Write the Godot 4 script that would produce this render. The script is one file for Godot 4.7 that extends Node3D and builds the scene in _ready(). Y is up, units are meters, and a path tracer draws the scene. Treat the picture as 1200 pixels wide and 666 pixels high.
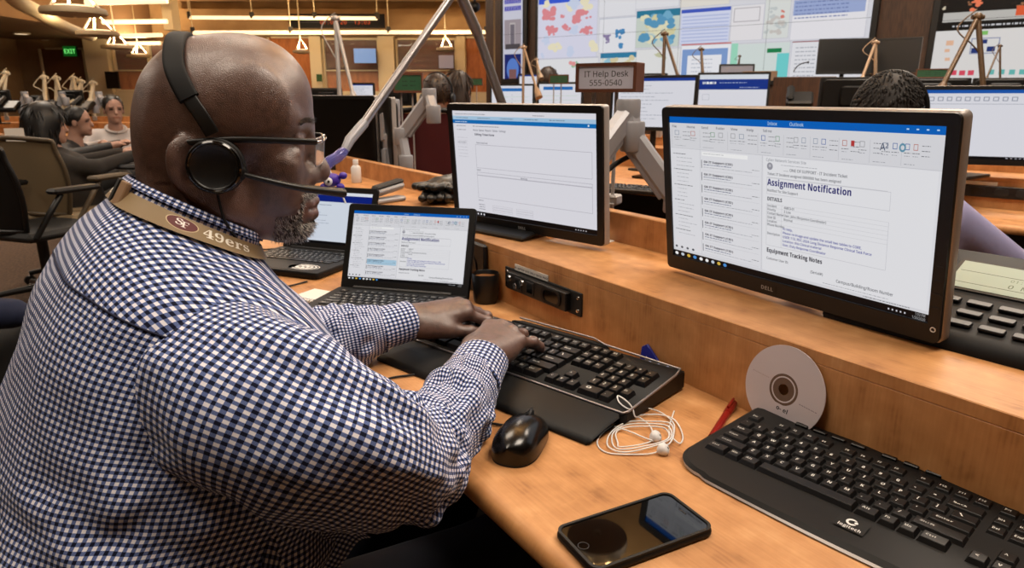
extends Node3D

const DESK := 0.74
const EYE := Vector3(0, 1.18, 0)
const FOCAL := 800.0
var cam_r: Vector3
var cam_u: Vector3
var cam_f: Vector3
var flat_f: Vector3
var M := {}

func _ready() -> void:
	rng.seed = 7
	# camera: 24 mm class lens held at the height of a seated head, turned 33.5 degrees to the desk and 15.4 degrees down
	var pitch := atan(221.0 / FOCAL)
	var yaw := atan(550.0 / sqrt(FOCAL * FOCAL + 221.0 * 221.0))
	flat_f = Vector3(sin(yaw), 0, -cos(yaw))
	cam_r = Vector3(cos(yaw), 0, sin(yaw))
	cam_f = flat_f * cos(pitch) - Vector3.UP * sin(pitch)
	cam_u = cam_r.cross(cam_f)
	var cam := Camera3D.new()
	cam.name = "camera"
	add_child(cam)
	cam.transform = Transform3D(Basis(cam_r, cam_u, -cam_f), EYE)
	cam.fov = rad_to_deg(2.0 * atan(333.0 / FOCAL))
	cam.near = 0.02
	cam.far = 60.0
	cam.current = true
	# a stopped-down wide lens focused on the man: the far hall goes slightly soft
	var optics := CameraAttributesPhysical.new()
	optics.frustum_focal_length = 12.0 / (333.0 / FOCAL)
	optics.exposure_aperture = 16.0
	optics.frustum_focus_distance = 0.82
	optics.frustum_near = 0.02
	optics.frustum_far = 60.0
	cam.attributes = optics
	var env := Environment.new()
	env.background_mode = Environment.BG_COLOR
	env.background_color = Color(0.0, 0.0, 0.0)
	env.tonemap_mode = Environment.TONE_MAPPER_LINEAR
	env.tonemap_exposure = 1.0
	env.sdfgi_enabled = true
	env.ssao_enabled = true
	env.ssil_enabled = true
	var we := WorldEnvironment.new()
	we.name = "environment"
	we.environment = env
	add_child(we)
	make_materials()
	unseen_ceiling_panels()
	room()
	desks()
	foreground()
	main_person()
	middle_ground()
	far_ground()

# ---------- pixel rays of the photograph turned into points of the room (metres, y up, desk top at DESK_Y) ----------
func ray(x: float, y: float) -> Vector3:
	return cam_r * ((x - 600.0) / FOCAL) + cam_u * (-(y - 333.0) / FOCAL) + cam_f

func at(x: float, y: float, depth: float) -> Vector3:
	return EYE + ray(x, y) * depth

func at_ahead(x: float, y: float, ahead: float) -> Vector3:
	var d := ray(x, y)
	return EYE + d * (ahead / d.dot(flat_f))

func at_y(x: float, y: float, level: float) -> Vector3:
	var d := ray(x, y)
	return EYE + d * ((level - EYE.y) / d.y)

func at_x(x: float, y: float, px: float) -> Vector3:
	var d := ray(x, y)
	return EYE + d * ((px - EYE.x) / d.x)

# a point of the room from the distance to the side of and in front of the camera's heading, and a height
func rd(side: float, ahead: float, y: float) -> Vector3:
	return Vector3(cam_r.x * side + flat_f.x * ahead, y, cam_r.z * side + flat_f.z * ahead)

# ---------- mesh builder ----------
class MB:
	var v := PackedVector3Array()
	var n := PackedVector3Array()
	var uv := PackedVector2Array()
	var ix := PackedInt32Array()
	var col := PackedColorArray()
	var xf := Transform3D()
	func tri(a: int, b: int, c: int) -> void:
		var cr := (v[b] - v[a]).cross(v[c] - v[a])
		if cr.dot(n[a] + n[b] + n[c]) > 0.0:
			ix.append(a); ix.append(c); ix.append(b)
		else:
			ix.append(a); ix.append(b); ix.append(c)
	func vert(p: Vector3, nn: Vector3, t := Vector2.ZERO) -> int:
		v.append(xf * p)
		n.append((xf.basis * nn).normalized())
		uv.append(t)
		return v.size() - 1
	func face(pts: Array, ts := []) -> void:
		var c := Vector3.ZERO
		for i in range(1, pts.size() - 1):
			c += (pts[i] - pts[0]).cross(pts[i + 1] - pts[0])
		c = c.normalized()
		var s := v.size()
		for i in pts.size():
			vert(pts[i], c, ts[i] if ts.size() > i else Vector2.ZERO)
		for i in range(1, pts.size() - 1):
			ix.append(s); ix.append(s + i + 1); ix.append(s + i)
	# chamfered box, faces wound outwards
	func box(c: Vector3, s: Vector3, b := 0.0, turn := Basis()) -> void:
		var h := s * 0.5
		b = minf(b, minf(h.x, minf(h.y, h.z)) * 0.9)
		var k := xf
		xf = xf * Transform3D(turn, c)
		for ax in 3:
			for sg in [-1.0, 1.0]:
				var e := Vector3.ZERO; e[ax] = sg
				var a1 := (ax + 1) % 3
				var a2 := (ax + 2) % 3
				var q := []
				for st in [[-1, -1], [1, -1], [1, 1], [-1, 1]]:
					var p := Vector3.ZERO
					p[ax] = sg * h[ax]
					p[a1] = st[0] * (h[a1] - b)
					p[a2] = st[1] * (h[a2] - b)
					q.append(p)
				if sg < 0: q.reverse()
				face(q, [Vector2(0, 1), Vector2(1, 1), Vector2(1, 0), Vector2(0, 0)])
		if b > 0.0:
			for ax in 3:
				var a1 := (ax + 1) % 3
				var a2 := (ax + 2) % 3
				for s1 in [-1, 1]:
					for s2 in [-1, 1]:
						var q := []
						for w in [[0, -1], [1, -1], [1, 1], [0, 1]]:
							var p := Vector3.ZERO
							p[ax] = w[1] * (h[ax] - b)
							p[a1] = s1 * (h[a1] - (b if w[0] == 1 else 0.0))
							p[a2] = s2 * (h[a2] - (0.0 if w[0] == 1 else b))
							q.append(p)
						if s1 * s2 > 0: q.reverse()
						if ((q[1] - q[0]).cross(q[2] - q[0])).dot(q[0] + q[2]) < 0.0: q.reverse()
						face(q)
			for s1 in [-1, 1]:
				for s2 in [-1, 1]:
					for s3 in [-1, 1]:
						var q := [Vector3(s1 * h.x, s2 * (h.y - b), s3 * (h.z - b)), Vector3(s1 * (h.x - b), s2 * h.y, s3 * (h.z - b)), Vector3(s1 * (h.x - b), s2 * (h.y - b), s3 * h.z)]
						if ((q[1] - q[0]).cross(q[2] - q[0])).dot(q[0]) < 0.0: q.reverse()
						face(q)
		xf = k
	# outline in xy (any turn sense) pushed out along z from z0 to z1 with chamfer b
	func prism(poly: PackedVector2Array, z0: float, z1: float, b := 0.0, smooth := true) -> void:
		var area := 0.0
		var m := poly.size()
		for i in m:
			area += poly[i].cross(poly[(i + 1) % m])
		if area < 0:
			poly = poly.duplicate()
			poly.reverse()
		var nr := PackedVector2Array()
		var ins := PackedVector2Array()
		for i in m:
			var d0 := (poly[i] - poly[(i + m - 1) % m]).normalized()
			var d1 := (poly[(i + 1) % m] - poly[i]).normalized()
			var n0 := Vector2(d0.y, -d0.x)
			var n1 := Vector2(d1.y, -d1.x)
			var nn := (n0 + n1).normalized()
			nr.append(nn)
			ins.append(poly[i] - nn * b / maxf(0.4, nn.dot(n0)))
		var cap := Geometry2D.triangulate_polygon(ins)
		for side in 2:
			var z := z1 if side == 1 else z0
			var s := v.size()
			for p in ins:
				vert(Vector3(p.x, p.y, z), Vector3(0, 0, 1 if side == 1 else -1), p)
			for i in range(0, cap.size(), 3):
				tri(s + cap[i], s + cap[i + 1], s + cap[i + 2])
		var rings := [[ins, z0, -1.0], [poly, z0 + b, -0.4], [poly, z1 - b, 0.4], [ins, z1, 1.0]] if b > 0.0 else [[poly, z0, 0.0], [poly, z1, 0.0]]
		for r in rings.size() - 1:
			for i in m:
				var j := (i + 1) % m
				var ra: Array = rings[r]
				var rb: Array = rings[r + 1]
				var pa: PackedVector2Array = ra[0]
				var pb: PackedVector2Array = rb[0]
				var fl := (poly[j] - poly[i]).normalized()
				var fn := Vector2(fl.y, -fl.x)
				var ni := nr[i] if smooth and nr[i].dot(fn) > 0.75 else fn
				var nj := nr[j] if smooth and nr[j].dot(fn) > 0.75 else fn
				var za: float = ra[2] if b > 0.0 else 0.0
				var zb: float = rb[2] if b > 0.0 else 0.0
				var s := v.size()
				vert(Vector3(pa[i].x, pa[i].y, ra[1]), Vector3(ni.x, ni.y, za), Vector2(0, 0))
				vert(Vector3(pa[j].x, pa[j].y, ra[1]), Vector3(nj.x, nj.y, za), Vector2(1, 0))
				vert(Vector3(pb[j].x, pb[j].y, rb[1]), Vector3(nj.x, nj.y, zb), Vector2(1, 1))
				vert(Vector3(pb[i].x, pb[i].y, rb[1]), Vector3(ni.x, ni.y, zb), Vector2(0, 1))
				tri(s, s + 1, s + 2); tri(s, s + 2, s + 3)
	# grid of points, rows of equal length, smooth normals
	func grid(rows: Array, closed := false, uvs := [], flip := false) -> void:
		var h := rows.size()
		var w: int = rows[0].size()
		var s := v.size()
		for j in h:
			var r: PackedVector3Array = rows[j]
			var up: PackedVector3Array = rows[maxi(j - 1, 0)]
			var dn: PackedVector3Array = rows[mini(j + 1, h - 1)]
			for i in w:
				var il := (i + w - 1) % w if closed else maxi(i - 1, 0)
				var ir := (i + 1) % w if closed else mini(i + 1, w - 1)
				if closed and not uvs.is_empty():
					if i == 0: il = w - 2
					if i == w - 1: ir = 1
				var nn := (r[ir] - r[il]).cross(dn[i] - up[i])
				if nn.length_squared() < 1e-20:
					var j2 := mini(j + 1, h - 2) if j == 0 else j - 1
					nn = (rows[j2][ir] - rows[j2][il]).cross(rows[mini(j2 + 1, h - 1)][i] - rows[maxi(j2 - 1, 0)][i])
				if flip: nn = -nn
				var t: Vector2 = uvs[j][i] if not uvs.is_empty() else Vector2(float(i) / w, float(j) / h)
				vert(r[i], nn.normalized(), t)
		for j in h - 1:
			for i in (w if closed and uvs.is_empty() else w - 1):
				var i2 := (i + 1) % w
				var a := s + j * w + i
				var b := s + j * w + i2
				var c := s + (j + 1) * w + i2
				var d := s + (j + 1) * w + i
				tri(a, b, c); tri(a, c, d)
	# swept tube; rad a float or one per point; sq squashes it
	func tube(pts: PackedVector3Array, rad, sides := 8, caps := true, sq := 1.0, up0 := Vector3.ZERO) -> void:
		var m := pts.size()
		var rows := []
		var side := Vector3.ZERO
		for i in m:
			var d := (pts[mini(i + 1, m - 1)] - pts[maxi(i - 1, 0)]).normalized()
			if i == 0:
				side = d.cross(up0 if up0 != Vector3.ZERO else (Vector3.UP if absf(d.y) < 0.9 else Vector3.RIGHT)).normalized()
			else:
				side = (side - d * side.dot(d)).normalized()
			var up := side.cross(d)
			var r: float = rad if rad is float else rad[i]
			var ring := PackedVector3Array()
			for k in sides:
				var a := TAU * k / sides
				ring.append(pts[i] + side * cos(a) * r + up * sin(a) * r * sq)
			rows.append(ring)
		grid(rows, true, [], true)
		if caps:
			for e in [0, m - 1]:
				var dd: Vector3 = (pts[0] - pts[1]) if e == 0 else (pts[m - 1] - pts[m - 2])
				var s := v.size()
				for p in rows[e]:
					vert(p, dd.normalized())
				for k in range(1, sides - 1):
					tri(s, s + k, s + k + 1)
	# profile of (radius, height) turned about y
	func lathe(pr: PackedVector2Array, seg := 24, sharp := 0.6) -> void:
		for k in pr.size() - 1:
			var d := pr[k + 1] - pr[k]
			if d.length() < 1e-7: continue
			var fn := Vector2(d.y, -d.x).normalized()
			var ns := [fn, fn]
			for e in 2:
				var o := k - 1 if e == 0 else k + 1
				if o >= 0 and o < pr.size() - 1:
					var d2 := pr[o + 1] - pr[o]
					if d2.length() > 1e-7:
						var f2 := Vector2(d2.y, -d2.x).normalized()
						if f2.dot(fn) > sharp: ns[e] = (fn + f2).normalized()
			var s := v.size()
			for i in seg + 1:
				var a := TAU * i / seg
				var dir := Vector3(cos(a), 0, sin(a))
				for e in 2:
					var p := pr[k + e]
					vert(dir * p.x + Vector3.UP * p.y, dir * ns[e].x + Vector3.UP * ns[e].y, Vector2(float(i) / seg, p.y))
			for i in seg:
				var a := s + i * 2
				if pr[k].x > 1e-6: tri(a, a + 2, a + 1)
				if pr[k + 1].x > 1e-6: tri(a + 1, a + 2, a + 3)
	func ball(c: Vector3, r: Vector3, seg := 16, rows := 10) -> void:
		var g := []
		for j in rows + 1:
			var th := PI * j / rows
			var ring := PackedVector3Array()
			for i in seg:
				var a := TAU * i / seg
				ring.append(c + Vector3(cos(a) * sin(th) * r.x, cos(th) * r.y, sin(a) * sin(th) * r.z))
			g.append(ring)
		var s := v.size()
		grid(g, true)
		for q in range(s, v.size()):
			var pl := (g[(q - s) / seg][(q - s) % seg] as Vector3) - c
			n[q] = (xf.basis * Vector3(pl.x / (r.x * r.x), pl.y / (r.y * r.y), pl.z / (r.z * r.z))).normalized()
	func done() -> ArrayMesh:
		var a := []
		a.resize(Mesh.ARRAY_MAX)
		a[Mesh.ARRAY_VERTEX] = v
		a[Mesh.ARRAY_NORMAL] = n
		a[Mesh.ARRAY_TEX_UV] = uv
		a[Mesh.ARRAY_INDEX] = ix
		if col.size() == v.size(): a[Mesh.ARRAY_COLOR] = col
		var m := ArrayMesh.new()
		m.add_surface_from_arrays(Mesh.PRIMITIVE_TRIANGLES, a)
		return m

func mb(t := Transform3D()) -> MB:
	var m := MB.new()
	m.xf = t
	return m

func rrect(w: float, h: float, r: float, k := 4) -> PackedVector2Array:
	var p := PackedVector2Array()
	for q in 4:
		var cx := (w / 2 - r) * (1 if q == 0 or q == 3 else -1)
		var cy := (h / 2 - r) * (1 if q < 2 else -1)
		for i in k + 1:
			var a := PI / 2 * (q + float(i) / k)
			p.append(Vector2(cx + cos(a) * r, cy + sin(a) * r))
	return p

func smooth_path(pts: Array, sub := 8) -> PackedVector3Array:
	var out := PackedVector3Array()
	for i in pts.size() - 1:
		var p0: Vector3 = pts[maxi(i - 1, 0)]
		var p3: Vector3 = pts[mini(i + 2, pts.size() - 1)]
		for k in sub:
			out.append((pts[i] as Vector3).cubic_interpolate(pts[i + 1], p0, p3, float(k) / sub))
	out.append(pts[-1])
	return out

# ---------- scene helpers ----------
var used := {}
func numbered(called: String) -> String:
	var k: int = used.get(called, 0)
	used[called] = k + 1
	return called if k == 0 else "%s_%03d" % [called, k]

func tag(o: Node3D, label: String, category: String, group := "", kind := "") -> void:
	if label: o.set_meta("label", label)
	if category: o.set_meta("category", category)
	if group: o.set_meta("group", group)
	if kind: o.set_meta("kind", kind)

func thing(called: String, label: String, category: String, where := Transform3D(), group := "") -> Node3D:
	var o := Node3D.new()
	o.name = numbered(called)
	add_child(o)
	o.transform = where
	tag(o, label, category, group)
	return o

func part(called: String, m, material: Material, parent: Node3D, where := Transform3D()) -> MeshInstance3D:
	var o := MeshInstance3D.new()
	o.name = called
	o.mesh = m.done() if m is MB else m
	o.material_override = material
	o.transform = where
	parent.add_child(o, true)
	return o

func one(called: String, m, material: Material, label: String, category: String, group := "", where := Transform3D()) -> MeshInstance3D:
	var o := MeshInstance3D.new()
	o.name = numbered(called)
	o.mesh = m.done() if m is MB else m
	o.material_override = material
	add_child(o)
	o.transform = where
	tag(o, label, category, group)
	return o

func structure(called: String, m, material: Material, parent: Node3D = null) -> MeshInstance3D:
	var o := MeshInstance3D.new()
	o.name = called if parent else numbered(called)
	o.mesh = m.done() if m is MB else m
	o.material_override = material
	(parent if parent else self).add_child(o, true)
	if parent == null: o.set_meta("kind", "structure")
	return o

func mat(c: Color, rough := 0.6, metal := 0.0, spec := 0.5) -> StandardMaterial3D:
	var m := StandardMaterial3D.new()
	m.albedo_color = c
	m.roughness = rough
	m.metallic = metal
	m.metallic_specular = spec
	return m

func glow(c: Color, e: float) -> StandardMaterial3D:
	var m := mat(c, 0.5)
	m.emission_enabled = true
	m.emission = c
	m.emission_energy_multiplier = e
	return m

func tri_tex(m: StandardMaterial3D, tex: Texture2D, scale: Vector3, world := false) -> StandardMaterial3D:
	m.albedo_texture = tex
	m.uv1_triplanar = true
	m.uv1_world_triplanar = world
	m.uv1_scale = scale
	m.uv1_triplanar_sharpness = 8.0
	return m

func noise_img(sd: int, w: int, h: int, freq: float, oct := 4, stretch := Vector2i(0, 0)) -> Image:
	var f := FastNoiseLite.new()
	f.seed = sd
	f.noise_type = FastNoiseLite.TYPE_SIMPLEX_SMOOTH
	f.frequency = freq
	f.fractal_octaves = oct
	var im := f.get_seamless_image(w, h, false, false, 0.2)
	if stretch != Vector2i.ZERO: im.resize(stretch.x, stretch.y, Image.INTERPOLATE_CUBIC)
	im.convert(Image.FORMAT_L8)
	return im

func ramp_tex(layers: Array, stops: Array) -> ImageTexture:
	# layers: [image, weight]; the weighted mean of them picks a colour among the stops
	var w: int = layers[0][0].get_width()
	var h: int = layers[0][0].get_height()
	var tot := 0.0
	var data := []
	for l in layers:
		tot += l[1]
		data.append(l[0].get_data())
	var lut := []
	for i in 256:
		var t := i / 255.0 * (stops.size() - 1)
		var k := mini(int(t), stops.size() - 2)
		var c: Color = (stops[k] as Color).lerp(stops[k + 1], t - k)
		lut.append(c)
	var out := PackedByteArray()
	out.resize(w * h * 3)
	for i in w * h:
		var s := 0.0
		for q in data.size():
			s += data[q][i] * layers[q][1]
		var c: Color = lut[clampi(int((s / tot - 127.5) * 1.5 + 127.5), 0, 255)]
		out[i * 3] = c.r8; out[i * 3 + 1] = c.g8; out[i * 3 + 2] = c.b8
	return ImageTexture.create_from_image(Image.create_from_data(w, h, false, Image.FORMAT_RGB8, out))

# ---------- lettering drawn into images ----------
var fonts := {}
func font(called: String, weight: int) -> RID:
	var k := called + str(weight)
	if not fonts.has(k):
		var f := SystemFont.new()
		f.font_names = PackedStringArray([called])
		f.font_weight = weight
		fonts[k] = f
	return fonts[k].get_rids()[0]

func text_width(s: String, size: int, weight := 400, called := "Droid Sans", squeeze := 1.0) -> float:
	var ts := TextServerManager.get_primary_interface()
	var f := font(called, weight)
	var x := 0.0
	for i in s.length():
		x += ts.font_get_glyph_advance(f, size, ts.font_get_glyph_index(f, size, s.unicode_at(i), 0)).x * squeeze
	return x

func text(im: Image, s: String, x: float, base: float, size: int, col: Color, weight := 400, align := 0, called := "Droid Sans", squeeze := 1.0) -> void:
	var ts := TextServerManager.get_primary_interface()
	var f := font(called, weight)
	var sz := Vector2i(size, 0)
	if align != 0:
		x -= text_width(s, size, weight, called, squeeze) * (0.5 if align == 1 else 1.0)
	for i in s.length():
		var g := ts.font_get_glyph_index(f, size, s.unicode_at(i), 0)
		ts.font_render_glyph(f, sz, g)
		var rect := Rect2i(ts.font_get_glyph_uv_rect(f, sz, g))
		if rect.size.x > 0 and rect.size.y > 0:
			var page := ts.font_get_texture_image(f, sz, ts.font_get_glyph_texture_idx(f, sz, g))
			var gl := page.get_region(rect)
			var off := ts.font_get_glyph_offset(f, sz, g)
			gl.convert(Image.FORMAT_RGBA8)
			var ww := maxi(1, int(round(gl.get_width() * squeeze)))
			if squeeze != 1.0: gl.resize(ww, gl.get_height())
			for yy in gl.get_height():
				for xx in gl.get_width():
					var a := gl.get_pixel(xx, yy).a
					if a > 0.02:
						var tx := int(x + off.x * squeeze) + xx
						var ty := int(base + off.y) + yy
						if tx >= 0 and ty >= 0 and tx < im.get_width() and ty < im.get_height():
							im.set_pixel(tx, ty, im.get_pixel(tx, ty).lerp(Color(col, 1.0), a * col.a))
		x += ts.font_get_glyph_advance(f, size, g).x * squeeze

func fill(im: Image, x: float, y: float, w: float, h: float, c: Color) -> void:
	im.fill_rect(Rect2i(int(x), int(y), maxi(1, int(w)), maxi(1, int(h))), c)

func outline(im: Image, x: float, y: float, w: float, h: float, c: Color, t := 1) -> void:
	fill(im, x, y, w, t, c); fill(im, x, y + h - t, w, t, c); fill(im, x, y, t, h, c); fill(im, x + w - t, y, t, h, c)

func disc(im: Image, cx: float, cy: float, r: float, c: Color, r_in := 0.0, squash := 1.0) -> void:
	for y in range(int(cy - r * squash) - 1, int(cy + r * squash) + 2):
		for x in range(int(cx - r) - 1, int(cx + r) + 2):
			if x < 0 or y < 0 or x >= im.get_width() or y >= im.get_height(): continue
			var d := Vector2(x + 0.5 - cx, (y + 0.5 - cy) / squash).length()
			var a := clampf(r - d + 0.5, 0, 1) * clampf(d - r_in + 0.5, 0, 1)
			if a > 0: im.set_pixel(x, y, im.get_pixel(x, y).lerp(c, a))

var rng := RandomNumberGenerator.new()
# lines of small illegible type: short dark dashes
func greek(im: Image, x: float, y: float, w: float, c: Color, h := 2, fillness := 0.8) -> void:
	var e := x + w * fillness
	while x < e:
		var l := rng.randf_range(3, 14)
		fill(im, x, y, minf(l, e - x), h, c)
		x += l + rng.randf_range(2, 4)

func screen_mat(im: Image, energy := 1.0) -> StandardMaterial3D:
	var m := StandardMaterial3D.new()
	m.albedo_color = Color(0.02, 0.02, 0.02)
	m.roughness = 0.35
	m.metallic_specular = 0.3
	m.emission_enabled = true
	m.emission = Color.WHITE
	m.emission_operator = BaseMaterial3D.EMISSION_OP_MULTIPLY
	m.emission_texture = ImageTexture.create_from_image(im)
	m.emission_energy_multiplier = energy
	m.texture_repeat = false
	return m

func print_mat(im: Image, rough := 0.6) -> StandardMaterial3D:
	var m := StandardMaterial3D.new()
	m.albedo_texture = ImageTexture.create_from_image(im)
	m.roughness = rough
	m.texture_repeat = false
	return m

# flat printed rectangle facing +z
func sheet(w: float, h: float, z := 0.0) -> MB:
	var m := mb()
	m.face([Vector3(-w / 2, -h / 2, z), Vector3(w / 2, -h / 2, z), Vector3(w / 2, h / 2, z), Vector3(-w / 2, h / 2, z)], [Vector2(0, 1), Vector2(1, 1), Vector2(1, 0), Vector2(0, 0)])
	return m

func frame_at(origin: Vector3, normal: Vector3, up := Vector3.UP) -> Transform3D:
	var z := normal.normalized()
	var x := up.cross(z).normalized()
	return Transform3D(Basis(x, z.cross(x), z), origin)

# ---------- bodies: rounded bones and ellipsoids joined by a smooth minimum, meshed as surface nets ----------
class Flesh:
	var kind := PackedInt32Array()      # 0 tapered bone, 1 ellipsoid
	var sub := PackedInt32Array()       # 1 carves away
	var a := PackedVector3Array()
	var b := PackedVector3Array()
	var ra := PackedFloat32Array()
	var rb := PackedFloat32Array()
	var k := PackedFloat32Array()
	var turn: Array[Basis] = []
	func bone(p: Vector3, q: Vector3, r0: float, r1: float, blend := 0.012, carve := 0) -> void:
		kind.append(0); sub.append(carve); a.append(p); b.append(q); ra.append(r0); rb.append(r1); k.append(blend); turn.append(Basis())
	func egg(c: Vector3, r: Vector3, blend := 0.012, carve := 0, t := Basis()) -> void:
		kind.append(1); sub.append(carve); a.append(c); b.append(r); ra.append(0); rb.append(0); k.append(blend); turn.append(t.inverse())
	func one(i: int, p: Vector3) -> float:
		if kind[i] == 0:
			var pa := p - a[i]
			var ba := b[i] - a[i]
			var h := clampf(pa.dot(ba) / maxf(ba.length_squared(), 1e-9), 0.0, 1.0)
			return (pa - ba * h).length() - lerpf(ra[i], rb[i], h)
		var q := turn[i] * (p - a[i])
		var r := b[i]
		var k0 := Vector3(q.x / r.x, q.y / r.y, q.z / r.z).length()
		var k1 := Vector3(q.x / (r.x * r.x), q.y / (r.y * r.y), q.z / (r.z * r.z)).length()
		return k0 * (k0 - 1.0) / k1 if k1 > 1e-6 else -minf(r.x, minf(r.y, r.z))
	func value(p: Vector3, list: PackedInt32Array) -> float:
		var d := 1.0
		for i in list:
			var e := one(i, p)
			var kk := k[i]
			if sub[i] == 0:
				var h := maxf(kk - absf(d - e), 0.0) / kk
				d = minf(d, e) - h * h * kk * 0.25
			else:
				var h := maxf(kk - absf(d + e), 0.0) / kk
				d = maxf(d, -e) + h * h * kk * 0.25
		return d
	func mesh_into(m: MB, cell: float, lo: Vector3, hi: Vector3, tint: Callable) -> void:
		const B := 5
		var nb := Vector3i(((hi - lo) / (cell * B)).ceil())
		var n := nb * B + Vector3i.ONE
		var f := PackedFloat32Array()
		f.resize(n.x * n.y * n.z)
		f.fill(1.0)
		var done := PackedByteArray()
		done.resize(f.size())
		var all := PackedInt32Array(range(kind.size()))
		var act := []
		var diag := cell * B * 0.5 * 1.7321
		for bz in nb.z:
			for by in nb.y:
				for bx in nb.x:
					var c := lo + Vector3(bx + 0.5, by + 0.5, bz + 0.5) * cell * B
					var list := PackedInt32Array()
					var deep := 1.0
					var cut := false
					for i in all:
						var e := one(i, c)
						if e < diag * 1.05 + k[i] + 0.002:
							list.append(i)
							if sub[i] == 1: cut = true
							else: deep = minf(deep, e)
					if deep > 0.9: continue
					if deep < -diag * 1.05 and not cut:
						for z in range(bz * B, bz * B + B + 1):
							for y in range(by * B, by * B + B + 1):
								for x in range(bx * B, bx * B + B + 1):
									var id := (z * n.y + y) * n.x + x
									if not done[id]: f[id] = -1.0
						continue
					var vc := value(c, list)
					if absf(vc) > diag * 1.4:
						if vc < 0:
							for z in range(bz * B, bz * B + B + 1):
								for y in range(by * B, by * B + B + 1):
									for x in range(bx * B, bx * B + B + 1):
										var id := (z * n.y + y) * n.x + x
										if not done[id]: f[id] = -1.0
						continue
					act.append(Vector3i(bx, by, bz))
					for z in range(bz * B, bz * B + B + 1):
						for y in range(by * B, by * B + B + 1):
							for x in range(bx * B, bx * B + B + 1):
								var id := (z * n.y + y) * n.x + x
								if not done[id]:
									done[id] = 1
									f[id] = value(lo + Vector3(x, y, z) * cell, list)
		var vid := {}
		var sx := 1
		var sy := n.x
		var sz := n.x * n.y
		var corner := [0, sx, sy, sx + sy, sz, sx + sz, sy + sz, sx + sy + sz]
		var co := [Vector3(0, 0, 0), Vector3(1, 0, 0), Vector3(0, 1, 0), Vector3(1, 1, 0), Vector3(0, 0, 1), Vector3(1, 0, 1), Vector3(0, 1, 1), Vector3(1, 1, 1)]
		var edges := [[0, 1], [2, 3], [4, 5], [6, 7], [0, 2], [1, 3], [4, 6], [5, 7], [0, 4], [1, 5], [2, 6], [3, 7]]
		var first := m.v.size()
		for bb in act:
			for z in range(bb.z * B, bb.z * B + B):
				for y in range(bb.y * B, bb.y * B + B):
					for x in range(bb.x * B, bb.x * B + B):
						var id: int = (z * n.y + y) * n.x + x
						var neg := 0
						for c in corner:
							if f[id + c] < 0.0: neg += 1
						if neg == 0 or neg == 8: continue
						var s := Vector3.ZERO
						var cnt := 0
						for e in edges:
							var f0 := f[id + corner[e[0]]]
							var f1 := f[id + corner[e[1]]]
							if (f0 < 0.0) != (f1 < 0.0):
								s += (co[e[0]] as Vector3).lerp(co[e[1]], f0 / (f0 - f1))
								cnt += 1
						vid[id] = m.v.size()
						var p := lo + (Vector3(x, y, z) + s / cnt) * cell
						var g := Vector3(f[id + sx] + f[id + sx + sy] + f[id + sx + sz] + f[id + sx + sy + sz] - f[id] - f[id + sy] - f[id + sz] - f[id + sy + sz], f[id + sy] + f[id + sx + sy] + f[id + sy + sz] + f[id + sx + sy + sz] - f[id] - f[id + sx] - f[id + sz] - f[id + sx + sz], f[id + sz] + f[id + sx + sz] + f[id + sy + sz] + f[id + sx + sy + sz] - f[id] - f[id + sx] - f[id + sy] - f[id + sx + sy])
						m.vert(p, g.normalized(), Vector2(p.x * 4.0, p.y * 4.0))
						m.col.append(tint.call(p))
		# one quad round each crossed edge
		for id in vid:
			var f0 := f[id]
			for ax in 3:
				var st: int = [sx, sy, sz][ax]
				var s1: int = [sy, sz, sx][ax]
				var s2: int = [sz, sx, sy][ax]
				if (f0 < 0.0) == (f[id + st] < 0.0): continue
				if not (vid.has(id - s1) and vid.has(id - s2) and vid.has(id - s1 - s2)): continue
				var q0: int = vid[id]
				var q1: int = vid[id - s1]
				var q2: int = vid[id - s1 - s2]
				var q3: int = vid[id - s2]
				m.tri(q0, q1, q2); m.tri(q0, q2, q3)

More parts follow.
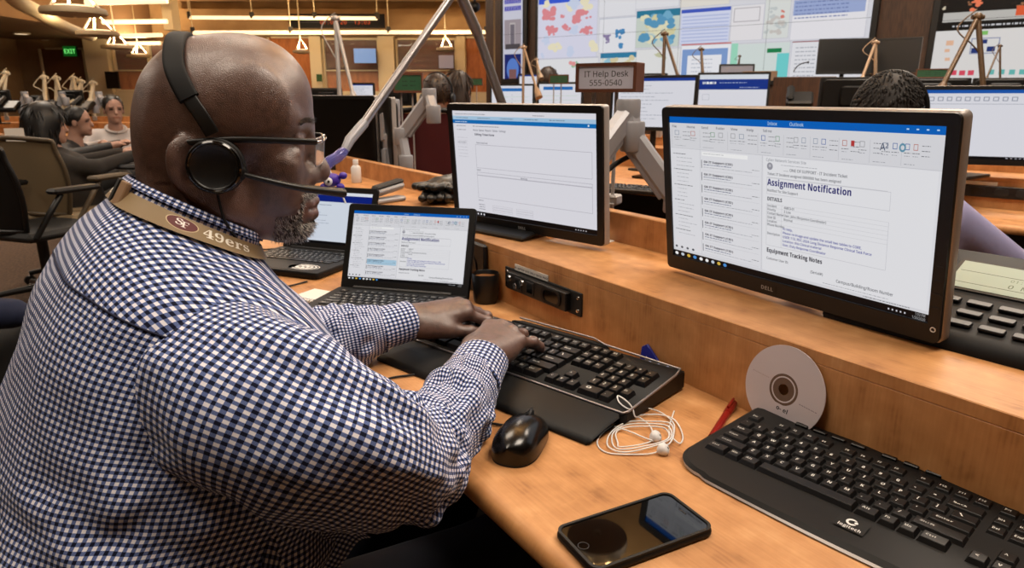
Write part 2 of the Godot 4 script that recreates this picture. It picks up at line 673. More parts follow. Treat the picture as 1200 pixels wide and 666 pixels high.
func make_materials() -> void:
	var g1 := noise_img(3, 128, 16, 0.09, 3, Vector2i(512, 512))
	var g2 := noise_img(5, 256, 64, 0.02, 4, Vector2i(512, 512))
	var g3 := noise_img(9, 512, 32, 0.22, 2, Vector2i(512, 512))
	var g4 := noise_img(13, 256, 256, 0.035, 5, Vector2i(512, 512))
	var maple := ramp_tex([[g1, 0.24], [g2, 0.34], [g3, 0.24], [g4, 0.5]], [Color(0.55, 0.37, 0.22), Color(0.72, 0.53, 0.34), Color(0.79, 0.6, 0.41), Color(0.85, 0.68, 0.5)])
	M.maple = tri_tex(mat(Color(0.97, 0.92, 0.85), 0.5, 0.0, 0.5), maple, Vector3(1.9, 1.9, 1.9), true)
	var walnut := ramp_tex([[g1, 0.3], [g3, 0.5]], [Color(0.16, 0.1, 0.07), Color(0.26, 0.17, 0.11), Color(0.33, 0.22, 0.15)])
	M.walnut = tri_tex(mat(Color.WHITE, 0.45), walnut, Vector3(0.8, 0.8, 0.8), true)
	var oak := ramp_tex([[g1, 0.3], [g3, 0.4]], [Color(0.5, 0.28, 0.12), Color(0.68, 0.4, 0.18), Color(0.75, 0.47, 0.22)])
	M.oak = tri_tex(mat(Color.WHITE, 0.5), oak, Vector3(0.7, 0.7, 0.7), true)
	M.black = mat(Color(0.028, 0.028, 0.03), 0.42)
	M.black_gloss = mat(Color(0.015, 0.015, 0.017), 0.12)
	M.black_matte = mat(Color(0.04, 0.04, 0.042), 0.7)
	M.black_soft = mat(Color(0.024, 0.024, 0.026), 0.55, 0.0, 0.4)
	M.charcoal = mat(Color(0.09, 0.09, 0.1), 0.6)
	M.silver = mat(Color(0.62, 0.6, 0.6), 0.35, 0.85)
	M.silver_paint = mat(Color(0.66, 0.64, 0.63), 0.4, 0.25)
	M.casing = mat(Color(0.55, 0.52, 0.5), 0.4, 0.3)
	M.chrome = mat(Color(0.75, 0.74, 0.74), 0.18, 1.0)
	M.beige_metal = mat(Color(0.62, 0.52, 0.42), 0.45, 0.3)
	M.white_plastic = mat(Color(0.86, 0.86, 0.86), 0.4)
	M.white_paint = mat(Color(0.83, 0.8, 0.74), 0.7)
	M.paper = mat(Color(0.88, 0.87, 0.85), 0.8)
	M.off_screen = mat(Color(0.02, 0.019, 0.018), 0.3)
	M.wall = mat(Color(0.62, 0.52, 0.4), 0.9)
	var wn := ramp_tex([[noise_img(21, 256, 256, 0.02, 4), 1.0]], [Color(0.58, 0.48, 0.36), Color(0.64, 0.54, 0.41)])
	M.wall = tri_tex(mat(Color.WHITE, 0.9), wn, Vector3(0.3, 0.3, 0.3), true)
	var cn := ramp_tex([[noise_img(23, 256, 256, 0.03, 4), 1.0]], [Color(0.78, 0.68, 0.54), Color(0.84, 0.74, 0.6)])
	M.ceiling = tri_tex(mat(Color.WHITE, 0.9), cn, Vector3(0.3, 0.3, 0.3), true)
	var fl := ramp_tex([[noise_img(25, 256, 256, 0.15, 3), 1.0]], [Color(0.2, 0.15, 0.12), Color(0.3, 0.22, 0.16), Color(0.36, 0.28, 0.2)])
	M.carpet = tri_tex(mat(Color.WHITE, 0.95), fl, Vector3(1.0, 1.0, 1.0), true)
	M.diffuser = glow(Color(1.0, 0.92, 0.8), 2.0)
	M.red_plastic = mat(Color(0.5, 0.06, 0.05), 0.3)
	M.blue_plastic = mat(Color(0.08, 0.12, 0.5), 0.3)
	M.lens = mat(Color(0.9, 0.95, 1.0, 0.12), 0.02)
	M.lens.transparency = BaseMaterial3D.TRANSPARENCY_ALPHA
	M.hair_tint = mat(Color.WHITE, 0.6)
	M.hair_tint.vertex_color_use_as_albedo = true
	M.hair_dark = mat(Color(0.05, 0.04, 0.035), 0.6)
	M.band = mat(Color(0.02, 0.02, 0.022), 0.6, 0.0, 0.35)
	M.thread = mat(Color(0.1, 0.12, 0.22), 0.9)
	M.lamp_clear = mat(Color(0.4, 0.4, 0.7, 0.6), 0.1)
	M.lamp_clear.transparency = BaseMaterial3D.TRANSPARENCY_ALPHA
	M.leather = mat(Color(0.05, 0.045, 0.043), 0.42)
	M.beige_dark = mat(Color(0.36, 0.28, 0.2), 0.45, 0.2)
	M.grey_screen = glow(Color(0.45, 0.44, 0.47), 0.5)
	M.off_screen2 = mat(Color(0.06, 0.05, 0.045), 0.35)
	M.chair_tan = mat(Color(0.3, 0.25, 0.18), 0.5)
	M.blue_denim = mat(Color(0.05, 0.09, 0.2), 0.9)
	M.sign_wood_grain = M.walnut
	M.red_slat = mat(Color(0.38, 0.13, 0.09), 0.8)
	M.door_brown = mat(Color(0.36, 0.22, 0.12), 0.6)
	M.soffit = mat(Color(0.5, 0.4, 0.3), 0.9)
	M.dish = mat(Color(0.62, 0.55, 0.44), 0.5)
	M.green_notice = mat(Color(0.12, 0.28, 0.15), 0.8)
	M.buckle = mat(Color(0.6, 0.48, 0.36), 0.5)
	M.mouse = mat(Color(0.018, 0.018, 0.019), 0.22)
	M.phone_glass = mat(Color(0.012, 0.012, 0.013), 0.03, 0.0, 0.7)
	M.disc = mat(Color(0.8, 0.76, 0.77), 0.4, 0.1)
	M.disc_hub = mat(Color(0.45, 0.36, 0.3), 0.25, 0.2)
	M.phone_body = mat(Color(0.05, 0.05, 0.055), 0.6, 0.0, 0.35)
	M.phone_key = mat(Color(0.085, 0.085, 0.095), 0.45)
	M.keycap_plain = mat(Color(0.03, 0.03, 0.032), 0.42)

# unseen ceiling panels, placed to light desks and hall: frame, diffuser, area light
func unseen_ceiling_panels() -> void:
	var spots := [[-1.1, 0.1], [1.3, 0.6], [-0.9, 2.7], [2.4, 3.2], [-3.6, 6.0], [0.4, 6.4], [3.4, 5.2], [-7.5, 9.5], [-3.0, 10.5], [-6.0, 14.5], [-2.0, 15.0], [-10.5, 13.0], [-5.5, 3.0]]
	for i in spots.size():
		var s: Array = spots[i]
		var near := i < 4
		var p := rd(s[0], s[1], CEIL)
		var t := thing("unseen_ceiling_light", "unseen square ceiling panel with glowing diffuser, placed out of view to light the consoles", "ceiling light", Transform3D(Basis(Vector3.UP, -0.58), p), "unseen ceiling lights")
		var f := mb()
		for e in [[-0.63, 0, 0.06, 1.32], [0.63, 0, 0.06, 1.32], [0, -0.63, 1.2, 0.06], [0, 0.63, 1.2, 0.06]]:
			f.box(Vector3(e[0], -0.02, e[1]), Vector3(e[2], 0.04, e[3]), 0.004)
		part("frame", f, M.white_paint, t)
		var d := mb()
		d.box(Vector3(0, -0.012, 0), Vector3(1.2, 0.02, 1.2))
		part("diffuser", d, M.diffuser, t)
		var l := AreaLight3D.new()
		l.name = "unseen_panel_light"
		l.area_size = Vector2(1.15, 1.15)
		l.light_energy = PANEL * (0.6 if i % 2 == 0 else 1.3) if near else PANEL_FAR
		l.light_color = Color(1.0, 0.94, 0.87)
		l.shadow_enabled = true
		l.area_range = 30.0
		l.transform = Transform3D(Basis(Vector3.RIGHT, -PI / 2), Vector3(0, -0.03, 0))
		t.add_child(l)

func late_materials() -> void:
	pass

const CEIL := 3.7
const PANEL := 6.0
const PANEL_FAR := 7.0

func wall_seg(called: String, a: Vector2, b: Vector2, y0: float, y1: float, material: Material, thick := 0.2) -> MeshInstance3D:
	# a, b in (side, ahead); the room lies to the right of a -> b
	var pa := rd(a.x, a.y, 0)
	var pb := rd(b.x, b.y, 0)
	var d := (pb - pa).normalized()
	var out := d.cross(Vector3.UP) * -1.0
	var m := mb()
	var mid := (pa + pb) / 2 + out * thick / 2 + Vector3.UP * (y0 + y1) / 2
	m.box(Vector3.ZERO, Vector3(pa.distance_to(pb) + thick, y1 - y0, thick))
	var o := structure(called, m, material)
	o.transform = Transform3D(Basis(d, Vector3.UP, d.cross(Vector3.UP)), mid)
	return o

const VIDEO_A := Vector2(0.39, 10.4)
const VIDEO_B := Vector2(3.99, 7.6)

func room() -> void:
	var m := mb()
	var c := rd(-2.5, 8, -0.05)
	var turn := Basis(cam_r, Vector3.UP, -flat_f)
	m.box(Vector3.ZERO, Vector3(26, 0.1, 28))
	structure("floor", m, M.carpet).transform = Transform3D(turn, c)
	var m2 := mb()
	m2.box(Vector3.ZERO, Vector3(26, 0.1, 28))
	structure("ceiling", m2, M.ceiling).transform = Transform3D(turn, rd(-2.5, 8, CEIL + 0.05))
	wall_seg("unseen_wall_back", Vector2(9.5, -4), Vector2(-14, -4), 0, CEIL, M.wall)  # behind the camera, out of view; closes the room and bounces light
	wall_seg("wall_left", Vector2(-14, -4), Vector2(-14, 20.4), 0, CEIL, M.wall)
	wall_seg("wall_far", Vector2(-14, 20.4), Vector2(-0.3, 20.4), 0, CEIL, M.wall)
	wall_seg("wall_return", Vector2(-0.3, 20.4), Vector2(-0.28, 11.0), 0, CEIL, M.wall)
	var dir := (VIDEO_B - VIDEO_A).normalized()
	var e := VIDEO_A + dir * 9.4
	wall_seg("wall_video", VIDEO_A - dir * 0.9, e, 0, CEIL, M.walnut)
	wall_seg("unseen_wall_right", e, Vector2(9.5, -4), 0, CEIL, M.wall)  # unseen side of the room, there to bounce light
const SCREEN := 0.78
const SCREEN_FAR := 0.85
const UPLIGHT := 9.0

# things of the main console stand on the desk top (y = DESK) and on the raised shelf behind it
const RISER_X := 0.782
const SHELF := 0.864
const UPSTAND_X := 1.025

func bull(x0: float, x1: float, y0: float, y1: float, round_low := true) -> PackedVector2Array:
	# section with a rounded nose on the x0 side
	var p := PackedVector2Array()
	var r := (y1 - y0) / 2
	for i in 11:
		var a := PI / 2 + PI * i / 10.0
		p.append(Vector2(x0 + r + cos(a) * r, (y0 + y1) / 2 + sin(a) * r))
	p.append(Vector2(x1, y0))
	p.append(Vector2(x1, y1))
	return p

func console(label: String, where: Transform3D, length0: float, length1: float, group := "consoles in rows", deep := 0.43, low_from := 99.0) -> Node3D:
	# local: x away from the operator, z along the row
	var t := thing("console_desk", label, "desk", where, group)
	var w := mb()
	w.prism(bull(RISER_X - deep, RISER_X + 0.24, DESK - 0.032, DESK), length0, length1, 0.001)
	part("worktop", w, M.maple, t)
	var r := mb()
	r.box(Vector3(RISER_X + 0.009, DESK + 0.053, (length0 + length1) / 2), Vector3(0.018, 0.106, length1 - length0), 0.0006)
	part("riser_panel", r, M.maple, t)
	var s := mb()
	s.box(Vector3((RISER_X + UPSTAND_X) / 2, SHELF - 0.009, (length0 + length1) / 2), Vector3(UPSTAND_X - RISER_X, 0.018, length1 - length0), 0.0012)
	part("shelf", s, M.maple, t)
	# tall back panel; where a telephone stands, a deeper shelf over a lower panel instead
	var split := minf(low_from, length1)
	var u := mb()
	u.box(Vector3(UPSTAND_X + 0.014, 0.465, (length0 + split) / 2), Vector3(0.028, 0.93, split - length0), 0.002)
	part("back_panel", u, M.maple, t)
	if split < length1:
		var lo := mb()
		lo.box(Vector3(UPSTAND_X + 0.09, (SHELF - 0.018) / 2, (split + length1) / 2), Vector3(0.028, SHELF - 0.018, length1 - split), 0.002)
		part("back_panel", lo, M.maple, t)
		var ex := mb()
		ex.box(Vector3(UPSTAND_X + 0.065, SHELF - 0.009, (split + length1) / 2), Vector3(0.13, 0.018, length1 - split), 0.0012)
		part("shelf_extension", ex, M.maple, t)
	var g := mb()
	g.box(Vector3(0.75, 0.354, (length0 + length1) / 2), Vector3(0.02, 0.7, length1 - length0 - 0.1))
	part("modesty_panel", g, M.black_matte, t)
	for z in [length0 + 0.02, length1 - 0.02]:
		var e := mb()
		e.box(Vector3(0.7, 0.354, z), Vector3(0.6, 0.7, 0.03), 0.002)
		part("end_panel", e, M.black_matte, t)
	return t

func desks() -> void:
	console("maple console desk with raised shelf, carrying two keyboards, laptops and mouse", Transform3D(), -3.3, 0.62, "consoles in rows", 0.43, -0.72)

func ring(m: MB, outer: PackedVector2Array, inner: PackedVector2Array, z0: float, z1: float) -> void:
	var k := outer.size()
	for i in k:
		var j := (i + 1) % k
		var o1 := outer[i]; var o2 := outer[j]; var i1 := inner[i]; var i2 := inner[j]
		m.face([Vector3(o1.x, o1.y, z1), Vector3(o2.x, o2.y, z1), Vector3(i2.x, i2.y, z1), Vector3(i1.x, i1.y, z1)])
		m.face([Vector3(o1.x, o1.y, z0), Vector3(o2.x, o2.y, z0), Vector3(o2.x, o2.y, z1), Vector3(o1.x, o1.y, z1)])
		m.face([Vector3(i2.x, i2.y, z0), Vector3(i1.x, i1.y, z0), Vector3(i1.x, i1.y, z1), Vector3(i2.x, i2.y, z1)])

func logo_mat(s: String, weight := 700) -> StandardMaterial3D:
	var im := Image.create(128, 48, false, Image.FORMAT_RGB8)
	im.fill(Color(0.02, 0.02, 0.022))
	text(im, s, 64, 38, 38, Color(0.62, 0.62, 0.62), weight, 1)
	return print_mat(im, 0.3)

# a flat panel display; local z towards the viewer, origin in the middle of the front
func monitor(label: String, where: Transform3D, w: float, h: float, screen: Material, group := "", opt := {}) -> Node3D:
	var t := thing("monitor", label, "monitor", where, group)
	var sb: float = opt.get("side", 0.016)
	var bb: float = opt.get("bottom", 0.022)
	var outer := rrect(w, h, opt.get("round", 0.008))
	var c := mb()
	c.prism(outer, -0.022, -0.003, 0.002)
	part("casing", c, opt.get("casing", M.casing), t)
	var bk := mb()
	bk.prism(rrect(w * 0.93, h * 0.9, 0.02), -0.036, -0.02, 0.006)
	bk.prism(rrect(w * 0.5, h * 0.55, 0.02), -0.055, -0.034, 0.008)
	part("back_shell", bk, M.black_soft, t)
	var b := mb()
	var inner := rrect(w - 2 * sb, h - sb - bb, 0.0008)
	for i in inner.size(): inner[i].y += (bb - sb) / 2
	var front := rrect(w - 0.0025, h - 0.0025, opt.get("round", 0.008))
	ring(b, front, inner, -0.004, 0.002)
	part("bezel", b, opt.get("bezel", M.black), t)
	var s := sheet(w - 2 * sb + 0.0006, h - sb - bb + 0.0006)
	part("screen", s, screen, t, Transform3D(Basis(), Vector3(0, (bb - sb) / 2, -0.001)))
	if opt.has("stand"):
		# post and foot plate down to the surface it stands on
		var inv: Transform3D = where.affine_inverse()
		var p0 := where * Vector3(0, 0, -0.05)
		var p1 := Vector3(p0.x, opt.stand, p0.z)
		var sp := mb(inv)
		sp.tube(PackedVector3Array([p0, p1]), 0.018, 10)
		part("stand_post", sp, M.black, t)
		var fp := mb(inv)
		fp.box(p1 + Vector3.UP * 0.006, Vector3(0.2, 0.012, 0.2), 0.003)
		part("foot_plate", fp, M.black, t)
	if opt.has("logo"):
		part("logo", sheet(0.034, 0.0115), M.dell, t, Transform3D(Basis(), Vector3(opt.get("logo_x", 0.0), -h / 2 + bb * 0.5, 0.0026)))
	if opt.has("buttons"):
		for k in 4:
			var q := mb()
			q.box(Vector3(w / 2 - sb * 0.5, -h / 2 + 0.05 + k * 0.018, 0.0022), Vector3(0.009, 0.002, 0.0012))
			part("button", q, M.charcoal, t)
		var pw := mb(Transform3D(Basis(Vector3.RIGHT, PI / 2), Vector3(w / 2 - sb * 0.55, -h / 2 + 0.02, 0.002)))
		pw.lathe(PackedVector2Array([Vector2(0.0025, 0.0), Vector2(0.0035, 0.0), Vector2(0.0035, 0.0012), Vector2(0.0025, 0.0012), Vector2(0.0025, 0)]), 16)
		part("power_button", pw, M.white_plastic, t)
	return t

func key_mesh(w: float, d: float, h: float, cell: Rect2, taper := 0.0025) -> ArrayMesh:
	# local x right, z towards the typist; the top shows its cell of the legend sheet
	var m := mb()
	var a := [Vector3(-w / 2, 0, -d / 2), Vector3(w / 2, 0, -d / 2), Vector3(w / 2, 0, d / 2), Vector3(-w / 2, 0, d / 2)]
	var b := []
	var c := []
	for p in a:
		b.append(Vector3(p.x - signf(p.x) * taper, h - 0.0006, p.z - signf(p.z) * taper - taper * 0.25))
		c.append(Vector3(p.x - signf(p.x) * (taper + 0.0006), h, p.z - signf(p.z) * (taper + 0.0006) - taper * 0.25))
	var blank := Vector2(0.004, 0.004)
	for i in 4:
		var j := (i + 1) % 4
		m.face([a[j], a[i], b[i], b[j]], [blank, blank, blank, blank])
		m.face([b[j], b[i], c[i], c[j]], [blank, blank, blank, blank])
	var r := cell
	m.face([c[3], c[2], c[1], c[0]], [Vector2(r.position.x, r.end.y), r.end, Vector2(r.end.x, r.position.y), r.position])
	return m.done()

const ROWS := [
	"Esc:0:1 F1:2:1 F2:3:1 F3:4:1 F4:5:1 F5:6.5:1 F6:7.5:1 F7:8.5:1 F8:9.5:1 F9:11:1 F10:12:1 F11:13:1 F12:14:1 Prt:15.25:1 Scr:16.25:1 Brk:17.25:1",
	"`:0:1 1:1:1 2:2:1 3:3:1 4:4:1 5:5:1 6:6:1 7:7:1 8:8:1 9:9:1 0:10:1 -:11:1 =:12:1 Back:13:2 Ins:15.25:1 Hm:16.25:1 Pg:17.25:1 Num:18.5:1 /:19.5:1 *:20.5:1 -:21.5:1",
	"Tab:0:1.5 Q:1.5:1 W:2.5:1 E:3.5:1 R:4.5:1 T:5.5:1 Y:6.5:1 U:7.5:1 I:8.5:1 O:9.5:1 P:10.5:1 [:11.5:1 ]:12.5:1 \\:13.5:1.5 Del:15.25:1 End:16.25:1 Dn:17.25:1 7:18.5:1 8:19.5:1 9:20.5:1 +:21.5:1",
	"Caps:0:1.75 A:1.75:1 S:2.75:1 D:3.75:1 F:4.75:1 G:5.75:1 H:6.75:1 J:7.75:1 K:8.75:1 L:9.75:1 ;:10.75:1 ':11.75:1 Enter:12.75:2.25 4:18.5:1 5:19.5:1 6:20.5:1",
	"Shift:0:2.25 Z:2.25:1 X:3.25:1 C:4.25:1 V:5.25:1 B:6.25:1 N:7.25:1 M:8.25:1 ,:9.25:1 .:10.25:1 /:11.25:1 Shift:12.25:2.75 ^:16.25:1 1:18.5:1 2:19.5:1 3:20.5:1 En:21.5:1",
	"Ctrl:0:1.5 Win:1.5:1 Alt:2.5:1.25 _:3.75:6 Alt:9.75:1.25 Fn:11:1 Mn:12:1 Ctrl:13:1.5 <:15.25:1 v:16.25:1 >:17.25:1 0:18.5:2 .:20.5:1"]

var legend_sheet: Image
var legend_cells := {}
func legends() -> void:
	legend_sheet = Image.create(1024, 768, false, Image.FORMAT_RGB8)
	legend_sheet.fill(Color(0.03, 0.03, 0.032))
	var i := 0
	for r in ROWS:
		for k in r.split(" "):
			var s: String = k.split(":")[0]
			var wd := float(k.split(":")[2])
			var id := s + str(wd)
			if s == "" or legend_cells.has(id): continue
			var cx := (i % 14) * 72 + 8
			var cy := int(i / 14) * 72 + 8
			var kw := 64
			legend_cells[id] = Rect2(cx / 1024.0, cy / 768.0, kw / 1024.0, 64 / 768.0)
			if s.length() == 1:
				if s != "_": text(legend_sheet, s, cx + 13, cy + 40, 36, Color(0.86, 0.86, 0.84), 700)
			else:
				text(legend_sheet, s, cx + 6, cy + 36, 26 if s.length() < 4 else 22, Color(0.8, 0.8, 0.78), 700, 0, "Droid Sans", 0.9 / maxf(1.0, wd * 0.8))
			i += 1
	M.keycap = StandardMaterial3D.new()
	M.keycap.albedo_texture = ImageTexture.create_from_image(legend_sheet)
	M.keycap.roughness = 0.42
	M.keycap.metallic_specular = 0.45

var key_cache := {}
func put_keys(t: Node3D, origin: Vector3, pitch: float, rowp: float, kh: float, gap: float, tilt: float, cols := 99.0, row_from := 0) -> void:
	# origin: back left corner of the key field, local x right, z towards the typist
	for r in range(row_from, ROWS.size()):
		for k in ROWS[r].split(" "):
			var q: PackedStringArray = k.split(":")
			if q.size() < 3: continue
			var x := float(q[1])
			var wd := float(q[2])
			if x + wd > cols: continue
			var id := "%s%s %f %f %f" % [q[0], str(wd), pitch, kh, gap]
			if not key_cache.has(id):
				key_cache[id] = key_mesh(wd * pitch - gap, rowp - gap, kh, legend_cells[q[0] + str(wd)], 0.0022 if kh > 0.004 else 0.0004)
			var z := (r - row_from + 0.5) * rowp + (0.004 if r > 0 and row_from == 0 else 0.0)
			part("key", key_cache[id], M.keycap, t, Transform3D(Basis(Vector3.RIGHT, tilt), origin + Vector3((x + wd / 2) * pitch, -z * sin(tilt), z * cos(tilt))))

func outlook(w: int, h: int, simple := false) -> Image:
	var im := Image.create(w, h, false, Image.FORMAT_RGB8)
	var bg := Color(0.93, 0.93, 0.95)
	im.fill(bg)
	var ink := Color(0.32, 0.33, 0.36)
	var pale := Color(0.6, 0.61, 0.64)
	var rule := Color(0.72, 0.72, 0.75)
	fill(im, 0, 0, w, h * 0.045, Color(0.02, 0.4, 0.78))
	text(im, "Inbox", w * 0.36, h * 0.034, int(h * 0.028), Color.WHITE, 400)
	text(im, "Outlook", w * 0.45, h * 0.034, int(h * 0.028), Color.WHITE, 400)
	for k in 4: fill(im, w * (0.86 + 0.035 * k), h * 0.02, w * 0.01, h * 0.008, Color(0.8, 0.9, 1.0))
	# ribbon
	fill(im, 0, h * 0.045, w, h * 0.17, Color(0.9, 0.9, 0.92))
	var x := w * 0.01
	for s in ["File", "Home", "Send", "Folder", "View", "Help", "Tell me"]:
		text(im, s, x, h * 0.075, int(h * 0.021), ink); x += w * 0.055
	for k in 9:
		var gx := w * (0.02 + 0.105 * k)
		fill(im, gx - w * 0.012, h * 0.085, 1, h * 0.12, rule)
		for q in 3:
			var cc: Color = [Color(0.55, 0.6, 0.68), Color(0.2, 0.35, 0.65), Color(0.75, 0.4, 0.35), Color(0.4, 0.6, 0.45), Color(0.6, 0.6, 0.62)][(k * 2 + q) % 5]
			if (k + q) % 3 != 1:
				outline(im, gx + q * w * 0.03, h * 0.095, w * 0.016, h * 0.03, cc, 2)
				greek(im, gx + q * w * 0.03 - 4, h * 0.14, w * 0.026, ink, 2, 1.0)
				greek(im, gx + q * w * 0.03 - 2, h * 0.155, w * 0.02, pale, 2, 1.0)
			else:
				for e in 3: greek(im, gx + q * w * 0.03, h * (0.1 + e * 0.025), w * 0.03, ink, 2, 1.0)
		greek(im, gx, h * 0.195, w * 0.04, pale, 2, 1.0)
	text(im, "A\u00b2", w * 0.775, h * 0.135, int(h * 0.05), Color(0.25, 0.3, 0.4))
	fill(im, w * 0.68, h * 0.095, w * 0.012, h * 0.03, Color(0.75, 0.25, 0.25))
	disc(im, w * 0.85, h * 0.115, h * 0.022, Color(0.4, 0.6, 0.7), h * 0.012)
	fill(im, 0, h * 0.213, w, 1, rule)
	# folders
	for k in 22:
		greek(im, w * (0.012 + (0.012 if k % 4 else 0.0)), h * (0.25 + 0.027 * k), w * 0.075, ink if k % 4 == 0 else pale, 2 if k % 4 else 3, rng.randf_range(0.45, 0.95))
	for k in 4: disc(im, w * (0.012 + 0.022 * k), h * 0.925, h * 0.008, ink)
	fill(im, w * 0.112, h * 0.215, 1, h * 0.73, rule)
	# messages
	fill(im, w * 0.12, h * 0.225, w * 0.17, h * 0.025, Color.WHITE)
	greek(im, w * 0.125, h * 0.235, w * 0.1, pale, 2)
	for k in 8:
		var y := h * (0.28 + 0.083 * k)
		if k == 5 and simple: fill(im, w * 0.118, y - 4, w * 0.215, h * 0.078, Color(0.7, 0.84, 0.93))
		fill(im, w * 0.117, y, 3, h * 0.055, Color(0.35, 0.36, 0.4))
		text(im, "OA IT Support (CIO)", w * 0.126, y + h * 0.018, int(h * 0.022), Color(0.2, 0.2, 0.24), 700)
		greek(im, w * 0.126, y + h * 0.028, w * 0.13, Color(0.25, 0.3, 0.45), 3)
		greek(im, w * 0.126, y + h * 0.045, w * 0.19, pale, 2, 0.95)
		greek(im, w * 0.305, y + h * 0.03, w * 0.025, ink, 2, 1.0)
		fill(im, w * 0.12, y + h * 0.068, w * 0.21, 1, Color(0.8, 0.8, 0.83))
	fill(im, w * 0.338, h * 0.215, 2, h * 0.73, Color(0.75, 0.75, 0.78))
	# message
	fill(im, w * 0.345, h * 0.22, w * 0.64, h * 0.725, Color(0.95, 0.95, 0.965))
	text(im, "Cyber Network Services Site", w * 0.355, h * 0.245, int(h * 0.024), pale)
	disc(im, w * 0.372, h * 0.275, h * 0.022, Color(0.62, 0.62, 0.66))
	disc(im, w * 0.372, h * 0.272, h * 0.009, Color(0.8, 0.8, 0.83))
	greek(im, w * 0.42, h * 0.262, w * 0.18, pale, 2)
	text(im, "...... ONE OF SUPPORT - IT Incident Ticket", w * 0.43, h * 0.296, int(h * 0.024), ink)
	text(im, "Ticket: IT Incident assigned 0000000 has been assigned", w * 0.362, h * 0.328, int(h * 0.021), ink)
	fill(im, w * 0.36, h * 0.342, w * 0.45, 1, rule)
	text(im, "Assignment Notification", w * 0.362, h * 0.392, int(h * 0.056), Color(0.08, 0.08, 0.4), 700, 0, "Droid Sans", 0.9)
	outline(im, w * 0.36, h * 0.345, w * 0.46, h * 0.1, rule)
	text(im, "Notified To: Site Support", w * 0.362, h * 0.43, int(h * 0.021), ink)
	text(im, "DETAILS", w * 0.362, h * 0.485, int(h * 0.03), Color(0.15, 0.15, 0.2), 700)
	outline(im, w * 0.36, h * 0.505, w * 0.46, h * 0.265, rule)
	var words := ["Incident", "Priority", "Contact Name", "User ID", "Location", "Phone Number"]
	for k in 6:
		fill(im, w * 0.36, h * (0.505 + 0.024 * k), w * 0.46, 1, Color(0.82, 0.82, 0.84))
		text(im, words[k], w * 0.364, h * (0.524 + 0.024 * k), int(h * 0.02), ink)
		if k < 4: text(im, ["4MED-01", "3 Low", "User, John (Response Coordinator)", "Normal"][k], w * 0.435, h * (0.524 + 0.024 * k), int(h * 0.02), ink)
	fill(im, w * 0.425, h * 0.505, 1, h * 0.265, rule)
	text(im, "Description", w * 0.364, h * 0.7, int(h * 0.02), ink)
	for k in 5:
		text(im, ["Hi Help,", "Please re-image and update the small two tables to CORE,", "USER: 113, PDC-2024 Long Distance Response Clinical Task Force", "Location: this Clinical material", "User, Duty Response Coordinator"][k], w * 0.432, h * (0.655 + 0.025 * k), int(h * 0.021), Color(0.16, 0.18, 0.55))
	text(im, "Equipment Tracking Notes", w * 0.362, h * 0.815, int(h * 0.037), Color(0.1, 0.1, 0.15), 700, 0, "Droid Sans", 0.9)
	text(im, "Customer User ID:", w * 0.362, h * 0.862, int(h * 0.022), ink)
	text(im, "(Serial#)", w * 0.55, h * 0.885, int(h * 0.024), ink)
	text(im, "Campus/Building/Room Number", w * 0.65, h * 0.905, int(h * 0.026), ink)
	greek(im, w * 0.6, h * 0.925, w * 0.3, pale, 2)
	# status and task bar
	fill(im, 0, h * 0.938, w, h * 0.018, Color(0.9, 0.9, 0.92))
	greek(im, w * 0.75, h * 0.944, w * 0.22, ink, 2)
	fill(im, 0, h * 0.956, w, h * 0.044, Color(0.03, 0.03, 0.04))
	for k in 9: disc(im, w * (0.012 + 0.024 * k), h * 0.978, h * 0.012, [Color.WHITE, Color(0.8, 0.85, 0.9), Color(0.9, 0.75, 0.3), Color(0.3, 0.6, 0.9), Color.WHITE][k % 5])
	for k in 5: fill(im, w * (0.84 + 0.016 * k), h * 0.974, w * 0.007, h * 0.01, Color(0.85, 0.85, 0.88))
	text(im, "1:03 PM", w * 0.985, h * 0.976, int(h * 0.02), Color.WHITE, 400, 2)
	text(im, "1/30/2020", w * 0.985, h * 0.996, int(h * 0.02), Color.WHITE, 400, 2)
	# give the panes their widths: folders, message list, message
	var wide := Image.create(w, h, false, Image.FORMAT_RGB8)
	var from := [0.0, 0.112, 0.338, 0.82, 1.0]
	var to := [0.0, 0.15, 0.425, 0.865, 1.0]
	for k in 4:
		var piece := im.get_region(Rect2i(int(from[k] * w), 0, int(from[k + 1] * w) - int(from[k] * w), h))
		piece.resize(int(to[k + 1] * w) - int(to[k] * w), h, Image.INTERPOLATE_LANCZOS)
		wide.blit_rect(piece, Rect2i(Vector2i.ZERO, piece.get_size()), Vector2i(int(to[k] * w), 0))
	return wide

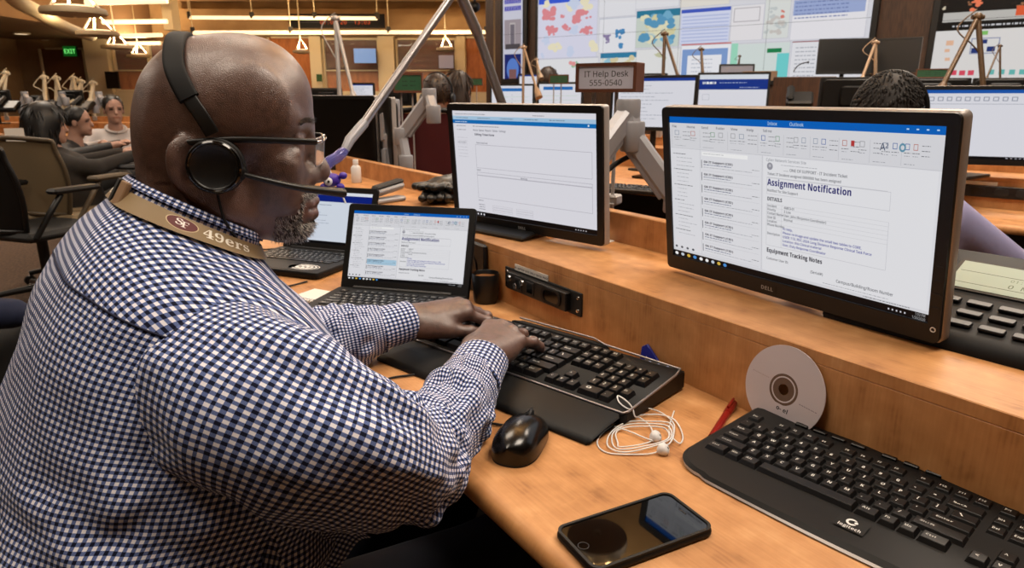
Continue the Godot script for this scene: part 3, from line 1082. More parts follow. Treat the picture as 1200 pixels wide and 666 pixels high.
func form_page(w: int, h: int) -> Image:
	var im := Image.create(w, h, false, Image.FORMAT_RGB8)
	im.fill(Color(0.925, 0.92, 0.95))
	var ink := Color(0.35, 0.35, 0.4)
	var rule := Color(0.7, 0.69, 0.73)
	greek(im, w * 0.02, h * 0.03, w * 0.3, ink, 3)
	greek(im, w * 0.6, h * 0.03, w * 0.1, ink, 3)
	fill(im, 0, h * 0.05, w, h * 0.035, Color(0.7, 0.83, 0.93))
	for k in 5: greek(im, w * (0.03 + 0.17 * k), h * 0.065, w * 0.12, ink, 3)
	fill(im, 0, h * 0.085, w, h * 0.035, Color(0.07, 0.45, 0.75))
	greek(im, w * 0.02, h * 0.1, w * 0.12, Color.WHITE, 4)
	disc(im, w * 0.95, h * 0.1, h * 0.008, Color.WHITE)
	for k in 3: greek(im, w * 0.03, h * (0.14 + 0.035 * k * (2.2 if k == 2 else 1.0)), w * 0.09, ink, 3)
	for k in 7: greek(im, w * 0.03, h * (0.25 + 0.03 * k), w * 0.1, rule, 2)
	greek(im, w * 0.16, h * 0.14, w * 0.25, ink, 3)
	text(im, "Home  Queue  Reports  Tickets   Settings", w * 0.16, h * 0.185, int(h * 0.022), ink)
	text(im, "Editing: Ticket Form", w * 0.17, h * 0.225, int(h * 0.025), Color(0.2, 0.2, 0.25), 700)
	text(im, "Notes (required)", w * 0.18, h * 0.3, int(h * 0.02), ink)
	outline(im, w * 0.17, h * 0.31, w * 0.8, h * 0.22, rule, 2)
	text(im, "Detail", w * 0.17, h * 0.555, int(h * 0.02), ink)
	outline(im, w * 0.17, h * 0.57, w * 0.8, h * 0.03, rule, 2)
	text(im, "Work log", w * 0.5, h * 0.594, int(h * 0.02), ink)
	outline(im, w * 0.17, h * 0.6, w * 0.8, h * 0.22, rule, 2)
	greek(im, w * 0.17, h * 0.84, w * 0.05, ink, 3)
	for k in 3:
		greek(im, w * 0.17, h * (0.88 + 0.022 * k), w * 0.06, ink, 3)
		outline(im, w * 0.28, h * (0.875 + 0.022 * k), w * 0.15, h * 0.018, rule, 1)
		outline(im, w * 0.46, h * (0.875 + 0.022 * k), w * 0.12, h * 0.018, rule, 1)
	fill(im, 0, h * 0.955, w, h * 0.045, Color(0.03, 0.03, 0.04))
	for k in 9: disc(im, w * (0.015 + 0.024 * k), h * 0.978, h * 0.01, Color(0.92, 0.92, 0.95))
	for k in 5: fill(im, w * (0.86 + 0.016 * k), h * 0.974, w * 0.007, h * 0.01, Color(0.85, 0.85, 0.88))
	return im

func portal_page(w: int, h: int) -> Image:
	var im := Image.create(w, h, false, Image.FORMAT_RGB8)
	im.fill(Color(0.88, 0.91, 0.96))
	fill(im, 0, 0, w, h * 0.06, Color(0.93, 0.95, 0.98))
	fill(im, 0, h * 0.06, w, h * 0.13, Color(0.02, 0.13, 0.5))
	greek(im, w * 0.1, h * 0.25, w * 0.5, Color(0.3, 0.35, 0.5), 4)
	fill(im, w * 0.1, h * 0.32, w * 0.18, h * 0.04, Color(0.1, 0.15, 0.3))
	for k in 7: greek(im, w * 0.1, h * (0.4 + 0.05 * k), w * 0.4, Color(0.5, 0.55, 0.65), 3, rng.randf_range(0.5, 1))
	fill(im, 0, h * 0.945, w, h * 0.055, Color(0.03, 0.03, 0.05))
	for k in 9: fill(im, w * (0.02 + 0.03 * k), h * 0.96, w * 0.014, h * 0.025, Color(0.9, 0.9, 0.93))
	return im

func foreground() -> void:
	legends()
	M.dell = logo_mat("DELL")
	M.scr_mail = screen_mat(outlook(1280, 720), SCREEN)
	M.scr_form = screen_mat(form_page(1024, 640), SCREEN)
	M.scr_mail_small = screen_mat(outlook(900, 540, true), SCREEN)
	M.scr_portal = screen_mat(portal_page(640, 400), SCREEN)
	# the two displays of the main desk
	var nR := Vector3(sin(deg_to_rad(-92.4)) * cos(deg_to_rad(-7.5)), sin(deg_to_rad(-7.5)), cos(deg_to_rad(-92.4)) * cos(deg_to_rad(-7.5)))
	var big := monitor("wide black monitor showing a mail titled Assignment Notification", frame_at(Vector3(0.894, DESK + 0.278, -0.624), nR), 0.489, 0.291, M.scr_mail, "", {"logo": 1, "buttons": 1, "logo_x": -0.02, "side": 0.0165, "bottom": 0.026})
	var arm := mb()
	arm.box(Vector3(0, -0.02, -0.085), Vector3(0.1, 0.1, 0.06), 0.008)
	arm.box(Vector3(0.0, -0.06, -0.1), Vector3(0.06, 0.16, 0.03), 0.008)
	part("stand_neck", arm, M.black_soft, big)
	var nL := Vector3(sin(deg_to_rad(-77.0)) * cos(deg_to_rad(-4.0)), sin(deg_to_rad(-4.0)), cos(deg_to_rad(-77.0)) * cos(deg_to_rad(-4.0)))
	var left := monitor("silver-edged monitor showing a blank web form, beside the help desk sign", frame_at(Vector3(0.869, DESK + 0.2784, -1.279), nL), 0.462, 0.288, M.scr_form, "", {"logo": 1, "side": 0.0165, "bottom": 0.022, "round": 0.007, "casing": M.silver_paint})
	var stand := mb()
	stand.box(Vector3(-0.06, -0.1415, -0.03), Vector3(0.2, 0.012, 0.15), 0.004, Basis(Vector3.RIGHT, deg_to_rad(4)))
	stand.box(Vector3(-0.06, -0.06, -0.075), Vector3(0.06, 0.17, 0.03), 0.006)
	part("stand", stand, M.black, left)
	power_strip()
	dell_keyboard()
	wide_keyboard()
	mouse()
	phone()
	earbuds()
	compact_disc()
	pens()
	laptops()
	desk_phone()
	small_desk_things()

func power_strip() -> void:
	var t := thing("power_strip", "black socket panel screwed to the console riser below a white label", "socket panel", Transform3D(Basis(Vector3.UP, -PI / 2), Vector3(RISER_X, DESK + 0.062, -1.072)))
	# local: x along the row towards the camera, y up, z out of the riser
	var p := mb()
	p.prism(rrect(0.262, 0.046, 0.003), -0.006, 0.003, 0.001)
	part("plate", p, M.black_matte, t)
	var b := mb()
	b.box(Vector3(-0.004, 0.0, 0.009), Vector3(0.205, 0.038, 0.013), 0.002)
	part("housing", b, M.black, t)
	for k in 3:
		var j := mb(Transform3D(Basis(Vector3.RIGHT, PI / 2), Vector3(-0.094 + k * 0.024, (-0.006 if k % 2 else 0.006), 0.0155)))
		j.lathe(PackedVector2Array([Vector2(0.0025, -0.003), Vector2(0.0025, 0.004), Vector2(0.006, 0.004), Vector2(0.0072, 0.0), Vector2(0.0072, -0.002)]), 16)
		part("jack", j, M.chrome, t)
	for x in [-0.06, -0.018]:
		var q := mb()
		q.box(Vector3(x, 0, 0.016), Vector3(0.026, 0.028, 0.003), 0.001)
		part("data_port", q, M.charcoal, t)
		var h := mb()
		h.box(Vector3(x, 0, 0.0178), Vector3(0.018, 0.018, 0.001))
		part("port_opening", h, M.black_gloss, t)
	var o := mb()
	ring(o, rrect(0.062, 0.032, 0.013), rrect(0.05, 0.024, 0.0115), 0.0155, 0.0175)
	part("socket_rim", o, M.black_soft, t, Transform3D(Basis(), Vector3(0.052, 0, 0)))
	var so := mb()
	so.prism(rrect(0.05, 0.024, 0.0115), 0.0145, 0.0158)
	part("socket", so, M.black_gloss, t, Transform3D(Basis(), Vector3(0.052, 0, 0)))
	for x in [-0.122, 0.12]:
		for y in [-0.013, 0.013]:
			var s := mb(Transform3D(Basis(Vector3.RIGHT, PI / 2), Vector3(x, y, 0.003)))
			s.lathe(PackedVector2Array([Vector2(0.004, 0), Vector2(0.0035, 0.0015), Vector2(0, 0.002)]), 10)
			part("screw", s, M.chrome, t)
	var im := Image.create(256, 40, false, Image.FORMAT_RGB8)
	im.fill(Color(0.86, 0.85, 0.82))
	text(im, "FOR LAPTOP USE ONLY DATA PHONE", 128, 27, 17, Color(0.25, 0.25, 0.25), 700, 1)
	var l := mb()
	l.box(Vector3(-0.035, 0.0275, 0.0015), Vector3(0.118, 0.0145, 0.002))
	part("label_strip", l, print_mat(im), t)

func keyboard_frame(p: Vector3, away: Vector3) -> Transform3D:
	# local x right, y up, -z away from the typist
	var z := -away.normalized()
	var x := Vector3.UP.cross(z).normalized()
	return Transform3D(Basis(x, z.cross(x), z), p)

func dell_keyboard() -> void:
	var a := deg_to_rad(14.5)
	var away := Vector3(cos(a), 0, -sin(a))
	var right := Vector3(sin(a), 0, cos(a))
	var rb := Vector3(0.763, DESK, -0.667)
	var o := rb - right * 0.23
	var t := thing("keyboard", "black keyboard with silver edge and detachable palm rest, being typed on", "keyboard", keyboard_frame(o, away))
	# origin: middle of the back edge; z grows towards the typist
	var side := PackedVector2Array([Vector2(0, 0.002), Vector2(0.0, 0.03), Vector2(0.012, 0.0355), Vector2(0.03, 0.034), Vector2(0.165, 0.02), Vector2(0.168, 0.002)])
	var b := mb(Transform3D(Basis(Vector3(0, 0, 1), Vector3.UP, Vector3(-1, 0, 0)), Vector3.ZERO))
	b.prism(side, -0.23, 0.23, 0.003)
	part("body", b, M.black_soft, t)
	# silver strip round the rim
	var e := mb()
	var sl := func(z: float) -> float: return 0.036 - z * 0.0965
	e.tube(PackedVector3Array([Vector3(-0.229, sl.call(0.02), 0.02), Vector3(-0.229, sl.call(0.16), 0.16), Vector3(-0.226, sl.call(0.168), 0.1685), Vector3(0.226, sl.call(0.168), 0.1685), Vector3(0.2295, sl.call(0.16), 0.16), Vector3(0.2295, sl.call(0.03), 0.03), Vector3(0.225, sl.call(0.01), 0.008), Vector3(0.08, sl.call(0.0), -0.001), Vector3(0.05, sl.call(-0.012), -0.012), Vector3(-0.12, sl.call(-0.012), -0.012)]), 0.0019, 6)
	part("rim", e, M.silver, t)
	var hump := mb()
	hump.prism(PackedVector2Array([Vector2(-0.13, 0.0), Vector2(0.09, 0.0), Vector2(0.055, 0.012), Vector2(-0.11, 0.012)]), 0.006, 0.034, 0.002)
	part("media_bar", hump, M.black_soft, t, Transform3D(Basis(Vector3.RIGHT, -PI / 2), Vector3(0, 0, 0)))
	put_keys(t, Vector3(-0.214, 0.0335, 0.022), 0.01903, 0.0222, 0.0085, 0.0012, deg_to_rad(5.6))
	var p := mb(Transform3D(Basis(Vector3(0, 0, 1), Vector3.UP, Vector3(-1, 0, 0)), Vector3.ZERO))
	p.prism(PackedVector2Array([Vector2(0.171, 0.002), Vector2(0.171, 0.0185), Vector2(0.2, 0.0165), Vector2(0.236, 0.01), Vector2(0.246, 0.005), Vector2(0.246, 0.001)]), -0.225, 0.225, 0.004)
	part("palm_rest", p, M.black_soft, t)
	var im := Image.create(64, 16, false, Image.FORMAT_RGB8)
	im.fill(Color(0.04, 0.04, 0.04))
	for k in 3: disc(im, 12 + k * 20, 8, 3, Color(0.5, 0.55, 0.7))
	part("indicator_strip", sheet(0.05, 0.006), print_mat(im), t, Transform3D(Basis(Vector3.RIGHT, -PI / 2 + 0.1), Vector3(0.19, 0.0358, 0.013)))

func wide_keyboard() -> void:
	var a := deg_to_rad(7.5)
	var away := Vector3(cos(a), 0, -sin(a))
	var right := Vector3(sin(a), 0, cos(a))
	var lb := Vector3(0.766, DESK, -0.545)
	var o := lb + right * 0.228
	var t := thing("keyboard", "wide black keyboard with built-in palm rest and white legends, compact disc behind it", "keyboard", keyboard_frame(o, away))
	var w := 0.228
	var outline2 := PackedVector2Array()
	# plan outline (x, -z): rounded front corners, bowed front edge
	for i in 9:
		var q := PI / 2 * i / 8.0
		outline2.append(Vector2(-w + 0.045 - sin(q) * 0.045 - 0.004, -0.155 - 0.028 * (1 - cos(q)) * 0 - 0.034 * cos(q)))
	outline2.reverse()
	var pl := PackedVector2Array()
	pl.append(Vector2(-w + 0.006, -0.004)); pl.append(Vector2(-w + 0.02, 0.0))
	pl.append(Vector2(w - 0.02, 0.0)); pl.append(Vector2(w - 0.006, -0.004))
	pl.append(Vector2(w, -0.15))
	for i in 9:
		var q := PI / 2 * i / 8.0
		pl.append(Vector2(w - 0.04 + cos(q) * 0.04, -0.155 - sin(q) * 0.032))
	for i in 15:
		var x := (w - 0.05) * (1 - 2 * i / 14.0)
		pl.append(Vector2(x, -0.187 - 0.01 * (1 - (x / w) * (x / w))))
	for i in 9:
		var q := PI / 2 * (1 - i / 8.0)
		pl.append(Vector2(-w + 0.04 - cos(q) * 0.04, -0.155 - sin(q) * 0.032))
	pl.append(Vector2(-w, -0.15))
	# shaped top: rows across the depth
	var ctr := Vector2(0, -0.095)
	var b := mb()
	var lower := PackedVector3Array()
	var mid := PackedVector3Array()
	var top := PackedVector3Array()
	var hgt := func(z: float) -> float: return 0.024 - z * 0.06 if z < 0.135 else 0.0159 - (z - 0.135) * 0.13
	for q in pl:
		var dd := (q - ctr).normalized()
		lower.append(Vector3(q.x - dd.x * 0.003, 0.002, -q.y - dd.y * -0.003 * -1.0))
		mid.append(Vector3(q.x, hgt.call(-q.y) - 0.004, -q.y))
		var q2 := q - dd * 0.006
		top.append(Vector3(q2.x, hgt.call(-q2.y), -q2.y))
	var s0 := mb()
	s0.grid([top, mid], true)
	var cen := PackedVector3Array()
	for i in top.size():
		cen.append(Vector3(top[i].x, top[i].y, top[i].z))
	# top cap by strips in x
	var poly2 := PackedVector2Array()
	for q in top: poly2.append(Vector2(q.x, q.z))
	var ids := Geometry2D.triangulate_polygon(poly2)
	var base := s0.v.size()
	for q in top: s0.vert(q, Vector3(0, 1, 0.06))
	for i in range(0, ids.size(), 3): s0.tri(base + ids[i], base + ids[i + 1], base + ids[i + 2])
	part("body", s0, M.black_soft, t)
	var rim := mb()
	rim.grid([mid, lower], true)
	part("edge_band", rim, M.silver_paint, t)
	put_keys(t, Vector3(-0.212, 0.0198, 0.026), 0.0188, 0.0187, 0.0055, 0.0014, deg_to_rad(3.4))
	for k in 8:
		var hk := mb()
		hk.box(Vector3(-0.15 + k * 0.024 + (0.012 if k > 3 else 0.0), 0.0245, 0.0135), Vector3(0.017, 0.004, 0.006), 0.001)
		part("media_key", hk, M.keycap_plain, t)
	var im := Image.create(128, 96, false, Image.FORMAT_RGB8)
	im.fill(Color(0.024, 0.024, 0.026))
	disc(im, 58, 34, 24, Color(0.85, 0.85, 0.85), 13)
	fill(im, 60, 20, 30, 22, Color(0.024, 0.024, 0.026))
	disc(im, 76, 30, 8, Color(0.85, 0.85, 0.85))
	text(im, "logitech", 64, 84, 26, Color(0.85, 0.85, 0.85), 700, 1)
	var lm := print_mat(im, 0.55)
	lm.metallic_specular = 0.4
	part("logo", sheet(0.03, 0.021), lm, t, Transform3D(Basis(Vector3.RIGHT, -PI / 2 + 0.0), Vector3(-0.02, 0.0129, 0.163)).rotated_local(Vector3.RIGHT, 0.13))

func mouse() -> void:
	var head := Vector3(0.8, 0, -0.6).normalized()
	var t := thing("computer_mouse", "black wired computer mouse beside the sleeve on the desk", "mouse", keyboard_frame(Vector3(0.452, DESK, -0.66), head))
	var rows := []
	var nz := 30
	for j in nz + 1:
		var u := 0.5 - 0.5 * cos(PI * j / nz)
		var z := -0.056 + 0.112 * u
		var hw := 0.031 * pow(maxf(0.0, 1.0 - pow(absf(u * 2 - 1.0), 3.2)), 0.42) * (0.93 + 0.1 * u)
		var hh := 0.036 * pow(maxf(0.0, 1.0 - pow(absf((u - 0.56) / 0.56), 2.4)), 0.55)
		var row := PackedVector3Array()
		for i in 31:
			var a := PI * i / 30.0
			row.append(Vector3(-cos(a) * hw * (1.0 + 0.06 * sin(a)), 0.003 + pow(sin(a), 0.75) * hh, z))
		rows.append(row)
	var b := mb()
	b.grid(rows, false, [], true)
	part("body", b, M.mouse, t)
	var f := mb()
	var pl := PackedVector2Array()
	for j in nz + 1: pl.append(Vector2(rows[j][30].x * 0.97, rows[j][30].z))
	for j in range(nz, -1, -1): pl.append(Vector2(rows[j][0].x * 0.97, rows[j][0].z))
	f.xf = Transform3D(Basis(Vector3.RIGHT, PI / 2), Vector3.ZERO)
	f.prism(pl, -0.004, -0.0005)
	part("foot_plate", f, M.black_matte, t)
	var wheel := mb(Transform3D(Basis(Vector3.FORWARD, PI / 2), Vector3(0, 0.027, -0.034)))
	wheel.lathe(PackedVector2Array([Vector2(0, -0.0035), Vector2(0.009, -0.0035), Vector2(0.0105, 0), Vector2(0.009, 0.0035), Vector2(0, 0.0035)]), 20)
	part("scroll_wheel", wheel, M.charcoal, t)
	var line := mb()
	line.tube(PackedVector3Array([Vector3(0, 0.0345, -0.045), Vector3(0, 0.0385, -0.02)]), 0.0011, 6)
	part("button_gap", line, M.black_matte, t)
	var c := mb(t.transform.affine_inverse())
	c.tube(smooth_path([t.transform * Vector3(0, 0.008, -0.054), t.transform * Vector3(0, 0.006, -0.064), at_y(600, 498, DESK + 0.003), at_y(580, 497, DESK + 0.003), at_y(555, 488, DESK + 0.003), at_y(520, 437, DESK + 0.003), at_y(480, 440, DESK + 0.003), at_y(455, 444, DESK + 0.003), at_y(430, 453, DESK + 0.003), at_y(418, 462, DESK + 0.003)]), 0.0018, 6)
	part("cable", c, M.black_matte, t)

func phone() -> void:
	var c0 := at_y(657, 622, DESK + 0.011)
	var c1 := at_y(784, 575, DESK + 0.011)
	var c2 := at_y(836, 617, DESK + 0.011)
	var c3 := at_y(690, 663, DESK + 0.011)
	var mid := (c0 + c1 + c2 + c3) / 4
	var lx := ((c1 - c0) + (c2 - c3)).normalized()
	mid.y = DESK
	var t := thing("smartphone", "smartphone in a black case lying screen up on the desk", "phone", Transform3D(Basis(lx, Vector3.UP, lx.cross(Vector3.UP)), mid))
	var flat := Transform3D(Basis(Vector3.RIGHT, -PI / 2), Vector3.ZERO)
	var k := mb(flat)
	k.prism(rrect(0.15, 0.0775, 0.0115, 6), 0.0, 0.0085, 0.0025)
	part("case", k, M.black_soft, t)
	var r := mb(flat)
	ring(r, rrect(0.1485, 0.076, 0.011, 6), rrect(0.1425, 0.07, 0.009, 6), 0.008, 0.0105)
	part("case_rim", r, M.black_matte, t)
	var g := mb(flat)
	g.prism(rrect(0.142, 0.0695, 0.009, 6), 0.008, 0.0093, 0.0003)
	part("glass_front", g, M.phone_glass, t)
	var sp := mb()
	sp.box(Vector3(0.063, 0.0094, 0), Vector3(0.0015, 0.0004, 0.011))
	part("earpiece", sp, M.charcoal, t)
	var hb := mb()
	hb.lathe(PackedVector2Array([Vector2(0.005, 0.0093), Vector2(0.0055, 0.00945), Vector2(0.0058, 0.0093)]), 20)
	part("home_button", hb, M.charcoal, t, Transform3D(Basis(), Vector3(-0.063, 0, 0)))

func earbuds() -> void:
	var t := thing("earphones", "white earbuds with tangled white cable beside the palm rest", "earphones", Transform3D(Basis(), at_y(752, 508, DESK)))
	var inv: Transform3D = t.transform.affine_inverse()
	var d := func(x: float, y: float, h := 0.0015) -> Vector3: return at_y(x, y, DESK + h)
	var path := [d.call(790, 482), d.call(784, 505, 0.003), d.call(796, 520, 0.004), d.call(800, 510, 0.003), d.call(790, 492, 0.003), d.call(768, 486, 0.004), d.call(735, 490, 0.003), d.call(708, 506), d.call(700, 520), d.call(712, 531), d.call(745, 533, 0.002), d.call(770, 530, 0.003)]
	for turn in 3:
		var k := turn * 3.0
		path.append_array([d.call(788 - k, 515, 0.005), d.call(786 - k, 497 + k, 0.006), d.call(762, 494 + k, 0.005), d.call(735, 495 + k, 0.004), d.call(716 + k, 507, 0.003), d.call(712 + k * 2, 522 - k * 0.5, 0.003), d.call(727, 530 - k, 0.003), d.call(752, 527 - k, 0.004)])
	path.append_array([d.call(765, 515, 0.004), d.call(762, 500, 0.004), d.call(750, 490, 0.004), d.call(744, 488, 0.012), d.call(741, 478, 0.022), d.call(734, 470, 0.028), d.call(724, 464, 0.028), d.call(726, 472, 0.025), d.call(738, 480, 0.022), d.call(755, 478, 0.008), d.call(775, 484, 0.004), d.call(790, 498, 0.004), d.call(786, 518, 0.004), d.call(776, 524, 0.006)])
	var c := mb(inv)
	c.tube(smooth_path(path, 6), 0.00105, 6)
	part("cable", c, M.white_plastic, t)
	var j := mb(inv)
	j.tube(smooth_path([d.call(720, 500, 0.004), d.call(738, 506, 0.004), d.call(752, 512, 0.004), d.call(765, 517, 0.006)], 6), 0.00105, 6)
	part("cable", j, M.white_plastic, t)
	for q in [[768, 512, 0.007], [777, 527, 0.007]]:
		var p: Vector3 = d.call(q[0], q[1], q[2])
		var b := mb(inv * Transform3D(Basis(Vector3.UP, 0.6) * Basis(Vector3.RIGHT, 0.9), p))
		b.lathe(PackedVector2Array([Vector2(0.0, -0.008), Vector2(0.003, -0.0075), Vector2(0.0058, -0.005), Vector2(0.0085, 0.0), Vector2(0.0078, 0.004), Vector2(0.005, 0.0065), Vector2(0, 0.0072)]), 18, 0.3)
		b.tube(PackedVector3Array([Vector3(0, -0.003, 0.003), Vector3(0, -0.012, 0.016), Vector3(0, -0.016, 0.024)]), PackedFloat32Array([0.0035, 0.0028, 0.002]), 8)
		part("bud", b, M.white_plastic, t)
		var g := mb(inv * Transform3D(Basis(Vector3.UP, 0.6) * Basis(Vector3.RIGHT, 0.9), p))
		g.ball(Vector3(0, 0.006, 0.001), Vector3(0.0025, 0.0014, 0.0025), 10, 6)
		part("grille", g, M.charcoal, t)

func compact_disc() -> void:
	var lean := deg_to_rad(9)
	var n := Vector3(-cos(lean), sin(lean), 0)
	var t := thing("compact_disc", "silver recordable compact disc leaning against the riser behind wide keyboard", "disc", frame_at(Vector3(0.7705, DESK + 0.0595, -0.503), n))
	var d := mb(Transform3D(Basis(Vector3.RIGHT, PI / 2), Vector3.ZERO))
	d.lathe(PackedVector2Array([Vector2(0.0215, -0.0006), Vector2(0.0598, -0.0006), Vector2(0.06, 0), Vector2(0.0598, 0.0006), Vector2(0.0215, 0.0006)]), 64)
	part("disc_face", d, M.disc, t)
	var h := mb(Transform3D(Basis(Vector3.RIGHT, PI / 2), Vector3.ZERO))
	h.lathe(PackedVector2Array([Vector2(0.0075, -0.0005), Vector2(0.0215, -0.0005), Vector2(0.0215, 0.0005), Vector2(0.0075, 0.0005), Vector2(0.0075, -0.0005)]), 48)
	part("clear_hub", h, M.disc_hub, t)
	var r := mb(Transform3D(Basis(Vector3.RIGHT, PI / 2), Vector3.ZERO))
	r.lathe(PackedVector2Array([Vector2(0.016, 0.0005), Vector2(0.017, 0.0009), Vector2(0.018, 0.0005)]), 48)
	part("stacking_ring", r, M.disc, t)
	var ground := Color(0.8, 0.76, 0.77)
	var mk := Image.create(128, 64, false, Image.FORMAT_RGB8)
	mk.fill(ground)
	text(mk, "o- el", 64, 46, 44, Color(0.08, 0.08, 0.09), 700, 1)
	part("marker_writing", sheet(0.026, 0.012), print_mat(mk, 0.4), t, Transform3D(Basis(Vector3.BACK, -0.1), Vector3(0.004, -0.027, 0.0009)))
	for q in [[-0.037, 0.01, Color(0.7, 0.64, 0.64)], [0.04, -0.012, Color(0.55, 0.5, 0.53)]]:
		var w1 := Image.create(160, 32, false, Image.FORMAT_RGB8)
		w1.fill(ground)
		greek(w1, 6, 12, 150, q[2], 8, 0.95)
		part("print", sheet(0.03, 0.005), print_mat(w1, 0.4), t, Transform3D(Basis(Vector3.BACK, -0.1), Vector3(q[0], q[1], 0.0009)))

func pens() -> void:
	var a := at_y(834, 513, DESK + 0.006)
	var b := at_y(857, 477, DESK + 0.006)
	var t := thing("pen", "red ballpoint pen lying between the white earbuds and wide keyboard", "pen", Transform3D(Basis(), a))
	var dir := (b - a).normalized()
	var e := a + dir * 0.125
	var m := mb(t.transform.affine_inverse())
	m.tube(PackedVector3Array([a, a + dir * 0.08]), 0.0052, 12)
	part("barrel", m, M.red_plastic, t)
	var m2 := mb(t.transform.affine_inverse())
	m2.tube(PackedVector3Array([a + dir * 0.08, a + dir * 0.085, a + dir * 0.12, a + dir * 0.122]), PackedFloat32Array([0.0055, 0.006, 0.0058, 0.004]), 12)
	part("cap", m2, M.red_plastic, t)
	var m3 := mb(t.transform.affine_inverse())
	m3.tube(PackedVector3Array([a + dir * 0.118 + Vector3.UP * 0.008, a + dir * 0.085 + Vector3.UP * 0.0085]), 0.0018, 8)
	part("clip", m3, M.red_plastic, t)
	# foil packet standing against the riser
	var bp := at_y(776, 434, DESK)
	bp.x = RISER_X - 0.014
	var t2 := thing("packet", "small blue foil packet with white print leaning on the riser behind keyboard", "packet", frame_at(bp + Vector3.UP * 0.001, Vector3(-1, 0.25, 0.1)))
	var pk := mb()
	pk.prism(PackedVector2Array([Vector2(-0.028, 0.0), Vector2(0.026, 0.0), Vector2(0.022, 0.012), Vector2(0.004, 0.026), Vector2(-0.02, 0.043), Vector2(-0.03, 0.036)]), -0.002, 0.003, 0.001)
	part("wrapper", pk, M.blue_plastic, t2)
	var wi := Image.create(64, 32, false, Image.FORMAT_RGB8)
	wi.fill(Color(0.08, 0.12, 0.5))
	greek(wi, 4, 8, 56, Color(0.9, 0.9, 0.95), 6, 1.0)
	greek(wi, 4, 20, 44, Color(0.9, 0.9, 0.95), 4, 1.0)
	part("print", sheet(0.024, 0.012), print_mat(wi), t2, Transform3D(Basis(Vector3.BACK, -0.5), Vector3(-0.008, 0.016, 0.0036)))

func laptop(label: String, c: Vector3, yaw: float, tilt: float, w: float, h: float, base_depth: float, screen: Material, group := "") -> Node3D:
	var n := Vector3(sin(yaw) * cos(tilt), sin(tilt), cos(yaw) * cos(tilt))
	var fr := frame_at(c, n)
	var hinge := fr * Vector3(0, -h / 2, 0)
	hinge.y = DESK
	var nf := Vector3(sin(yaw), 0, cos(yaw))
	var t := thing("laptop", label, "laptop", keyboard_frame(hinge, -nf), group)
	var loc: Transform3D = t.transform.affine_inverse() * fr
	var lid := mb(loc)
	lid.prism(rrect(w, h, 0.008), -0.009, -0.001, 0.001)
	part("lid", lid, M.black_soft, t)
	var bz := mb(loc)
	var inner := rrect(w - 0.03, h - 0.045, 0.001)
	for i in inner.size(): inner[i].y += 0.006
	ring(bz, rrect(w - 0.003, h - 0.003, 0.007), inner, -0.003, 0.001)
	part("bezel", bz, M.black, t)
	part("screen", sheet(w - 0.0295, h - 0.0445), screen, t, loc * Transform3D(Basis(), Vector3(0, 0.006, -0.0006)))
	part("logo", sheet(0.03, 0.0105), M.dell, t, loc * Transform3D(Basis(), Vector3(0.01, -h / 2 + 0.009, 0.0013)))
	var flat := Transform3D(Basis(Vector3.RIGHT, -PI / 2), Vector3(0, 0, base_depth / 2))
	var b := mb(flat)
	b.prism(rrect(w, base_depth, 0.008), 0.002, 0.018, 0.0015)
	part("base", b, M.black_soft, t)
	var hg := mb()
	hg.tube(PackedVector3Array([Vector3(-w * 0.38, 0.017, 0.002), Vector3(w * 0.38, 0.017, 0.002)]), 0.006, 10)
	part("hinge", hg, M.black, t)
	put_keys(t, Vector3(-w / 2 + 0.022, 0.0178, 0.025), (w - 0.044) / 15.0, 0.0178, 0.0022, 0.0022, 0.0, 15.1)
	var tp := mb(flat)
	tp.prism(rrect(0.1, 0.055, 0.003), 0.0176, 0.0183)
	part("touchpad", tp, M.charcoal, t, Transform3D(Basis(), Vector3(0, 0, base_depth / 2 - 0.04)))
	return t

func laptops() -> void:
	laptop("open black laptop showing a mail list, behind the typing hands", Vector3(0.633, DESK + 0.103, -1.384), deg_to_rad(-48.5), deg_to_rad(20), 0.31, 0.205, 0.215, M.scr_mail_small)
	var t := laptop("open black laptop showing a blue-banner page with round sticker on palm rest", Vector3(0.628, DESK + 0.098, -1.89), deg_to_rad(-55), deg_to_rad(20), 0.295, 0.195, 0.23, M.scr_portal)
	var im := Image.create(256, 128, false, Image.FORMAT_RGB8)
	im.fill(Color(0.9, 0.9, 0.88))
	disc(im, 128, 64, 110, Color(0.12, 0.12, 0.14), 98, 0.5)
	disc(im, 128, 64, 84, Color(0.12, 0.12, 0.14), 70, 0.5)
	for k in 5: fill(im, 80 + k * 20, 46 + (k % 2) * 14, 15, 22, Color(0.12, 0.12, 0.14))
	var s := mb()
	s.xf = Transform3D(Basis(), Vector3(0.075, 0.0183, 0.185))
	var e := PackedVector2Array()
	var v0 := s.v.size()
	s.vert(Vector3.ZERO, Vector3.UP, Vector2(0.5, 0.5))
	for i in 33:
		var a := TAU * i / 32
		s.vert(Vector3(cos(a) * 0.045, 0, sin(a) * 0.026), Vector3.UP, Vector2(0.5 + cos(a) * 0.46, 0.5 + sin(a) * 0.46))
		if i > 0: s.tri(v0, v0 + i, v0 + i + 1)
	part("sticker", s, print_mat(im, 0.5), t)

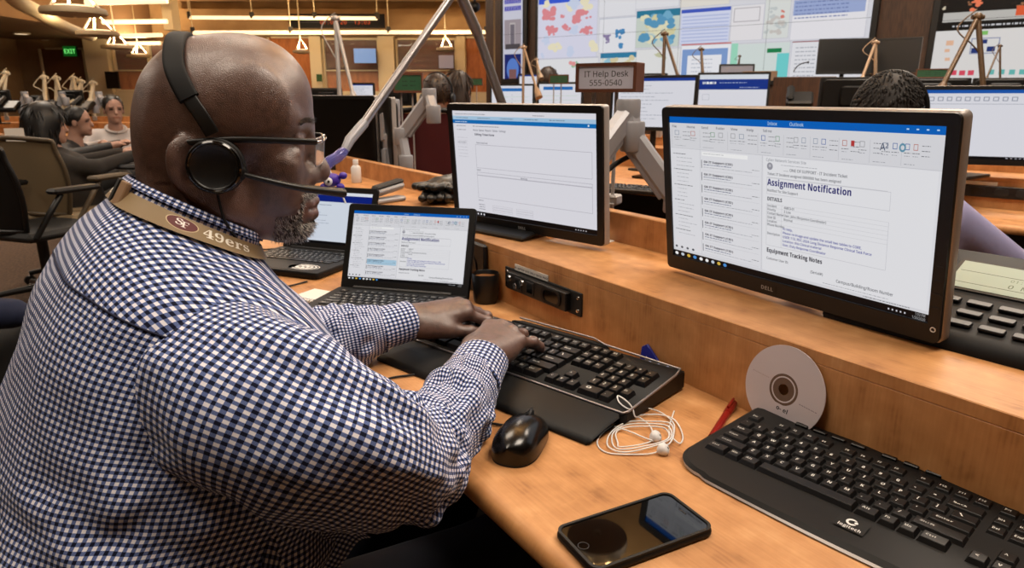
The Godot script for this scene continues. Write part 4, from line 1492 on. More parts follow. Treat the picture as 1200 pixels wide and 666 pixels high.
func desk_phone() -> void:
	# office telephone on the shelf beside the big display
	var o := at_y(1197, 434, SHELF)
	var a := at_y(962, 371, SHELF)
	var along := (o - a).normalized()
	var back := Vector3.UP.cross(along) * -1.0
	if back.x < 0: back = -back
	var t := thing("desk_telephone", "black office telephone with grey-green display behind the wide monitor", "telephone", Transform3D(Basis(along, Vector3.UP, along.cross(Vector3.UP)), a))
	# local x along the front edge, z towards the operator
	var sec := PackedVector2Array([Vector2(0, 0), Vector2(0, 0.015), Vector2(0.02, 0.022), Vector2(0.115, 0.046), Vector2(0.205, 0.092), Vector2(0.215, 0.09), Vector2(0.16, 0.0)])
	var L := 0.34
	var b := mb(Transform3D(Basis(Vector3(0, 0, -1), Vector3.UP, Vector3(1, 0, 0)), Vector3.ZERO))
	b.prism(sec, 0.0, L, 0.004)
	part("body", b, M.phone_body, t)
	var up := Transform3D(Basis(Vector3.RIGHT, -PI / 2 + atan2(0.024, 0.095)), Vector3(0, 0.022, -0.02))
	var up2 := Transform3D(Basis(Vector3.RIGHT, -PI / 2 + atan2(0.046, 0.09)), Vector3(0, 0.046, -0.115))
	var im := Image.create(512, 200, false, Image.FORMAT_RGB8)
	im.fill(Color(0.64, 0.7, 0.66))
	fill(im, 250, 8, 3, 60, Color(0.25, 0.27, 0.24))
	fill(im, 10, 72, 490, 3, Color(0.3, 0.32, 0.28))
	fill(im, 10, 160, 490, 3, Color(0.3, 0.32, 0.28))
	text(im, "01:03pm       01/30", 500, 104, 26, Color(0.45, 0.5, 0.44), 400, 2, "Droid Sans Mono")
	text(im, "0 New Callers", 200, 150, 36, Color(0.35, 0.39, 0.34), 400, 0, "Droid Sans Mono")
	var dp := mb()
	dp.box(Vector3(0.2, 0.043, 0.001), Vector3(0.19, 0.07, 0.003), 0.001)
	part("display_frame", dp, M.black, t, up2)
	part("display", sheet(0.178, 0.06), print_mat(im, 0.25), t, up2 * Transform3D(Basis(), Vector3(0.2, 0.043, 0.003)))
	var nm := Image.create(256, 64, false, Image.FORMAT_RGB8)
	nm.fill(Color(0.07, 0.07, 0.075))
	text(nm, "NORTEL", 128, 32, 34, Color(0.85, 0.85, 0.86), 700, 1)
	text(nm, "NETWORKS", 150, 58, 26, Color(0.85, 0.85, 0.86), 700, 1)
	fill(nm, 150, 4, 90, 3, Color(0.65, 0.1, 0.12))
	part("name_plate", sheet(0.05, 0.011), print_mat(nm, 0.4), t, up2 * Transform3D(Basis(), Vector3(0.205, 0.089, 0.0026)))
	var k := 0
	for row in 3:
		for col in 5:
			var kb := mb()
			kb.prism(rrect(0.03, 0.0125, 0.003), 0.0, 0.005, 0.0012)
			part("phone_key", kb, M.phone_key, t, up * Transform3D(Basis(), Vector3(0.13 + col * 0.038, 0.016 + row * 0.03, 0.0005)))
	var hs := mb(up)
	hs.box(Vector3(0.045, 0.085, 0.024), Vector3(0.045, 0.19, 0.03), 0.012)
	part("handset", hs, M.black_soft, t)

func small_desk_things() -> void:
	# mug with coffee, speaker, notepad, cables behind the laptops
	var p := Vector3(0.7495, DESK, -1.236)
	var t := thing("mug", "round black mug of milky coffee beside the front laptop", "mug", Transform3D(Basis().scaled(Vector3(0.85, 0.95, 0.85)), p))
	var m := mb()
	m.lathe(PackedVector2Array([Vector2(0, 0), Vector2(0.027, 0.0), Vector2(0.031, 0.006), Vector2(0.034, 0.03), Vector2(0.0355, 0.068), Vector2(0.0345, 0.07), Vector2(0.033, 0.068), Vector2(0.031, 0.02), Vector2(0, 0.012)]), 40)
	part("cup", m, M.black, t)
	var c := mb()
	c.lathe(PackedVector2Array([Vector2(0.0328, 0.06), Vector2(0, 0.06)]), 40)
	part("coffee", c, mat(Color(0.55, 0.36, 0.2), 0.25), t)
	var h := mb()
	var hp := []
	for i in 9:
		var a := -PI / 2 + PI * i / 8.0
		hp.append(Vector3(0.0, 0.036 + sin(a) * 0.02, -0.032 - cos(a) * 0.022))
	h.tube(smooth_path(hp, 3), 0.0045, 8)
	part("handle", h, M.black, t)
	var s := thing("speaker", "flat black desktop speaker standing against the riser behind the mug", "speaker", Transform3D(Basis(Vector3.UP, -PI / 2), Vector3(0.7745, DESK, -1.333)))
	var b := mb()
	b.box(Vector3(0, 0.059, 0), Vector3(0.12, 0.118, 0.012), 0.004)
	part("cabinet", b, M.black, s)
	var g := mb(Transform3D(Basis(Vector3.RIGHT, PI / 2), Vector3(0, 0.06, 0.0065)))
	g.lathe(PackedVector2Array([Vector2(0.03, 0), Vector2(0.028, 0.002), Vector2(0.02, -0.001), Vector2(0.01, -0.002), Vector2(0, 0.001)]), 24)
	part("driver", g, M.charcoal, s)
	var pad := thing("notepad", "small spiral notepad lying between the two laptops", "notepad", Transform3D(Basis(Vector3.UP, 0.5), at_y(378, 352, DESK)))
	var pg := mb()
	pg.box(Vector3(0, 0.005, 0), Vector3(0.08, 0.009, 0.12), 0.001)
	part("pages", pg, M.paper, pad)
	for i in 14:
		var w := mb(Transform3D(Basis(Vector3.FORWARD, PI / 2), Vector3(-0.037 + 0.0, 0.006, -0.055 + i * 0.0085)))
		var rp := []
		for k in 9:
			var a := TAU * k / 8.0
			rp.append(Vector3(cos(a) * 0.007, sin(a) * 0.006 + 0.0, 0))
		var wr := mb(Transform3D(Basis(), Vector3(-0.04, 0.0075, -0.055 + i * 0.0085)))
		wr.tube(PackedVector3Array(rp), 0.0007, 5, false)
		part("wire_loop", wr, M.chrome, pad)
	for cb in [[[300, 292], [318, 292], [345, 288], [375, 281]], [[300, 300], [312, 304], [330, 300], [342, 296]], [[318, 345], [330, 338], [345, 334], [360, 330]]]:
		var pts := []
		for q in cb: pts.append(at_y(q[0], q[1], DESK + 0.003))
		var cm := mb()
		cm.tube(smooth_path(pts, 6), 0.0022, 6)
		one("cable", cm, M.black_matte, "black cable trailing across the desk beside the round-sticker laptop", "cable", "loose cables by the laptop")

const HEAD := Vector3(0.1646, 1.1451, -0.8285)
const HS := 0.00096
var head_t: Transform3D

func skin_tint(p: Vector3) -> Color:
	return Color(1, 1, 1)

func head_flesh() -> Flesh:
	# head-local millimetres: x to the face, y up, z to his right
	var f := Flesh.new()
	var T := head_t
	var V := func(x: float, y: float, z: float) -> Vector3: return T * (Vector3(x, y, z) * HS)
	var E := func(x: float, y: float, z: float, rx: float, ry: float, rz: float, k := 12.0, carve := 0, turn := Basis()) -> void:
		f.egg(V.call(x, y, z), Vector3(rx, ry, rz) * HS, k * HS, carve, T.basis * turn)
	var C := func(x: float, y: float, z: float, r: float, x2: float, y2: float, z2: float, r2: float, k := 10.0, carve := 0) -> void:
		f.bone(V.call(x, y, z), V.call(x2, y2, z2), r * HS, r2 * HS, k * HS, carve)
	E.call(0, 13, 0, 94, 90, 76, 12)
	E.call(38, 38, 0, 59, 60, 65, 24)
	E.call(-38, -18, 0, 56, 52, 63, 26)
	C.call(-34, -55, 0, 60, -44, -215, 0, 63, 26)
	C.call(-78, -62, 0, 19, -66, -72, 40, 18, 20)
	C.call(-80, -92, 0, 21, -66, -102, 42, 20, 22)
	E.call(32, -62, 0, 59, 60, 58, 22)
	for s in [-1.0, 1.0]:
		C.call(54, -108, 14 * s, 23, -4, -82, 50 * s, 25, 22)
		C.call(-4, -82, 50 * s, 25, -10, -40, 62 * s, 20, 22)
		E.call(62, -40, 40 * s, 25, 20, 22, 18)
		C.call(84, 4, 10 * s, 13.5, 75, 7, 44 * s, 12, 12)
		E.call(45, 20, 58 * s, 32, 40, 14, 24)
	E.call(60, -112, 0, 22, 21, 27, 16)
	E.call(59, -82, 0, 29, 29, 36, 18)
	E.call(60, -60, 50, 20, 26, 12, 20)
	for s in [-1.0, 1.0]:
		E.call(99, -17, 33 * s, 15, 12, 18, 10, 1)
	for s in [-1.0, 1.0]:
		E.call(77, -18, 33 * s, 13, 12.5, 14, 3)
		C.call(86, -11, 22 * s, 4, 82, -11, 46 * s, 4, 5)
		C.call(84, -27, 22 * s, 4, 79, -28, 46 * s, 5, 8)
	# nose
	C.call(89, -6, 0, 7.5, 98, -40, 0, 10.5, 12)
	E.call(100, -52, 0, 15.5, 14.5, 16, 9)
	for s in [-1.0, 1.0]:
		E.call(87, -57, 16 * s, 15, 12.5, 11, 7)
		E.call(96, -67, 8 * s, 5, 5, 4, 4, 1)
		C.call(82, -56, 30 * s, 8, 66, -86, 42 * s, 9, 14)
	# lips
	C.call(92, -88, 0, 7, 87, -90, 16, 6, 5); C.call(92, -88, 0, 7, 87, -90, -16, 6, 5)
	C.call(87, -90, 16, 6, 75, -96, 28, 3.5, 5); C.call(87, -90, -16, 6, 75, -96, -28, 3.5, 5)
	C.call(89, -103, 0, 8, 84, -102, 15, 6.6, 5); C.call(89, -103, 0, 8, 84, -102, -15, 6.6, 5)
	C.call(84, -102, 15, 5.6, 74, -98, 27, 3, 5); C.call(84, -102, -15, 5.6, 74, -98, -27, 3, 5)
	C.call(102, -95.5, 0, 3.4, 88, -95.5, 20, 2, 2.5, 1); C.call(102, -95.5, 0, 3.4, 88, -95.5, -20, 2, 2.5, 1)
	# ears
	for s in [-1.0, 1.0]:
		E.call(-29, -38, 75 * s, 21, 33, 9, 8, 0, Basis(Vector3.UP, 0.45 * s) * Basis(Vector3.BACK, 0.15))
		E.call(-24, -36, 84 * s, 14, 23, 6, 4, 1, Basis(Vector3.UP, 0.45 * s))
		E.call(-24, -68, 74 * s, 10, 11, 6, 8)
	return f

func hand(f: Flesh, wrist: Vector3, fwd: Vector3, up: Vector3, right_hand: bool, curl: Array, thumb: Array) -> void:
	# fwd: along the hand, up: out of its back; curl per finger: angles at knuckle, middle and end joint, and spread
	fwd = fwd.normalized()
	up = (up - fwd * up.dot(fwd)).normalized()
	var side := fwd.cross(up)            # to the right of the hand seen from above
	var s := -1.0 if right_hand else 1.0 # towards the thumb
	var K := 0.001
	var P := func(a: float, b: float, c: float) -> Vector3: return wrist + (fwd * a + side * b * s + up * c) * K
	# palm: metacarpals fan out from the wrist
	var roots := [[90, 27, 2], [95, 8, 5], [90, -12, 3], [80, -30, -3]]
	f.bone(P.call(-60, 2, 0), P.call(2, 0, 0), 0.029, 0.026, 0.02)
	for i in 4:
		var r: Array = roots[i]
		f.bone(P.call(8, r[1] * 0.5, 0), P.call(r[0], r[1], r[2]), 0.019, [0.0125, 0.013, 0.0125, 0.0115][i], 0.016)
	f.egg(P.call(48, 0, -7), Vector3(0.042, 0.016, 0.036), 0.016, 0, Basis(fwd, up, side))
	f.bone(P.call(12, 22, -8), P.call(50, 38, -14), 0.018, 0.015, 0.014)
	var lens := [[44, 26, 21], [49, 30, 22], [45, 28, 21], [35, 21, 19]]
	var rad := [[10.2, 9.2, 8.2, 7.2], [10.6, 9.5, 8.5, 7.4], [10.2, 9.2, 8.2, 7.2], [9.2, 8.2, 7.4, 6.4]]
	for i in 4:
		var r: Array = roots[i]
		var p: Vector3 = P.call(r[0], r[1], r[2])
		var c: Array = curl[i]
		var ang := 0.0
		var sp: float = c[3]
		var d0 := (fwd * cos(sp) + side * s * sin(sp)).normalized()
		f.egg(p + up * 0.003, Vector3(0.0115, 0.0105, 0.011), 0.006)
		for j in 3:
			ang += c[j]
			var d := (d0 * cos(ang) - up * sin(ang)).normalized()
			var q: Vector3 = p + d * lens[i][j] * K
			f.bone(p, q, rad[i][j] * K, rad[i][j + 1] * K, 0.004)
			if j < 2: f.egg(q + (d0 * sin(ang) + up * cos(ang)) * 0.0012, Vector3.ONE * rad[i][j + 1] * 1.06 * K, 0.004)
			p = q
	var tp: Vector3 = P.call(46, 38, -13)
	for j in thumb.size():
		var q: Vector3 = P.call(thumb[j][0], thumb[j][1], thumb[j][2])
		f.bone(tp, q, [0.0125, 0.0105][mini(j, 1)], [0.0105, 0.008][mini(j, 1)], 0.006)
		tp = q

var torso_rows := []
var torso_uv := []
func spline(keys: Array, t: float) -> Array:
	# keys: arrays of numbers of one length; t in 0..keys-1
	var i := clampi(int(t), 0, keys.size() - 2)
	var u := t - i
	var out := []
	for c in keys[0].size():
		out.append(cubic_interpolate(keys[i][c], keys[i + 1][c], keys[maxi(i - 1, 0)][c], keys[mini(i + 2, keys.size() - 1)][c], u))
	return out

const TORSO_Z := -0.83
const TORSO := [
	[0.0, -0.40, 0.225, 0.18, 0.0], [0.005, -0.27, 0.245, 0.19, 2.0], [0.03, -0.13, 0.247, 0.193, 4.0], [0.06, 0.0, 0.238, 0.185, 6.0], [0.09, 0.10, 0.225, 0.178, 8.0],
	[0.102, 0.18, 0.210, 0.158, 12.0], [0.106, 0.232, 0.188, 0.133, 17.0], [0.106, 0.268, 0.145, 0.106, 22.0], [0.112, 0.292, 0.100, 0.086, 27.0], [0.117, 0.306, 0.079, 0.076, 30.0]]

func crease(x: float, c: float, w: float) -> float:
	var q := (x - c) / w
	return exp(-q * q)

func torso_point(t: float, th: float) -> Vector3:
	var k := spline(TORSO, t)
	var tl := deg_to_rad(k[4])
	var back := Vector3(-cos(tl), sin(tl), 0)
	var e := 0.86
	var c := signf(cos(th)) * pow(absf(cos(th)), e)
	var s := signf(sin(th)) * pow(absf(sin(th)), e)
	return Vector3(k[0], k[1] + DESK, TORSO_Z) + back * k[3] * c + Vector3(0, 0, 1) * k[2] * s

var fold_noise: FastNoiseLite
func make_torso() -> void:
	fold_noise = FastNoiseLite.new()
	fold_noise.seed = 11
	fold_noise.noise_type = FastNoiseLite.TYPE_SIMPLEX_SMOOTH
	fold_noise.frequency = 1.0
	fold_noise.fractal_octaves = 2
	var nj := 190
	var ni := 250
	var top := TORSO.size() - 1.0
	for j in nj + 1:
		var t := 0.55 + (top - 0.55) * j / nj
		var row := PackedVector3Array()
		for i in ni + 1:
			var th := TAU * i / ni
			var ph := th if th < PI else th - TAU      # 0 at the spine, + to his right
			# rows rise towards the spine round the yoke seam
			var p := torso_point(t + 0.62 * cos(ph) * crease(t, 5.6, 1.15) * smoothstep(top, top - 1.2, t), th)
			var n := Vector3(-cos(ph), 0.1, sin(ph))
			var y := p.y - DESK
			var amp := clampf((0.12 - y) / 0.16, 0.0, 1.0)
			var w := fold_noise.get_noise_2d(ph * 1.1, y * 3.0) * 0.05
			# rolls of slack cloth round the waist, sagging towards the side
			var yy := y + w + 0.03 * cos(ph * 1.3 + 0.5)
			var roll := sin(yy * 74.0) * 0.6 + sin(yy * 121.0 + ph * 2.0) * 0.4
			var d := amp * 0.0085 * roll
			d += (1.0 - amp * 0.5) * 0.004 * fold_noise.get_noise_3d(p.x * 9.0, p.y * 9.0, p.z * 9.0)
			# drag lines from the armpit across the back
			d += 0.0035 * sin((y * 0.9 + ph * 0.10) * 95.0 + w * 40.0) * crease(ph, 1.15, 0.5) * crease(y, 0.07, 0.09)
			# box pleat below the yoke
			d += 0.004 * crease(ph, 0.0, 0.05) * clampf((0.2 - y) / 0.05, 0, 1)
			var fade := clampf((top - t) / 0.8, 0, 1)
			row.append(p + n * d * fade)
		torso_rows.append(row)
	# back panel: lengths round the body and up the spine; yoke: its own piece of cloth laid over the shoulders
	var v := 0.0
	for j in nj + 1:
		var r: PackedVector3Array = torso_rows[j]
		if j > 0: v += r[0].distance_to(torso_rows[j - 1][0])
		var us := PackedFloat32Array()
		us.resize(ni + 1)
		us[0] = 0.0
		for i in range(1, ni + 1): us[i] = us[i - 1] + r[i].distance_to(r[i - 1])
		var uv := PackedVector2Array()
		var yk := PackedVector2Array()
		for i in ni + 1:
			uv.append(Vector2(us[i] if i <= ni / 2 else us[i] - us[ni], v))
			yk.append(Vector2(r[i].z * 1.12 + r[i].x * 0.08, -r[i].x * 0.86 - r[i].y * 0.6))
		torso_uv.append(uv)
		yoke_uv.append(yk)
	yoke_row = int((5.58 - 0.55) / (top - 0.55) * nj)
var yoke_uv := []
var yoke_row := 0
var torso_back := PackedFloat32Array()

func sleeve_rows(path: Array, rads: Array, n_around: int, n_len: int, sd: float, wr: float, elbow_at: float) -> Array:
	var pts := smooth_path(path, 24)
	var total := 0.0
	var acc := PackedFloat32Array([0.0])
	for i in range(1, pts.size()):
		total += pts[i].distance_to(pts[i - 1])
		acc.append(total)
	var rows := []
	var uvs := []
	var side := Vector3.ZERO
	var k := 0
	for j in n_len + 1:
		var s := total * j / n_len
		while k < pts.size() - 2 and acc[k + 1] < s: k += 1
		var p := pts[k].lerp(pts[k + 1], (s - acc[k]) / maxf(acc[k + 1] - acc[k], 1e-6))
		var kk := clampi(k, 3, pts.size() - 5)
		var d := (pts[mini(k + 9, pts.size() - 1)] - pts[maxi(k - 8, 0)]).normalized()
		if j == 0: side = d.cross(Vector3.UP).normalized()
		else: side = (side - d * side.dot(d)).normalized()
		var up := side.cross(d)
		var tt := float(j) / n_len * (rads.size() - 1)
		var ri := mini(int(tt), rads.size() - 2)
		var rr: Array = spline(rads, tt)
		var row := PackedVector3Array()
		var uv := PackedVector2Array()
		var f := float(j) / n_len
		for i in n_around + 1:
			var a := TAU * i / n_around
			var w := fold_noise.get_noise_3d(cos(a) * 0.9 + sd, sin(a) * 0.9, f * 3.0)
			# rings of slack cloth, stronger at the elbow and above the cuff
			var q := crease(f, elbow_at, 0.13) * 1.0 + crease(f, 0.86, 0.12) * 0.9 + 0.22
			var fold := sin(f * 40.0 + w * 4.5 + cos(a + sd) * 1.8) * 0.65 + sin(f * 71.0 - w * 5.0 + sin(a * 1.0 + sd) * 2.4) * 0.35
			var r := rr[0] as float
			var dr := wr * q * fold * smoothstep(0.0, 0.1, f) * smoothstep(1.0, 0.95, f) + w * 0.006
			# long drag folds running from the armpit to the elbow
			var g := sin(a * 3.0 + f * 9.0 + w * 3.0 + sd * 2.0)
			dr += wr * 0.9 * signf(g) * pow(absf(g), 1.6) * smoothstep(0.06, 0.2, f) * crease(f, 0.36, 0.2)
			row.append(p + side * cos(a) * (r + dr) + up * sin(a) * (r * rr[1] + dr))
			uv.append(Vector2(a * 0.074 + sd * 0.01, s) * 1.18)
		rows.append(row)
		uvs.append(uv)
	return [rows, uvs]

func cloth_grid(m: MB, rows: Array, uvs: Array, turn := 0.0, outward := true) -> void:
	var t := []
	for r in uvs:
		var o := PackedVector2Array()
		for q in r: o.append(Vector2(q.x, q.y).rotated(turn) / CHECK)
		t.append(o)
	m.grid(rows, true, t, outward)

const CHECK := 0.0072

func gingham() -> ImageTexture:
	var n := 64
	var im := Image.create(n, n, false, Image.FORMAT_RGB8)
	for y in n:
		for x in n:
			var a := x < n / 2
			var b := y < n / 2
			var c := Color(0.93, 0.93, 0.96)
			if a and b: c = Color(0.055, 0.075, 0.17)
			elif a or b:
				# woven half tone: fine twill of white and navy threads
				var tw := ((x + y) / 2) % 4
				c = Color(0.2, 0.27, 0.5) if tw < 2 else Color(0.5, 0.57, 0.76)
			im.set_pixel(x, y, c)
	return ImageTexture.create_from_image(im)

func main_person() -> void:
	var yaw := deg_to_rad(-21.0)
	head_t = Transform3D(Basis(Vector3.UP, yaw), HEAD)
	M.skin = mat(Color(0.4, 0.29, 0.245), 0.38, 0.0, 0.65)
	var sk := ramp_tex([[noise_img(31, 256, 256, 0.05, 5), 0.7], [noise_img(33, 256, 256, 0.012, 3), 0.5]], [Color(0.72, 0.68, 0.66), Color(0.95, 0.92, 0.9), Color(1.0, 1.0, 1.0)])
	tri_tex(M.skin, sk, Vector3(7, 7, 7))
	M.skin.vertex_color_use_as_albedo = true
	M.skin.clearcoat_enabled = true
	M.skin.clearcoat = 0.3
	M.skin.clearcoat_roughness = 0.4
	M.skin.uv1_triplanar_sharpness = 4.0
	var pores := noise_img(35, 512, 512, 0.2, 3)
	M.skin.heightmap_enabled = true
	M.skin.heightmap_texture = ImageTexture.create_from_image(pores)
	M.skin.heightmap_scale = 0.06
	M.shirt = StandardMaterial3D.new()
	M.shirt.albedo_texture = gingham()
	M.shirt.roughness = 0.85
	M.shirt.rim_enabled = true
	M.shirt.rim = 0.15
	M.shirt.metallic_specular = 0.3
	M.denim = tri_tex(mat(Color(0.6, 0.65, 0.8), 0.9), ramp_tex([[noise_img(41, 256, 256, 0.3, 3), 1.0]], [Color(0.05, 0.06, 0.1), Color(0.11, 0.13, 0.2)]), Vector3(6, 6, 6))
	var t := thing("person", "bald bearded man in checked shirt, headset and glasses typing at the console", "person", Transform3D(Basis(), Vector3(0, 0, 0)))
	make_torso()
	# ---- body: one figure under the clothes, with head and hands in finer cells ----
	var body := mb()
	var D := func(x: float, y: float, z: float) -> Vector3: return Vector3(x, DESK + y, z)
	var rough := Flesh.new()
	rough.bone(D.call(0.04, -0.2, -0.83), D.call(0.07, 0.05, -0.83), 0.14, 0.14, 0.04)
	rough.bone(D.call(0.07, 0.05, -0.83), D.call(0.11, 0.2, -0.83), 0.13, 0.09, 0.04)
	rough.bone(D.call(0.11, 0.2, -0.83), D.call(0.12, 0.27, -0.834), 0.07, 0.058, 0.03)
	for s in [-1.0, 1.0]:
		rough.bone(D.call(0.03, -0.24, -0.83 + 0.1 * s), D.call(0.47, -0.22, -0.83 + 0.12 * s), 0.085, 0.06, 0.03)
		rough.bone(D.call(0.47, -0.22, -0.83 + 0.12 * s), D.call(0.44, -0.66, -0.83 + 0.12 * s), 0.055, 0.04, 0.02)
		rough.bone(D.call(0.42, -0.685, -0.83 + 0.12 * s), D.call(0.6, -0.7, -0.83 + 0.13 * s), 0.045, 0.032, 0.02)
	rough.bone(D.call(0.105, 0.18, -0.68), D.call(0.16, 0.13, -0.62), 0.06, 0.055, 0.03)
	rough.bone(D.call(0.16, 0.13, -0.62), D.call(0.295, 0.035, -0.655), 0.05, 0.042, 0.02)
	rough.bone(D.call(0.295, 0.035, -0.655), D.call(0.486, 0.062, -0.815), 0.042, 0.027, 0.02)
	rough.bone(D.call(0.105, 0.18, -0.98), D.call(0.15, 0.12, -1.05), 0.06, 0.055, 0.03)
	rough.bone(D.call(0.15, 0.12, -1.05), D.call(0.29, 0.03, -1.06), 0.05, 0.042, 0.02)
	rough.bone(D.call(0.29, 0.03, -1.06), D.call(0.455, 0.06, -1.037), 0.042, 0.027, 0.02)
	rough.mesh_into(body, 0.013, D.call(-0.16, -0.76, -1.16), D.call(0.68, 0.36, -0.5), func(_p): return Color(1, 1, 1))
	var hf := head_flesh()
	hf.mesh_into(body, 0.003, head_t.origin + Vector3(-0.13, -0.235, -0.115), head_t.origin + Vector3(0.145, 0.118, 0.115), head_tint)
	var rh := Flesh.new()
	hand(rh, D.call(0.486, 0.064, -0.818), Vector3(0.82, 0.1, -0.55), Vector3(-0.1, 1, 0.25), true, [[0.55, 0.75, 0.5, 0.1], [0.5, 0.75, 0.5, 0.02], [0.45, 0.7, 0.5, -0.12], [0.3, 0.4, 0.3, -0.42]], [[82, 46, -28], [108, 38, -36]])
	rh.mesh_into(body, 0.0028, D.call(0.42, -0.01, -1.02), D.call(0.7, 0.14, -0.79), hand_tint)
	var lh := Flesh.new()
	hand(lh, D.call(0.478, 0.062, -1.034), Vector3(0.94, 0.12, 0.16), Vector3(-0.12, 1, 0.1), false, [[0.6, 0.8, 0.5, 0.05], [0.65, 0.8, 0.5, 0.0], [0.65, 0.8, 0.5, -0.06], [0.6, 0.7, 0.5, -0.15]], [[86, 46, -24], [112, 44, -34]])
	lh.mesh_into(body, 0.0028, D.call(0.42, -0.01, -1.12), D.call(0.68, 0.14, -0.94), hand_tint)
	part("body", body, M.skin, t)
	# ---- shirt ----
	var sh := mb()
	# the closed front meets at the button line, so the lower panel is laid from the button line round
	var lo_r := []
	var lo_u := []
	var hi_r := []
	var hi_u := []
	var half := int(torso_rows[0].size() / 2)
	for j in torso_rows.size():
		var row: PackedVector3Array = torso_rows[j]
		var turned := row.slice(half, row.size() - 1) + row.slice(0, half + 1)
		var uvl: PackedVector2Array = torso_uv[j]
		var ut := uvl.slice(half, uvl.size() - 1) + uvl.slice(0, half + 1)
		ut[0].x -= 2.0 * uvl[half].x
		var yl: PackedVector2Array = yoke_uv[j]
		var yt := yl.slice(half, yl.size() - 1) + yl.slice(0, half + 1)
		if j <= yoke_row:
			lo_r.append(turned); lo_u.append(ut)
		if j >= yoke_row:
			hi_r.append(turned); hi_u.append(yt)
	cloth_grid(sh, lo_r, lo_u)
	cloth_grid(sh, hi_r, hi_u)
	var R := [D.call(0.085, 0.165, -0.72), D.call(0.105, 0.165, -0.665), D.call(0.14, 0.15, -0.615), D.call(0.19, 0.115, -0.595), D.call(0.25, 0.065, -0.615), D.call(0.30, 0.035, -0.66), D.call(0.355, 0.035, -0.7), D.call(0.412, 0.045, -0.745), D.call(0.446, 0.054, -0.778)]
	var rr := [[0.085, 1.0], [0.088, 1.0], [0.083, 1.0], [0.078, 1.0], [0.072, 1.0], [0.064, 1.0], [0.058, 1.0], [0.052, 1.0], [0.041, 0.95]]
	var sr := sleeve_rows(R, rr, 120, 210, 0.3, 0.0068, 0.6)
	cloth_grid(sh, sr[0], sr[1], 0.0)
	var L := [D.call(0.085, 0.165, -0.94), D.call(0.105, 0.165, -0.995), D.call(0.14, 0.14, -1.04), D.call(0.19, 0.1, -1.06), D.call(0.24, 0.06, -1.065), D.call(0.29, 0.045, -1.06), D.call(0.35, 0.05, -1.052), D.call(0.40, 0.055, -1.045), D.call(0.425, 0.058, -1.041)]
	var sl := sleeve_rows(L, rr, 110, 190, 2.1, 0.006, 0.6)
	cloth_grid(sh, sl[0], sl[1], 0.0)
	# the shirt's tail spread over the thigh
	var tail := []
	var tail_uv := []
	var ca := at(338, 598, 0.68)
	var cb := at(436, 630, 0.80)
	var cc := at(388, 676, 0.77)
	var cd := at(300, 690, 0.64)
	for j in 15:
		var row := PackedVector3Array()
		var uv := PackedVector2Array()
		for i in 21:
			var fu := i / 20.0
			var fv := j / 14.0
			var p := ca.lerp(cb, fu).lerp(cd.lerp(cc, fu), fv)
			p += Vector3.UP * (0.012 * sin(PI * fv) + 0.004 * sin(fu * 9.0 + fv * 3.0) + 0.003 * sin(fu * 4.0 - fv * 8.0))
			row.append(p)
			uv.append(Vector2(fu * 0.13, fv * 0.1) / CHECK)
		tail.append(row); tail_uv.append(uv)
	sh.grid(tail, false, tail_uv, true)
	part("shirt", sh, M.shirt, t)
	# cuffs, collar
	for c in [[R[-1], Vector3(0.9, 0.22, -0.78), 0.9], [L[-1], Vector3(0.99, 0.1, 0.06), 2.0]]:
		var d: Vector3 = (c[1] as Vector3).normalized()
		var cu := mb()
		var rows := []
		var uvs := []
		var side := d.cross(Vector3.UP).normalized()
		var up := side.cross(d)
		for j in 13:
			var f := j / 12.0
			var r := 0.0425 - 0.003 * f + 0.002 * sin(PI * minf(f * 8.0, 1.0))
			var row := PackedVector3Array()
			var uv := PackedVector2Array()
			if j == 12: r -= 0.004
			for i in 61:
				var a := TAU * i / 60
				row.append(c[0] + d * (f * 0.066 - 0.01) + side * cos(a) * r * 1.03 + up * sin(a) * r * 0.86)
				uv.append(Vector2(a * 0.04, f * 0.06))
			rows.append(row); uvs.append(uv)
		cloth_grid(cu, rows, uvs)
		part("cuff", cu, M.shirt, t)
	var seam := mb()
	var sp := PackedVector3Array()
	var cen := Vector3(0.1, DESK + 0.2, TORSO_Z)
	for i in range(0, torso_rows[0].size(), 2):
		var q: Vector3 = torso_rows[yoke_row][i]
		var o := q - cen
		o.y = 0.0
		sp.append(q + o.normalized() * 0.0004)
	seam.tube(sp, 0.0011, 5, false)
	part("yoke_seam", seam, M.thread, t)
	collar_and_lanyard(t)
	jeans(t, D)
	headset()
	eyeglasses()
	beard(t, hf)
	office_chair(D)

func head_tint(p: Vector3) -> Color:
	var q := head_t.affine_inverse() * p / HS
	var c := Color(1, 1, 1)
	# lips
	var lip := crease(q.y, -95.5, 9.0) * smoothstep(70.0, 84.0, q.x)
	c = c.lerp(Color(1.12, 0.72, 0.72), clampf(lip, 0, 1))
	# shaven beard shadow of stubble on chin and upper lip
	var st := smoothstep(-70.0, -80.0, q.y) * smoothstep(40.0, 62.0, q.x) * (1.0 - clampf(lip * 1.4, 0, 1))
	c = c.lerp(Color(0.72, 0.74, 0.78), st * 0.7)
	# eyebrows
	return c

func hand_tint(_p: Vector3) -> Color:
	return Color(1.4, 1.3, 1.22)

